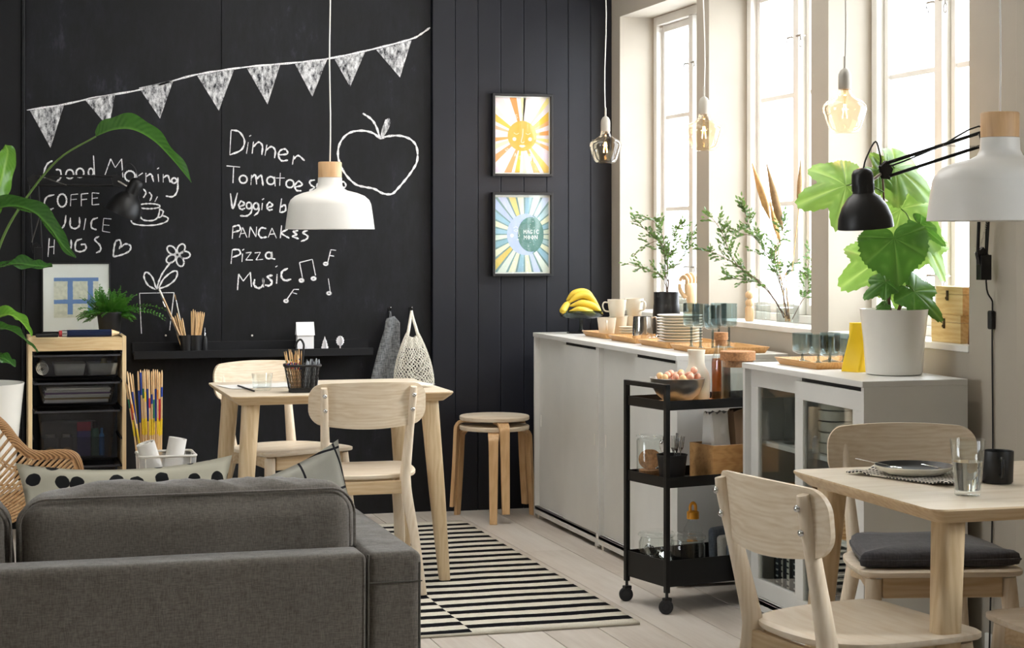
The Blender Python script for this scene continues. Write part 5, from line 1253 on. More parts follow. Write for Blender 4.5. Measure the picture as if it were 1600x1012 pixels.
# ---- big white pot, plant added below; yellow vase
PP = V((2.925, 5.465, CT)); pot = thing('potted_linden', 'large leafy green plant in a glossy white pot on the glass cabinet', 'plant', tuple(PP))
MB().lathe([(0, 0), (.086, 0), (.092, .003), (.0935, .012), (.102, .12), (.1115, .212), (.1125, .217), (.1085, .217), (.107, .205), (.098, .16), (0, .16)], 48).build('pot', 'white_ceramic', pot, smooth=50)
MB().lathe([(0, .166), (.05, .168), (.0975, .165)], 32).build('soil', 'soil', pot)
p = V((2.872, 5.625, CT)); t = thing('yellow_vase', 'matt yellow twisted square vase behind the white pot', 'vase', tuple(p))
mb = MB(); rings = []
for i in range(13):
    f = i/12; s_ = .041-.019*f; a = R(20+60*f); rings.append([(x*cos(a)-y*sin(a), x*sin(a)+y*cos(a), .165*f) for x, y in rrect(2*s_, 2*s_, s_*.25, 3)])
for f_ in (.99, .55):
    rings.append([(x*.86, y*.86, .165*f_) for x, y, z in rings[12]])
mb.loft(rings); mb.build('body', 'yellow_glaze', t, smooth=40)

# ================================================================== CART CONTENTS
def on_cart(u, v, z): q = cw(u, v, z); return q
TZ1, TZ2, TZ3 = .7340, .4540, .0970
# bamboo board under the bowl
q = cw(.20, .15, TZ1); o = MB(); o.rbox(.30, .20, .012, .005, 6); o = o.build('cutting_board', 'bamboo', None, smooth=50, loc=(q.x, q.y, TZ1+.0065), rot=(0, 0, R(12))); tag(o, 'thin bamboo board lying on the cart top under the steel bowl', 'board')
BZ = TZ1+.013
q = cw(.135, .135, BZ); BC = V((q.x, q.y, BZ)); t = thing('steel_bowl', 'brushed steel bowl of pink grapes on the cart', 'bowl', tuple(BC))
MB().lathe([(0, 0), (.035, 0), (.055, .010), (.080, .032), (.096, .062), (.101, .088), (.1035, .089), (.1035, .091), (.100, .091), (.094, .064), (.078, .035), (.05, .014), (0, .004)], 48).build('bowl', 'steel', t, smooth=60)
gr = random.Random(2)
for k in range(34):
    a = k*2.4; r_ = .085*math.sqrt((k % 17+.5)/17); z = .080+.018*(1-r_/.085)+(.012 if k < 17 else -.012)
    R0 = gr.uniform(.0115, .0135); mb = MB(); mb.sphere((0, 0, 0), R0, 14, 9, (1, 1, 1.06)); pk = k % 3; o = mb.build('grape', 'grape_skin' if pk else 'grape_pale', None, smooth=80, loc=(BC.x+r_*cos(a), BC.y+r_*sin(a), BZ+z)); tag(o, 'pinkish grape heaped in the steel bowl on the cart' if pk else 'yellowish grape among the pink ones in the steel bowl', 'grape', 'pinkish grapes in the bowl' if pk else 'yellowish grapes in the bowl')
o = bpy.data.objects['grape']; 
mb = MB(); mb.sphere((0, 0, 0), .0135, 14, 9); q2 = W(1093, 580.5, 6.68); o = mb.build('grape', 'grape_skin', None, smooth=80, loc=(BC.x+.058, BC.y-.02, BZ+.118)); tag(o, 'pinkish yellow grape resting highest on the right side of the bowl', 'grape')
# beige carafe
q = cw(.272, .212, TZ1); t = thing('beige_carafe', 'matt beige ceramic carafe with a pinched neck behind the grapes', 'carafe', (q.x, q.y, TZ1+.0135))
MB().lathe([(0, 0), (.046, 0), (.050, .004), (.052, .07), (.046, .100), (.034, .122), (.0305, .14), (.0305, .168), (.034, .185), (.032, .186), (.028, .165), (.028, .13), (0, .12)], 36).build('body', 'cream_ceramic', t, smooth=60)
MB().loft([[(-.024, -.018, .184), (-.043, -.010, .187), (-.028, .006, .184)], [(-.026, -.014, .165), (-.032, -.008, .165), (-.028, .0, .165)]]).build('spout', 'cream_ceramic', t)
# corked amber bottle
q = cw(.362, .180, TZ1); t = thing('corked_bottle', 'clear bottle of amber liquid with a cork stopper on the cart', 'bottle', (q.x, q.y, TZ1+.002))
MB().lathe([(0, 0), (.036, 0), (.038, .004), (.038, .15), (.034, .168), (.025, .190), (.0235, .205), (.0235, .232), (.0215, .232), (.0215, .2), (.035, .155), (.036, .006), (0, .006)], 32).build('glass', 'clear_glass', t, smooth=60)
MB().lathe([(0, .0065), (.0355, .0065), (.0355, .15), (.033, .163), (0, .163)], 28).build('amber_liquid', 'amber_glass', t, smooth=50)
MB().lathe([(0, .212), (.0212, .212), (.0222, .233), (.027, .234), (.027, .262), (0, .262)], 24).build('cork_stopper', 'cork', t, smooth=40)
# glass jug with cork lid
q = cw(.354, .060, TZ1); t = thing('cork_lidded_jug', 'clear glass water jug with a wide cork lid at the right of the cart', 'jug', (q.x, q.y, TZ1+.002))
MB().lathe([(0, 0), (.060, 0), (.062, .004), (.062, .165), (.060, .165), (.060, .006), (0, .006)], 40).build('glass', 'clear_glass', t, smooth=50)
MB().lathe([(0, .0065), (.0592, .0065), (.0592, .118), (0, .118)], 40).build('water', 'clear_glass', t, smooth=50)
MB().lathe([(0, .140), (.0585, .140), (.0585, .164), (.066, .165), (.066, .196), (.064, .198), (0, .198)], 40).build('cork_lid', 'cork', t, smooth=40)
MB().tube(cr([(.055, .03, .14), (.085, .045, .15), (.10, .053, .10), (.085, .045, .04), (.055, .03, .035)], 6), .005, 8).build('handle', 'clear_glass', t, smooth=60)
# middle tier
q = cw(.056, .200, TZ2); t = thing('cracker_jar', 'glass jar of round crackers on the middle cart tier', 'jar', (q.x, q.y, TZ2+.001))
MB().lathe([(0, 0), (.046, 0), (.050, .006), (.050, .150), (.045, .158), (.043, .158), (.048, .148), (.048, .008), (0, .006)], 36).build('glass', 'clear_glass', t, smooth=60)
MB().lathe([(0, .160), (.050, .160), (.053, .164), (.051, .169), (.03, .173), (0, .174)], 36).build('lid', 'clear_glass', t, smooth=60)
for k in range(7):
    mb = MB(); M_ = Matrix.Identity(4); mb.lathe([(0, 0), (.036, 0), (.038, .003), (.036, .006), (0, .006)], 24)
    flat_ = k < 5
    o = mb.build('cracker', 'cork', None, smooth=50, loc=(q.x-.004, q.y-.002, TZ2+.009+.0068*k) if flat_ else (q.x+.005-.008*(k-5), q.y+.004*(k-5), TZ2+.078), rot=(0, 0, 0) if flat_ else (R(70), 0, R(-35+12*(k-5)))); tag(o, ORD[k]+' round brown cracker from the bottom, lying flat in the glass jar' if flat_ else 'round brown cracker standing on edge in the glass jar', 'cracker', 'flat crackers' if flat_ else 'upright crackers')
q = cw(.070, .072, TZ2); t = thing('cutlery_cup', 'black tapered cup filled with cutlery on the middle cart tier', 'cup', (q.x, q.y, TZ2+.001)); CC = q
MB().lathe([(0, 0), (.042, 0), (.055, .105), (.057, .106), (.057, .109), (.053, .109), (.040, .004), (0, .004)], 32).build('body', 'black_plastic', t, smooth=45)
cu_r = random.Random(8)
for k in range(14):
    fork = k > 4; a = cu_r.uniform(0, 6.28); r_ = cu_r.uniform(.01, .045); bx_, by_ = CC.x+cu_r.uniform(-.02, .02), CC.y+cu_r.uniform(-.02, .02)
    xo = -.045+.09*(k/13); top = V((CC.x+xo*1.1, CC.y+cu_r.uniform(-.035, .035), TZ2+.172+cu_r.uniform(-.012, .014))); bot = V((CC.x+xo*.5, CC.y+(top.y-CC.y)*.5, TZ2+.012))
    nm = 'fork' if fork else 'spoon'; t = thing(nm, (ORD[k-5]+' steel fork from the left in the black cutlery cup' if fork else ORD[k]+' steel spoon from the left in the black cutlery cup'), 'cutlery', tuple(bot), 0, nm+'s in the cutlery cup')
    d = (top-bot); L = d.length; M_ = d.to_track_quat('Z', 'Y').to_matrix().to_4x4() @ Matrix.Rotation(cu_r.uniform(-.6, .6), 4, 'Z')
    MB().tube([(0, 0, 0), (0, 0, L*.66)], .0022, 6, M=M_, flat=((1, 0, 0), .6)).build('stem', 'chrome', t, smooth=60)
    if fork:
        mb = MB(); mb.loft([[(-.003, -.0008, L*.66), (.003, -.0008, L*.66), (.003, .0008, L*.66), (-.003, .0008, L*.66)], [(-.011, .001, L*.74), (.011, .001, L*.74), (.011, .0026, L*.74), (-.011, .0026, L*.74)]], M=M_)
        for i in range(4): mb.box(-.011+.0063*i, -.0078+.0063*i, .001, .0026, L*.74, L, M=M_)
        mb.build('tines', 'chrome', t)
    else:
        mb = MB(); mb.sphere((0, 0, L*.84), .03, 12, 8, (.46, .12, .8), M=M_); mb.build('bowl', 'chrome', t, smooth=60)
# bamboo box with paper bags
q = cw(.345, .085, TZ2); t = thing('bamboo_box', 'open bamboo box on the middle cart tier holding paper bags', 'box', (q.x, q.y, TZ2+.001), R(12)); w, d, h = .275, .155, .138
for a in ((-w/2, w/2, -d/2, -d/2+.008), (-w/2, w/2, d/2-.008, d/2), (-w/2, -w/2+.008, -d/2+.008, d/2-.008), (w/2-.008, w/2, -d/2+.008, d/2-.008)): MB().box(a[0], a[1], a[2], a[3], 0, h).build('side_panel', 'bamboo', t, bevel=.001, bseg=1)
MB().box(-w/2+.008, w/2-.008, -d/2+.008, d/2-.008, 0, .005).build('base_panel', 'bamboo', t)
def bag(name, lab, u, v, w, d, h, mt, lean, flap=False):
    q = cw(u, v, TZ2+.008); t = MB(); n_ = 16; rings = []
    for k in range(n_+1):
        f = k/n_; dd = d*(1-.55*f**1.5); ww = w*(1-.03*f); pr = []
        for x, y in rrect(ww, dd, .006, 1)+[]: pr.append((x, y))
        P = []
        for i in range(28):
            a = 2*pi*i/28; cx_, sy_ = cos(a), sin(a); m_ = max(abs(cx_)*1.0, abs(sy_)); x, y = cx_/m_*ww/2, sy_/m_*dd/2
            nz_ = mnoise.noise(V((x*25+u*9, y*25, f*5)))*.006*(.3+f)+mnoise.noise(V((x*60, u*30, f*12)))*.004; P.append((x+nz_, y+nz_-lean*f, h*f+(.006*sin(i*2.1) if k == n_ else 0)))
        rings.append(P)
    t.loft(rings); o = t.build(name, mt, None, smooth=28, loc=(q.x, q.y, q.z), rot=(0, 0, R(12))); tag(o, lab, 'paper bag'); return o
bag('white_paper_bag', 'crumpled white paper bag in the bamboo box, left one', .275, .085, .085, .10, .245, 'white_paper_bag', -.005)
bag('brown_paper_bag', 'crumpled brown paper bag in the bamboo box, right one', .405, .085, .135, .11, .25, 'kraft_paper', 0)
# bottom tier
def wjar(lab, u, v, r_, fill):
    q = cw(u, v, TZ3); t = thing('glass_jar', lab, 'jar', (q.x, q.y, TZ3+.001))
    MB().lathe([(0, 0), (r_*.92, 0), (r_, .01), (r_, .130), (r_*.9, .145), (r_*.93, .152), (r_*.88, .152), (r_*.96, .130), (r_*.96, .012), (0, .007)], 40).build('glass', 'clear_glass', t, smooth=60)
    MB().lathe([(0, .172), (r_*.9, .170), (r_*1.04, .162), (r_*1.06, .155), (r_*1.0, .152), (r_*.5, .160), (0, .162)], 40).build('lid', 'clear_glass', t, smooth=60)
    mb = MB(); fr_ = random.Random(u*100)
    if fill == 'cutters':
        for k in range(15): 
            a = k*2.4; rr_ = r_*.6*math.sqrt(k/15); cx_, cy_, cz_ = rr_*cos(a), rr_*sin(a), .022+.018*(k % 5); Mx = Matrix.Translation((cx_, cy_, cz_)) @ Matrix.Rotation(fr_.uniform(0, 3), 4, 'X') @ Matrix.Rotation(fr_.uniform(0, 3), 4, 'Y')
            pts = [(.017*(1+.25*(i % 2))*cos(i*pi/5), .017*(1+.25*(i % 2))*sin(i*pi/5)) for i in range(10)]
            q_ = MB(); q_.loft([[(x, y, -.008) for x, y in pts], [(x, y, .008) for x, y in pts]], cap=False, M=Mx); q_.build('cookie_cutter', 'chrome', t, solid=.001)
    else:
        mb.lathe([(0, .008), (r_*.94, .009), (r_*.94, .020), (r_*.6, .030), (0, .026)], 24); mb.build('cookie_pieces', 'cork', t, smooth=30)
wjar('wide lidded glass jar full of metal cookie cutters, left on the bottom tier', .075, .185, .066, 'cutters')
wjar('wide lidded glass jar with a few cookies, right of the cutter jar', .135, .070, .066, 'cookies')
q = cw(.248, .20, TZ3); t = thing('yellow_capped_bottle', 'clear glass bottle with an orange-yellow loop cap on the bottom tier', 'bottle', (q.x, q.y, TZ3+.001))
MB().lathe([(0, 0), (.040, 0), (.042, .01), (.040, .12), (.034, .165), (.018, .195), (.0165, .21), (0, .21)], 28).build('glass', 'clear_glass', t, smooth=60)
mb = MB(); mb.lathe([(0, .201), (.023, .201), (.023, .226), (.018, .230), (0, .232)], 24); mb.tube(cr([(-.011, 0, .226), (-.010, 0, .250), (0, 0, .260), (.010, 0, .250), (.011, 0, .226)], 5), .006, 8); mb.build('cap', 'orange_plastic', t, smooth=45)
for k, (mt, lab) in enumerate((('napkin_grey', 'folded slate grey cloth leaning at the back of the bottom tier'), ('napkin_white', 'folded off-white cloth lying between two grey ones on the bottom tier'), ('napkin_grey', 'folded slate grey cloth at the front of the bottom tier'))):
    q = cw(.405+.008*k, .16-.045*k, TZ3); mb = MB(); mb.rbox(.215, .030, .165-.024*k, .012, 12, wob=.006, wseed=k*5, bulge=.004); o = mb.build('folded_cloth', mt, None, smooth=80, loc=(q.x, q.y, TZ3+.086-.012*k), rot=(R(-6), 0, R(12))); tag(o, lab, 'cloth')

# ================================================================== INSIDE THE GLASS CABINET
GX, GY = 2.685, 5.215
def gp(px, X_): return atx(px, 700, X_).y
S1, S2, S0 = .6185, .3535, .0605
t = thing('clear_pitcher', 'clear glass pitcher on the upper shelf behind the far glass door', 'pitcher', (2.815, 5.985, S1)); MB().lathe([(0, 0), (.045, 0), (.050, .01), (.042, .10), (.050, .17), (.048, .17), (.040, .10), (.047, .012), (0, .006)], 28).build('glass', 'clear_glass', t, smooth=60); MB().tube(cr([(.04, 0, .14), (.075, 0, .13), (.075, 0, .06), (.045, 0, .04)], 5), .005, 8).build('handle', 'clear_glass', t, smooth=60)
for k in range(5):
    mb = MB(); mb.lathe([(0, 0), (.055, 0), (.062, .004), (.066, .036), (.063, .036), (.058, .007), (0, .005)], 32); o = mb.build('storage_bowl', 'cream_ceramic', None, smooth=50, loc=(2.82, gp(1308, 2.82), S1+.0372*k)); tag(o, ORD[k]+' cream bowl from the bottom of the stack behind the near glass door', 'bowl', 'cream bowls in the glass cabinet')
for lab, px, zz, X_, hgt in (('bamboo crate with a slot handle on the middle shelf, far side', 1228, S2, 2.75, .115), ('bamboo crate with a slot handle on the middle shelf, near side', 1302, S2, 2.75, .115)):
    yc = gp(px, X_); t = thing('slotted_crate', lab, 'crate', (X_, yc, zz+.0005)); w, d = .17, .26
    MB().box(0, .01, -d/2, d/2, 0, hgt).build('front_panel', 'bamboo_y', t, bevel=.001); MB().box(.20, .21, -d/2, d/2, 0, hgt).build('rear_panel', 'bamboo_y', t); MB().box(.01, .20, -d/2, -d/2+.01, 0, hgt).build('side_panel', 'bamboo', t); MB().box(.01, .20, d/2-.01, d/2, 0, hgt).build('side_panel', 'bamboo', t); MB().box(.01, .20, -d/2+.01, d/2-.01, 0, .005).build('base_panel', 'bamboo', t)
    q_ = MB(); P = rrect(.075, .020, .0099, 4); q_.add([(-.0006, x, .082+y) for x, y in P], [tuple(range(len(P)))]); q_.build('slot_handle', 'cabinet_slot', t)
br = random.Random(4); y_ = 5.925; bcol = ['14161a', '1d2128', '2a2e36', '101114', 'd9d6cc', '1a2733', '0f1114', 'c9c6bd', '1b1b1f', '23303c', '131417']
for k in range(11):
    wd = br.uniform(.010, .024); hb_ = br.uniform(.19, .225); o = MB(); o.box(0, .17, 0, wd, 0, hb_); o = o.build('standing_book', flatmat(bcol[k]), None, bevel=.001, bseg=1, loc=(2.79, y_, S0+.0005)); y_ += wd+.0012
    if k in (1, 4, 7, 9):
        q_ = MB()
        for z in [.02+.022*i for i in range(int(hb_/.022))]: q_.box(-.0008, 0, .002, wd-.002, z, z+.006)
        q_.build('spine_marks', flatmat('c9c9c4' if bcol[k] != 'd9d6cc' and bcol[k] != 'c9c6bd' else '15161a'), o)
    tag(o, 'dark spined book standing on the cabinet floor behind the glass' if bcol[k] not in ('d9d6cc', 'c9c6bd') else 'pale spined book with black bars on the cabinet floor', 'book', 'dark books in the cabinet' if bcol[k] not in ('d9d6cc', 'c9c6bd') else 'pale books in the cabinet')
# folded plaid textiles, near side
m, nt, b = base('black_plaid'); b.inputs['Roughness'].default_value = 1; co = coords(nt); sp = N(nt, 'ShaderNodeSeparateXYZ'); nt.links.new(co, sp.inputs[0])
f1 = mth('LESS_THAN', mth('FRACT', mth('MULTIPLY', sp.outputs[1], 26)), .5); f2 = mth('LESS_THAN', mth('FRACT', mth('MULTIPLY', sp.outputs[2], 30)), .5)
nt.links.new(ramp(nt, mth('MULTIPLY', mth('ADD', f1, f2), .5), [(.0, srgb('d4d0c2')), (.5, srgb('74766f')), (1, srgb('14171f'))]), b.inputs['Base Color'])
m, nt, b = base('black_stripe'); b.inputs['Roughness'].default_value = 1; co = coords(nt); sp = N(nt, 'ShaderNodeSeparateXYZ'); nt.links.new(co, sp.inputs[0])
nt.links.new(ramp(nt, mth('LESS_THAN', mth('FRACT', mth('MULTIPLY', sp.outputs[2], 34)), .6), [(0, srgb('d0cdc4')), (1, srgb('101318'))]), b.inputs['Base Color'])
z = S0+.0005
for k, (mt, h, lab) in enumerate((('black_plaid', .085, 'folded black and cream checked blanket on the cabinet floor'), ('black_plaid', .05, 'folded checked cloth lying on the larger checked blanket'), ('black_stripe', .05, 'folded black striped cloth, middle of the textile pile'), ('black_stripe', .045, 'folded black striped cloth on top of the textile pile'))):
    o = MB(); o.rbox(.24, .22, h-.002, .018, 10, wob=.004, wseed=k); o = o.build('folded_textile', mt, None, smooth=60, loc=(2.88, gp(1316, 2.86)-.01, z+h/2)); tag(o, lab, 'textile'); z += h

# ================================================================== RIGHT TABLE SETTINGS
TB = .7405
m, nt, b = base('check_napkin'); b.inputs['Roughness'].default_value = 1; co = coords(nt); sp = N(nt, 'ShaderNodeSeparateXYZ'); nt.links.new(co, sp.inputs[0])
f1 = mth('LESS_THAN', mth('FRACT', mth('MULTIPLY', sp.outputs[0], 82)), .34); f2 = mth('LESS_THAN', mth('FRACT', mth('MULTIPLY', sp.outputs[1], 82)), .34)
nt.links.new(ramp(nt, mth('MAXIMUM', f1, f2), [(0, srgb('24211f')), (1, srgb('e0d8ca'))]), b.inputs['Base Color'])
nc = atz(1395, 746, TB)+V((.108, .022, 0))-FWD*.03
mb = MB(); nx, ny = 34, 26; vs = []; fs = []
for j in range(ny+1):
    for i in range(nx+1):
        u, v = i/nx-.5, j/ny-.5; x, y = u*.25, v*.33; z = .0035+max(0, mnoise.noise(V((x*14, y*14, 4))))*.010*(1.6 if abs(v) > .34 else .25)
        if v > .40 and abs(u+.05) < .16: z += .012*(1-abs(u+.05)/.16)
        vs.append((x+.008*mnoise.noise(V((y*9, 1, 0))), y+.008*mnoise.noise(V((x*9, 5, 0))), z))
for j in range(ny):
    for i in range(nx): a = j*(nx+1)+i; fs.append((a, a+1, a+nx+2, a+nx+1))
mb.add(vs, fs); o = mb.build('checked_napkin', 'check_napkin', None, smooth=80, solid=.003, loc=(nc.x, nc.y, TB+.001), rot=(0, 0, R(20))); tag(o, 'crumpled black and white checked napkin under the plate', 'napkin')
pc = atz(1428, 731.5, TB+.02); t = thing('dinner_plate', 'black-glazed plate with a pale rim outside on the checked napkin', 'plate', (pc.x, pc.y, TB+.0078))
MB().lathe([(0, 0), (.070, 0), (.076, .002), (.096, .012), (.100, .020), (.099, .0215)], 56).build('outer_shell', 'cream_ceramic', t, smooth=60)
MB().lathe([(.099, .0216), (.097, .0205), (.091, .012), (.072, .006), (0, .005)], 56).build('glazed_inside', 'black_ceramic', t, smooth=60)
def cut(name, lab, p0, p1, kind, z0, z1):
    a = atz(p0[0], p0[1], TB+z0); b_ = atz(p1[0], p1[1], TB+z1); d = b_-a; L = d.length; t = thing(name, lab, 'cutlery', tuple(a)); M_ = d.to_track_quat('Y', 'Z').to_matrix().to_4x4()
    MB().loft([[(-.004, 0, -.0008), (.004, 0, -.0008), (.004, 0, .0008), (-.004, 0, .0008)], [(-.0025, L*.35, -.001), (.0025, L*.35, -.001), (.0025, L*.35, .001), (-.0025, L*.35, .001)], [(-.0018, L*.7, -.001), (.0018, L*.7, -.001), (.0018, L*.7, .001), (-.0018, L*.7, .001)]], M=M_).build('handle', 'chrome', t, smooth=30, bevel=.0005)
    mb = MB()
    if kind == 'spoon': mb.sphere((0, L*.86, -.001), .022, 14, 8, (.55, .85, .14), M=M_)
    else:
        mb.loft([[(-.002, L*.7, -.001), (.002, L*.7, -.001), (.002, L*.7, .001), (-.002, L*.7, .001)], [(-.009, L*.8, -.002), (.009, L*.8, -.002), (.009, L*.8, -.0005), (-.009, L*.8, -.0005)]], M=M_)
        for i in range(4): mb.box(-.009+.0052*i, -.0066+.0052*i, L*.8, L, -.002, -.0005, M=M_)
    mb.build('bowl' if kind == 'spoon' else 'tines', 'chrome', t, smooth=40)
cut('spoon', 'steel spoon whose handle sticks out over the left rim of the plate', (1337, 716), (1412, 732), 'spoon', .038, .018)
cut('fork', 'steel fork lying across the right half of the dark plate', (1440, 725), (1478, 733), 'fork', .024, .018)
# water glass
gl = atz(1517, 776, TB); gl = gl+FWD*.03
m, nt, b = base('real_glass'); b.inputs['Roughness'].default_value = 0; b.inputs['Transmission Weight'].default_value = 1; b.inputs['IOR'].default_value = 1.48; b.inputs['Base Color'].default_value = (1, 1, 1, 1)
m, nt, b = base('real_water'); b.inputs['Roughness'].default_value = 0; b.inputs['Transmission Weight'].default_value = 1; b.inputs['IOR'].default_value = 1.33
t = thing('water_glass', 'clear tumbler half full of sparkling water on the dining table', 'glass', (gl.x, gl.y, TB+.0005))
MB().lathe([(0, 0), (.029, 0), (.031, .002), (.036, .07), (.0415, .131), (.0405, .132), (.0395, .131), (.034, .07), (.0292, .013), (.027, .011), (0, .011)], 48).build('glass', 'clear_glass', t, smooth=70)
MB().lathe([(0, .0115), (.0268, .0115), (.0290, .0135), (.0338, .07), (.0346, .079), (0, .079)], 48).build('water', 'real_water', t, smooth=50)
gr = random.Random(9)
for k in range(26):
    a = gr.uniform(0, 6.28); z = gr.uniform(.014, .078); r_ = .0275+.0055*(z/.08); mb = MB(); mb.sphere((r_*cos(a), r_*sin(a), z), gr.uniform(.0006, .0012), 6, 4); mb.build('bubble', 'clear_glass', t, smooth=60)
mg = atz(1565, 757, TB)+FWD*.035; t = thing('black_mug', 'matt black mug at the right edge of the dining table', 'mug', (mg.x, mg.y, TB+.0005))
MB().lathe([(0, 0), (.034, 0), (.037, .004), (.039, .078), (.0385, .080), (.036, .079), (.034, .006), (0, .005)], 40).build('body', 'black_ceramic', t, smooth=50)
hd = V((-.35, -.93, 0)).normalized(); a_ = math.atan2(hd.y, hd.x)
MB().tube([(.036*cos(a_)+x*cos(a_), .036*sin(a_)+x*sin(a_), z) for x, z in [(p_.x, p_.z) for p_ in cr([(0, 0, .064), (.022, 0, .064), (.028, 0, .042), (.020, 0, .022), (0, 0, .022)], 6)]], .0045, 8).build('handle', 'black_ceramic', t, smooth=60)
# ================================================================== LEFT TABLE THINGS
LT = .7405+.013
tc = atz(412, 611, LT); t = thing('small_tumbler', 'short clear glass tumbler on the table by the chalkboard', 'glass', (tc.x, tc.y+.04, LT+.0005))
MB().lathe([(0, 0), (.032, 0), (.036, .004), (.0415, .066), (.0395, .066), (.034, .012), (0, .010)], 32).build('glass', 'clear_glass', t, smooth=50)
bc_ = atz(476, 614, LT); BX, BYY = bc_.x, bc_.y+.055
t = thing('pencil_basket', 'black mesh basket with a hooked handle full of sticks and markers', 'basket', (BX, BYY, LT+.0005), R(-8)); 
o0, o1 = rrect(.105, .082, .02, 5), rrect(.140, .108, .025, 5); zt_ = .105
mb = MB(); mb.loft([[(x, y, 0) for x, y in o0], [(x*1.03, y*1.03, .016) for x, y in o0]]); mb.build('base_tray', 'black_plastic', t, smooth=40)
mb = MB(); mb.tube([(x, y, zt_) for x, y in o1], .005, 8, closed=True); mb.build('rim', 'black_plastic', t, smooth=60)
mb = MB(); n_ = 60
def lp(o, f): k = f*len(o); i = int(k) % len(o); g = k-int(k); a, b_ = o[i], o[(i+1) % len(o)]; return a[0]+(b_[0]-a[0])*g, a[1]+(b_[1]-a[1])*g
def arc(o, n):
    seg = [math.dist(o[i], o[(i+1) % len(o)]) for i in range(len(o))]; tot = sum(seg); out_ = []
    for k in range(n):
        d = tot*k/n; i = 0
        while d > seg[i]: d -= seg[i]; i += 1
        g = d/seg[i]; a, b_ = o[i], o[(i+1) % len(o)]; out_.append((a[0]+(b_[0]-a[0])*g, a[1]+(b_[1]-a[1])*g))
    return out_
A0, A1 = arc(o0, n_), arc(o1, n_)
for k in range(n_):
    for s_ in (3, -3):
        P = []
        for j in range(5):
            f = j/4; kk = (k+s_*f)%n_; i = int(kk); g = kk-i; a0_, a1_ = A0[i % n_], A0[(i+1) % n_]; c0_, c1_ = A1[i % n_], A1[(i+1) % n_]
            x = (a0_[0]*(1-g)+a1_[0]*g)*1.03*(1-f)+(c0_[0]*(1-g)+c1_[0]*g)*f; y = (a0_[1]*(1-g)+a1_[1]*g)*1.03*(1-f)+(c0_[1]*(1-g)+c1_[1]*g)*f; P.append((x, y, .015+(zt_-.015)*f))
        mb.tube(P, .0011, 4, cap=False)
mb.build('mesh', 'black_plastic', t, kind='stuff')
mb = MB(); mb.tube(cr([(0, 0, .005), (0, 0, .09), (.004, 0, .155), (.006, 0, .185), (-.006, 0, .205), (-.020, 0, .195), (-.026, 0, .175)], 5), .0042, 8); mb.build('hook_handle', 'black_plastic', t, smooth=60)
rn = random.Random(31)
for k in range(16):
    f = k/15; x0 = BX-.042+.040*f; x1 = BX-.068+.072*f+rn.uniform(-.006, .006); yy_ = BYY+rn.uniform(-.022, .022)
    stick('game_stick', ORD[k]+' thin banded stick from the left in the black mesh basket', 'stick', (x0, yy_*.3+BYY*.7, LT+.008), (x1, yy_+rn.uniform(-.01, .01), LT+.155+rn.uniform(-.014, .014)), .0024, 'stick_wood', 'sticks in the black basket', ((.58, .68, bc[k % 2]), (.72, .76, bc[(k*7+2) % 5])), 5)
for k in range(9):
    x = BX+.010+.048*(k/8); yy_ = BYY+rn.uniform(-.026, .026); g_ = k % 3 != 1
    o = stick('marker_pen', 'grey capped marker pen in the right half of the black basket' if g_ else 'dark capped marker pen in the right half of the black basket', 'pen', (x-.004, yy_*.4+BYY*.6, LT+.008), (x+.006, yy_, LT+.122+rn.uniform(-.006, .010)), .0052, 'grey_marker' if g_ else 'dark_marker', 'grey markers in the basket' if g_ else 'dark markers in the basket', (), 10)
def sheet(lab, px, py, w, d, rz, z, mt='paper'):
    p = atz(px, py, LT); mb = MB(); vs = []; fs = []; n_ = 8
    for j in range(n_+1):
        for i in range(n_+1): x, y = (i/n_-.5)*w, (j/n_-.5)*d; vs.append((x, y, .0008+.004*max(0, mnoise.noise(V((x*9+px, y*9, 0))))))
    for j in range(n_):
        for i in range(n_): a = j*(n_+1)+i; fs.append((a, a+1, a+n_+2, a+n_+1))
    mb.add(vs, fs); o = mb.build('paper_sheet', mt, None, smooth=60, loc=(p.x, p.y, LT+z), rot=(0, 0, R(rz))); tag(o, lab, 'paper'); return o
sheet('sheet of white paper under the tumbler, left on the table', 405, 603, .30, .21, 12, .0006)
sheet('large white drawing sheet between basket and chair', 560, 604, .34, .26, -8, .0012)
m, nt, b = base('newsprint'); b.inputs['Roughness'].default_value = 1; co = coords(nt); nt.links.new(ramp(nt, noise(nt, co, 42, 3, .7), [(.56, srgb('e8e4da')), (.60, srgb('1a1a1c'))]), b.inputs['Base Color'])
sheet('sheet with black printed artwork lying behind the chair back', 590, 605, .26, .17, 6, .0062, 'newsprint')
sheet('curling white sheet near the right end of the table', 640, 604, .15, .16, 20, .0115)
a = atz(371, 602, LT+.004); b_ = atz(398, 611, LT+.004); stick('pencil', 'grey pencil lying on the paper beside the tumbler', 'pencil', a, b_, .0035, 'graphite')
for k in range(4):
    a = atz(612+k*5, 599+k, LT+.02); b_ = atz(622+k*6, 605-k, LT+.021); stick('wood_crayon', 'short wooden crayon on the printed sheet behind the chair', 'crayon', a, b_, .004, 'cork', 'crayons on the printed sheet')
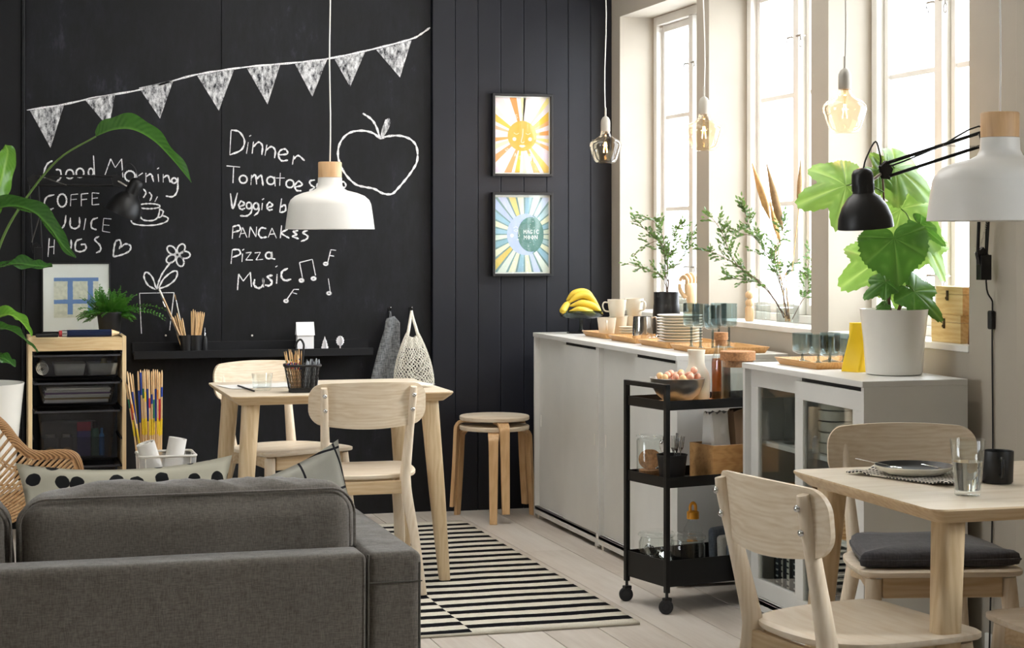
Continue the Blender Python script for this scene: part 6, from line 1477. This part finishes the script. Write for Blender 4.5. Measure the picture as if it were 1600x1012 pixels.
# ================================================================== PLANTS
def set_vein(o, vals):
    at = o.data.attributes.new('vein', 'FLOAT', 'POINT'); at.data.foreach_set('value', vals)
def linden_leaf(parent, pet, tip_px, size, nrm, mat, petiole_from, droop=.25, wide=1.0, lobes=1.0, k=0):
    tip = .40 if lobes > .3 else .20
    """pet: attachment point, tip_px: world tip direction, size: length in m"""
    Y = V(tip_px).normalized(); Nn = V(nrm); Nn = (Nn-Y*Nn.dot(Y)).normalized(); X = Y.cross(Nn).normalized()
    nt_, nr = 96, 9; vs = []; vein = []; rr = random.Random(k)
    for j in range(nr+1):
        f = j/nr
        for i in range(nt_):
            th = -pi+2*pi*i/nt_     # 0 = tip
            a = abs(th)
            r = 1-tip+tip*math.exp(-(a/(.38 if tip > .3 else .30))**2)+lobes*(.20*math.exp(-((a-1.0)/.30)**2)+.10*math.exp(-((a-1.95)/.32)**2))-lobes*.10*math.exp(-((a-.55)/.2)**2)
            if a > 2.35: r *= 1-.93*((a-2.35)/(pi-2.35))**2.2
            r *= 1+.022*((i % 2)*2-1)*(f > .95)+.02*rr.uniform(-1, 1)*(f > .95)
            x = sin(th)*r*f*wide*.62; y = cos(th)*r*f*.72*(1 if cos(th) > 0 else (.45 if lobes < .3 else .8))
            vn = max(math.exp(-((a-c)/.05)**2) for c in (0, 1.0, 1.95)); vn = vn*(1-.55*f)
            # lateral veins
            fz = math.exp(-((math.sin(f*9-a*1.5))**2)*22)*.35
            vein.append(max(vn, fz))
            z = -droop*(x*x*1.2+max(0, y)**2*.9)-.05*vn*f+.035*sin(th*5+k)*f*f
            vs.append(V(pet)+(X*x+Y*y+Nn*z)*size)
    fs = []
    for j in range(nr):
        for i in range(nt_): i2 = (i+1) % nt_; fs.append((j*nt_+i, j*nt_+i2, (j+1)*nt_+i2, (j+1)*nt_+i))
    me = bpy.data.meshes.new('leaf'); me.from_pydata([tuple(v) for v in vs], [], fs); me.materials.append(MATS[mat]); me.update()
    me.polygons.foreach_set('use_smooth', [True]*len(me.polygons))
    o = bpy.data.objects.new('leaf', me); COL.objects.link(o); o.parent = parent; set_vein(o, vein)
    if petiole_from is not None:
        a = V(petiole_from); b_ = V(pet); m_ = a.lerp(b_, .55)+V((0, 0, .02)); MB().tube(cr([a, m_, b_], 5), .0022, 6).build('petiole', 'stem_green', o, smooth=60)
    return o
O = PP
def LP(px, py, dy=0.0):   # point at pixel, at the plant's distance (+dy metres along the view)
    p = W(px, py, O.dot(FWD)+dy) if False else W(px, py, V((O.x, O.y, 0)).dot(FWD)+dy)
    return p-O
CAMV = V((0, 0, H))-O
def cam_n(dx=0, dz=0): 
    n = V((-FWD.x, -FWD.y, 0))+RGT*dx+V((0, 0, dz)); return n.normalized()
stems = [[(1392, 498), (1388, 455), (1384, 400), (1382, 340), (1380, 290), (1378, 262)], [(1400, 497), (1412, 462), (1424, 425), (1430, 390), (1432, 350)], [(1388, 497), (1386, 470), (1392, 440)]]
for k, st in enumerate(stems):
    P = cr([LP(px, py, .0+.02*k) for px, py in st], 6); MB().tube(P, [.0062*(1-.6*i/len(P)) for i in range(len(P))], 8).build('stem', 'stem_red' if k < 2 else 'stem_green', pot, smooth=60)
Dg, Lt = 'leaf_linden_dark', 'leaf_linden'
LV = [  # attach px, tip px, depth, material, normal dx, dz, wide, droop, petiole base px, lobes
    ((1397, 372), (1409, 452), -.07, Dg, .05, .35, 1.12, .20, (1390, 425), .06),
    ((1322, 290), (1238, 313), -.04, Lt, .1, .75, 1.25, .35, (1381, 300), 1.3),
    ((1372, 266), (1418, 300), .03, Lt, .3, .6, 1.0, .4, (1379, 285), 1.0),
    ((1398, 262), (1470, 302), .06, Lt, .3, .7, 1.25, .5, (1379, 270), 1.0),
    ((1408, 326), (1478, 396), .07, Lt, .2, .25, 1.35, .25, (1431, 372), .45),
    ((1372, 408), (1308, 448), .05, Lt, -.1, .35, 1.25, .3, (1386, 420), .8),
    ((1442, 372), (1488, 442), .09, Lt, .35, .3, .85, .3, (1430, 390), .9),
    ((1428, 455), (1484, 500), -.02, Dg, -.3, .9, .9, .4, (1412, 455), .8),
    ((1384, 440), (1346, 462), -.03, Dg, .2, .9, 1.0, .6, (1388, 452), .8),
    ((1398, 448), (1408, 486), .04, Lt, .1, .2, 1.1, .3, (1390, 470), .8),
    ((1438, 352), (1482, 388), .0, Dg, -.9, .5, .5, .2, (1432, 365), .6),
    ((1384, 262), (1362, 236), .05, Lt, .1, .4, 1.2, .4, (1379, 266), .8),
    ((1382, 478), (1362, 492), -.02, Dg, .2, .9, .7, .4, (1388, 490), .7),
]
for k, (a, tp, dy, mt, dx, dz, wd, dr, pb, lb) in enumerate(LV):
    A_ = LP(a[0], a[1], dy); T_ = LP(tp[0], tp[1], dy-.01); size = (T_-A_).length/.72*.93
    linden_leaf(pot, A_, T_-A_, size, cam_n(dx, dz), mt, LP(pb[0], pb[1], dy*.3), dr, wd, lb, k)

# ---- leafy branches
def leaflets(mb, p, d, L, w, rr, up=None):
    d = V(d).normalized(); s_ = d.cross(V((rr.uniform(-1, 1), rr.uniform(-1, 1), rr.uniform(-.4, 1)))); s_ = s_.normalized() if s_.length > .01 else V((1, 0, 0))
    n = d.cross(s_)*.12*L
    mb.add([p, p+d*L*.35+s_*w, p+d*L*.7+s_*w*.8+n*.5, p+d*L+n, p+d*L*.7-s_*w*.8+n*.5, p+d*L*.35-s_*w], [(0, 1, 2, 3), (0, 3, 4, 5)])
def branch_set(parent, base, paths, D, seed, dens=1.0, dspread=.05, lmat='leaf_twig', stemr=.0022, leaf=.021):
    rr = random.Random(seed)
    for k, path in enumerate(paths):
        off = rr.uniform(-dspread, dspread)
        P = [W(px, py, D+off*min(1, i/2)) for i, (px, py) in enumerate(path)]
        P = cr([p-base for p in P], 5); n = len(P)
        wood_ = MB(); wood_.tube(P, [stemr*(1-.65*i/n) for i in range(n)], 5)
        fol = MB()
        for i in range(int(n*.30), n):
            t_ = (P[i]-P[max(i-1, 0)]).normalized()
            for q in range(1 if rr.random() < .9*dens else 0):
                d = (t_+V((rr.uniform(-1, 1), rr.uniform(-1, 1), rr.uniform(-.6, 1)))*.95).normalized(); L = rr.uniform(.035, .085)*(1.1-.4*i/n); m_ = 5 if L > .05 else 4
                tw = [P[i]+d*L*f+V((0, 0, -.012*f*f)) for f in (0, .5, 1)]; wood_.tube(tw, .0009, 3, cap=False)
                for j in range(m_):
                    f = (j+1)/m_; pp = P[i]+d*L*f+V((0, 0, -.012*f*f)); sd = d.cross(V((0, 0, 1))); sd = sd.normalized() if sd.length > .1 else V((1, 0, 0))
                    for sg in (-1, 1): leaflets(fol, pp, d*.7+sd*sg*.8+V((0, 0, rr.uniform(-.2, .3))), leaf*rr.uniform(.7, 1.1), .0044, rr)
                leaflets(fol, P[i]+d*L, d, leaf, .0044, rr)
        wo = wood_.build('branch', 'bark', parent, smooth=60)
        if fol.v: fol.build('leaves', lmat, wo, kind='stuff')
bd_ = thing('leafy_branches', 'loose green leafy branches standing in the black pitcher', 'branches', tuple(PX+V((0, 0, .10))))
D1 = V((PX.x, PX.y, 0)).dot(FWD)
branch_set(bd_, bd_.location, [[(1041, 495), (1044, 455), (1038, 440), (1043, 418), (1041, 400), (1030, 378), (1012, 362), (995, 345)], [(1043, 470), (1044, 418), (1040, 395), (1036, 372), (1026, 350), (1008, 338)], [(1040, 480), (1044, 440), (1028, 428), (1008, 420), (985, 413)], [(1042, 485), (1043, 410), (1052, 385), (1055, 362), (1066, 352)], [(1043, 475), (1047, 430), (1068, 398), (1078, 375), (1086, 352)], [(1042, 480), (1036, 385), (1015, 380), (1003, 388)]], D1, 3, .95)
VB = V((v2.x, v2.y, SZ+.012)); bd_ = thing('leafy_branches', 'long spreading leafy branches in the clear vase of the second window', 'branches', tuple(VB)); D2 = V((v2.x, v2.y, 0)).dot(FWD)
branch_set(bd_, bd_.location, [[(1225, 497), (1212, 470), (1188, 442), (1165, 425), (1142, 408), (1118, 396), (1102, 392)], [(1226, 496), (1195, 446), (1158, 420), (1140, 395), (1132, 372), (1120, 350), (1110, 338)], [(1232, 498), (1222, 455), (1210, 420), (1190, 385), (1172, 358), (1165, 335), (1160, 325)], [(1234, 498), (1225, 450), (1205, 410), (1180, 372), (1158, 365), (1145, 358)], [(1229, 498), (1224, 440), (1235, 420), (1252, 425), (1268, 436)], [(1238, 498), (1252, 472), (1262, 455), (1262, 420), (1268, 395)], [(1230, 497), (1190, 445), (1160, 437), (1135, 432)], [(1231, 498), (1220, 445), (1210, 400), (1220, 370), (1222, 350)]], D2, 12, 1.0, .05, 'leaf_twig')
def cattail(lab, p0, p1, r_, mt, base_px=(1232, 497), dd=0):
    a, b_ = W(p0[0], p0[1], D2+dd), W(p1[0], p1[1], D2+dd); base = VB+V((.004*len(lab) % .02-.01, 0, .002)); t = thing('dried_stalk', lab, 'dried stalk', tuple(base))
    mb = MB(); P = cr([V((0, 0, 0)), (b_-base)*.55+V((0, 0, -.0)), b_-base], 6); mb.tube(P, .0017, 6); mb.build('stem', 'cattail_tan', t, smooth=60)
    mb = MB(); n_ = 14; rr = random.Random(5); P = [(b_-base).lerp(a-base, i/n_) for i in range(n_+1)]; mb.tube(P, [r_*max(.15, min(1, 3.2*(i/n_+.05), 2.0*(1.04-i/n_))) for i in range(n_+1)], 10); mb.build('seed_head', mt, t, smooth=60)
cattail('tall tan dried seed head leaning left in the second window', (1175, 255), (1203, 342), .014, 'cattail_tan')
cattail('tall brown dried seed head with the thickest spike, leaning left', (1198, 256), (1223, 361), .016, 'cattail_brown', dd=-.03)
cattail('upright tan dried seed head beside the window frame', (1251, 250), (1248, 328), .0105, 'cattail_brown', dd=.01)
cattail('short tan dried seed head low between the branches', (1203, 314), (1214, 368), .0085, 'cattail_tan', dd=.03)
cattail('slender tan dried seed head just right of the short one', (1208, 322), (1220, 385), .0075, 'cattail_tan', dd=.05)

# ---- large-leaved plant, upper left
DL = 6.95
lp_ = thing('large_leaf_plant', 'tall plant with long arching glossy leaves in a white planter at the left edge', 'plant', (0, 0, 0))
def blade(stalk, mid_, width, mat, d0=0, d1=0, fold=.35, twist=0.0, seed=0, nup=(0, 0, 1)):
    rr = random.Random(seed)
    if stalk:
        P = cr([W(px, py, DL+d0) for px, py in stalk], 6); MB().tube(P, [.0065*(1-.5*i/len(P)) for i in range(len(P))], 8).build('stalk', 'stem_green', lp_, smooth=60)
    n = 30; m_ = 5; path = cr([W(px, py, DL+d0+(d1-d0)*i/(len(mid_)-1)) for i, (px, py) in enumerate(mid_)], 8); n = len(path)-1
    mb = []; vein = []; fs = []
    for i, p in enumerate(path):
        f = i/n; t_ = (path[min(i+1, n)]-path[max(i-1, 0)]).normalized()
        s_ = t_.cross(V(nup)); s_ = s_.normalized() if s_.length > .05 else V((0, 1, 0))
        s_ = (Matrix.Rotation(twist*(f+.3), 3, t_) @ s_); nn = s_.cross(t_)
        w = width*(math.sin(pi*min(1, f**.75))**.75 if f < 1 else 0)*(1)+.002
        for j in range(-m_, m_+1):
            u = j/m_; mb.append(tuple(p+s_*w*u+nn*(fold*abs(u)*w+(.005*sin(f*26+j*.6+seed)+.004*sin(f*13+seed*2))*abs(u)**2)))
            vein.append(1.0 if j == 0 else (.28*(.5+.5*sin(f*110-abs(u)*16))))
    k_ = 2*m_+1
    for i in range(n):
        for j in range(k_-1): a = i*k_+j; fs.append((a, a+1, a+k_+1, a+k_))
    me = bpy.data.meshes.new('leaf'); me.from_pydata(mb, [], fs); me.materials.append(MATS[mat]); me.update(); me.polygons.foreach_set('use_smooth', [True]*len(me.polygons))
    o = bpy.data.objects.new('leaf', me); COL.objects.link(o); o.parent = lp_; set_vein(o, vein)
root = (-42, 600)
blade([root, (-25, 480), (0, 383), (35, 318), (90, 250), (150, 213)], [(150, 213), (178, 203), (208, 203), (240, 220), (270, 250), (299, 285)], .062, 'leaf_lily', .1, .0, .55, -.55, 1)
blade([root, (-20, 470), (-6, 380)], [(-8, 345), (-4, 305), (6, 265), (12, 238), (8, 226)], .040, 'leaf_lily_light', -.1, -.15, .2, 1.3, 2, (1, 0, 0))
blade([root, (-60, 420)], [(-55, 372), (-20, 336), (15, 322), (50, 330), (75, 352), (98, 383), (118, 403)], .045, 'leaf_lily', -.15, -.1, .5, -.8, 3)
blade([root, (-50, 450)], [(-45, 412), (-10, 418), (25, 412), (55, 415), (82, 417)], .062, 'leaf_lily', -.2, -.25, .15, .35, 4)
blade([root, (-40, 540)], [(-32, 530), (-8, 500), (15, 492), (35, 505), (50, 525)], .042, 'leaf_lily_light', -.1, -.1, .4, -.6, 5)
blade([root], [(-42, 545), (-15, 516), (12, 515), (35, 528), (60, 550)], .045, 'leaf_lily', -.15, -.2, .3, -.5, 6)
blade([root], [(-40, 580), (-18, 562), (5, 560), (24, 573)], .045, 'leaf_lily', -.2, -.25, .2, .2, 7)
pc_ = W(-38, 600, DL); zt = W(0, 600, DL-.05).z
MB().lathe([(0, .42), (.135, .42), (.142, .43), (.178, zt-.01), (.18, zt), (.172, zt), (.165, zt-.04), (0, zt-.05)], 40, c=(pc_.x, pc_.y)).build('planter', 'white_ceramic', lp_, smooth=50)
MB().lathe([(0, zt-.045), (.165, zt-.04)], 24, c=(pc_.x, pc_.y)).build('soil', 'soil', lp_)
ps = thing('plant_stand', 'white stand under the planter at the left edge', 'stand', (pc_.x, pc_.y, 0))
MB().lathe([(0, .395), (.17, .395), (.175, .40), (.175, .416), (.17, .419), (0, .419)], 32).build('top', 'white_metal', ps, smooth=40)
for k in range(4):
    a = R(45+90*k); MB().tube([(.12*cos(a), .12*sin(a), .396), (.16*cos(a), .16*sin(a), 0)], .012, 8).build('leg', 'white_metal', ps, smooth=60)

# ================================================================== LAMPS
def pendant(lab, x, y, zr, R0=.18):
    t = thing('pendant_lamp', lab, 'lamp', (x, y, zr), 0, 'white pendant lamps with wooden necks')
    k = R0/.18
    prof = [(.180, 0), (.1795, .004), (.172, .060), (.166, .100), (.158, .118), (.140, .134), (.110, .146), (.070, .156), (.056, .164), (.0495, .178), (.048, .208)]
    inner = [(r-.003, z-.002) for r, z in reversed(prof[1:])]+[(.177, 0)]
    MB().lathe([(r*k, z*k) for r, z in prof+inner], 64).build('shade', 'white_metal', t, smooth=50)
    MB().lathe([(0, .209*k), (.0475*k, .209*k), (.0475*k, .268*k), (.0455*k, .271*k), (0, .271*k)], 40).build('wooden_neck', 'lamp_wood', t, smooth=40)
    MB().lathe([(0, .205*k), (.02*k, .20*k), (.02*k, .14*k), (0, .14*k)], 20).build('lamp_holder', 'white_metal', t, smooth=40)
    MB().tube([(.002*sin(i*1.1)*(0 < i < 14), .0, .270*k+(CZ-zr-.270*k)*i/14) for i in range(15)], .0028, 8).build('cable', 'white_metal', t, smooth=60)
    mb = MB(); mb.lathe([(0, CZ-zr-.035), (.05, CZ-zr-.034), (.055, CZ-zr-.001), (0, CZ-zr-.001)], 32); mb.build('ceiling_cup', 'white_metal', t, smooth=40)
pendant('white pendant lamp with a wooden neck hanging in front of the chalkboard', 1.372, 7.31, 1.392, .181)
pendant('white pendant lamp with a wooden neck, cut off by the right edge of the picture', 2.466, 4.055, 1.393, .181)
def bulb_lamp(lab, px, y):
    x = 2.85; u = (px-800)/F; yy_ = x*ray(px).y/ray(px).x; zb = 1.712
    t = thing('bulb_pendant', lab, 'lamp', (x, yy_, zb), 0, 'faceted bulb pendants')
    g = MB(); g.lathe([(0, 0), (.030, .0), (.046, .006), (.056, .020), (.069, .060), (.0755, .084), (.073, .097), (.062, .109), (.040, .121), (.025, .132), (.020, .154)], 12, a0=R(11)); g.build('bulb', 'bulb_glass', t, smooth=45)
    g = MB(); g.lathe([(.0175, .140), (.018, .158), (.0, .159)], 20); g.build('bulb_cap', 'clear_glass', t, smooth=40)
    g = MB(); g.tube([(0, 0, .155), (0, 0, .11), (0, 0, .095)], [.006, .004, .002], 8); g.build('bulb_post', 'bulb_glass', t, smooth=60)
    for k in range(4):
        a = R(90*k+20); g = MB(); g.tube([(.004*cos(a), .004*sin(a), .100), (.011*cos(a), .011*sin(a), .052)], .0011, 5); g.build('filament', 'filament', t)
    MB().lathe([(.0215, .150), (.0225, .152), (.0225, .192), (.0215, .202), (.015, .216), (.006, .222), (.0045, .224), (.0045, .262), (.003, .264), (0, .264)], 28).build('socket', 'socket_grey', t, smooth=45)
    MB().tube([(.004*sin(i*.9+px), .0, .262+(CZ-zb-.262)*i/12) for i in range(13)], .0026, 8).build('cable', 'socket_grey' if px > 1200 else 'white_metal', t, smooth=60)
    l = bpy.data.lights.new('bulb_glow', 'POINT'); l.energy = 2.5; l.color = (1, .58, .28); l.shadow_soft_size = .012
    o = bpy.data.objects.new('bulb_glow', l); COL.objects.link(o); o.parent = t; o.location = (0, 0, .075)
for px, lab in ((946, 'glowing amber bulb on a cord, farthest one, against the black wall'), (1100, 'glowing amber bulb on a cord, middle one, between the first two windows'), (1320, 'glowing amber bulb on a dark cord, nearest one, before the third window')): bulb_lamp(lab, px, 0)

# ---- articulated work lamps
def pair(mb, a, b_, off, r_=.0042):
    for s_ in (-1, 1): mb.tube([V(a)+off*s_, V(b_)+off*s_], r_, 6)
def head(t, top, axis, k=1.0):
    q = V(axis).to_track_quat('Z', 'Y').to_matrix().to_4x4(); M_ = Matrix.Translation(top) @ q   # +Z points out of the shade top
    MB().lathe([(.086, -.118), (.0865, -.112), (.083, -.085), (.070, -.050), (.050, -.022), (.036, -.012), (.0335, -.008), (.0320, -.010), (.048, -.026), (.068, -.054), (.081, -.087), (.0845, -.112)], 48, M=M_).build('shade', 'black_metal', t, smooth=60)
    c = MB(); c.lathe([(.034, -.010), (.0345, .030), (.033, .050), (.027, .062), (.014, .068), (0, .069)], 32, M=M_); hd = c.build('lamp_cap', 'black_metal', t, smooth=50)
    for i in range(12):
        a = 2*pi*i/12; c = MB(); c.box(-.0015, .0006, -.0028, .0028, -.002, .018, M=M_ @ Matrix.Rotation(a, 4, 'Z') @ Matrix.Translation((.0346, 0, 0))); c.build('vent_slot', 'cabinet_slot', hd)
def worklamp(lab, br, elbow, head_j, head_top, axis, side, springs, cord=None):
    t = thing('work_lamp', lab, 'lamp', tuple(br), 0); O_ = V(br); br, elbow, head_j, head_top = [V(p)-O_ for p in (br, elbow, head_j, head_top)]
    side = V(side).normalized()
    # wall bracket
    mb = MB(); mb.box(-.012, .026, -.016, .016, -.045, .035) if abs(side.x) < .5 else mb.box(-.016, .016, -.012, .026, -.045, .035); mb.build('wall_bracket', 'black_metal', t, bevel=.002)
    mb = MB(); pin = MB(); pin.tube([(0, 0, -.02), (0, 0, .04)], .008, 10); pin.build('pivot', 'black_metal', t, smooth=50)
    def arm(a, b_, nm):
        d = (b_-a).normalized(); n = d.cross(side).normalized()*.021
        for s_ in (-1, 1):
            m_ = MB(); m_.tube([a+n*s_, b_+n*s_], .0055, 8); m_.build('arm_bar', 'black_metal', t, smooth=60)
        for s_ in (-1, 1):
            m_ = MB(); p0 = a+d*.03-n+side*.010*s_; p1 = a+d*.15+n+side*.010*s_; q = []
            for i in range(60):
                f = i/59; c = p0.lerp(p1, f); dd_ = (p1-p0).normalized(); e1 = dd_.orthogonal().normalized(); e2 = dd_.cross(e1); q.append(c+(e1*cos(i*2.1)+e2*sin(i*2.1))*.0032)
            m_.tube(q, .0008, 4); m_.build('spring', 'nickel_wire', t, smooth=60)
        return n
    arm(br+V((0, 0, .03)), elbow, 'low'); arm(elbow, head_j, 'up')
    for c in (elbow, head_j, br+V((0, 0, .03))):
        d = side*.006; m_ = MB(); u_ = V((0, 0, 1)); w_ = side.cross(u_); 
        pts = [c+w_*.028+u_*.012, c+u_*.030, c-w_*.028+u_*.004, c-w_*.012-u_*.028, c+w_*.016-u_*.026]
        m_.loft([[p-d for p in pts], [p+d for p in pts]]); pl_ = m_.build('joint_plate', 'black_metal', t)
        for p in pts[:3]: s2 = MB(); s2.sphere(p*.9+c*.1-d*1.1, .0032, 8, 5); s2.build('rivet', 'chrome', pl_, smooth=60)
    m_ = MB(); m_.tube([head_j, head_top-V(axis).normalized()*-.01], .005, 8); m_.build('head_joint', 'nickel_wire', t, smooth=60)
    head(t, head_top, axis)
    if cord:
        m_ = MB(); m_.tube(cr([V(p)-O_ for p in cord], 5), .0028, 8); m_.build('cord', 'black_plastic', t, smooth=60)
    return t
bR = atx(1556, 415, WX)+V((-.05, 0, 0)); eR = V((3.045, 5.09, 1.668)); hR = atx(1386, 264, 2.74)
hd_ = W(1349, 297, 5.66)
hj = W(1384, 266, 5.70)
cd = [hd_+V((0, 0, .066)), hd_+V((.01, 0, .10)), W(1368, 221, 5.68), W(1376, 245, 5.69), hj+V((.0, 0, .01)), hj.lerp(eR, .5)+V((0, 0, .018)), eR+V((0, 0, .03)), eR.lerp(bR, .5)+V((.02, 0, 0)), bR+V((.015, 0, -.05)), V((WX-.006, bR.y+.01, 1.15))]
t = worklamp('black articulated work lamp on the window wall reaching over the big plant', bR, eR, hj, hd_, (-.10, -.05, 1), (.35, -.93, 0), True, cd)
t0 = t.location.copy()
m_ = MB(); m_.tube(cr([V((WX-.006, bR.y+.01, 1.15))-t0, V((WX-.006, bR.y+.012, 1.0))-t0, V((WX-.006, bR.y+.008, .7))-t0, V((WX-.007, bR.y+.012, .4))-t0, V((WX-.018, bR.y+.01, .02))-t0], 5), .0028, 8); cdo = m_.build('wall_cord', 'black_plastic', t, smooth=60)
q = atx(1558, 500, WX); m_ = MB(); m_.rbox(.018, .026, .060, .006, 8, c=tuple(V((WX-.010, bR.y+.010, q.z))-t0)); m_.build('inline_switch', 'black_plastic', cdo, smooth=60)
bL = aty(57, 398, WY)+V((0, -.05, 0)); eL = aty(52, 282, WY-.09); hjL = aty(183, 282, WY-.12); hdL = aty(207, 300, WY-.15)
worklamp('black articulated work lamp on the chalkboard above the framed blue picture', bL, eL, hjL, hdL, (.42, -.1, .9), (0, -1, 0), True, [hdL+V((.03, 0, .06)), aty(210, 262, WY-.15), aty(200, 256, WY-.14), aty(190, 270, WY-.13), hjL])
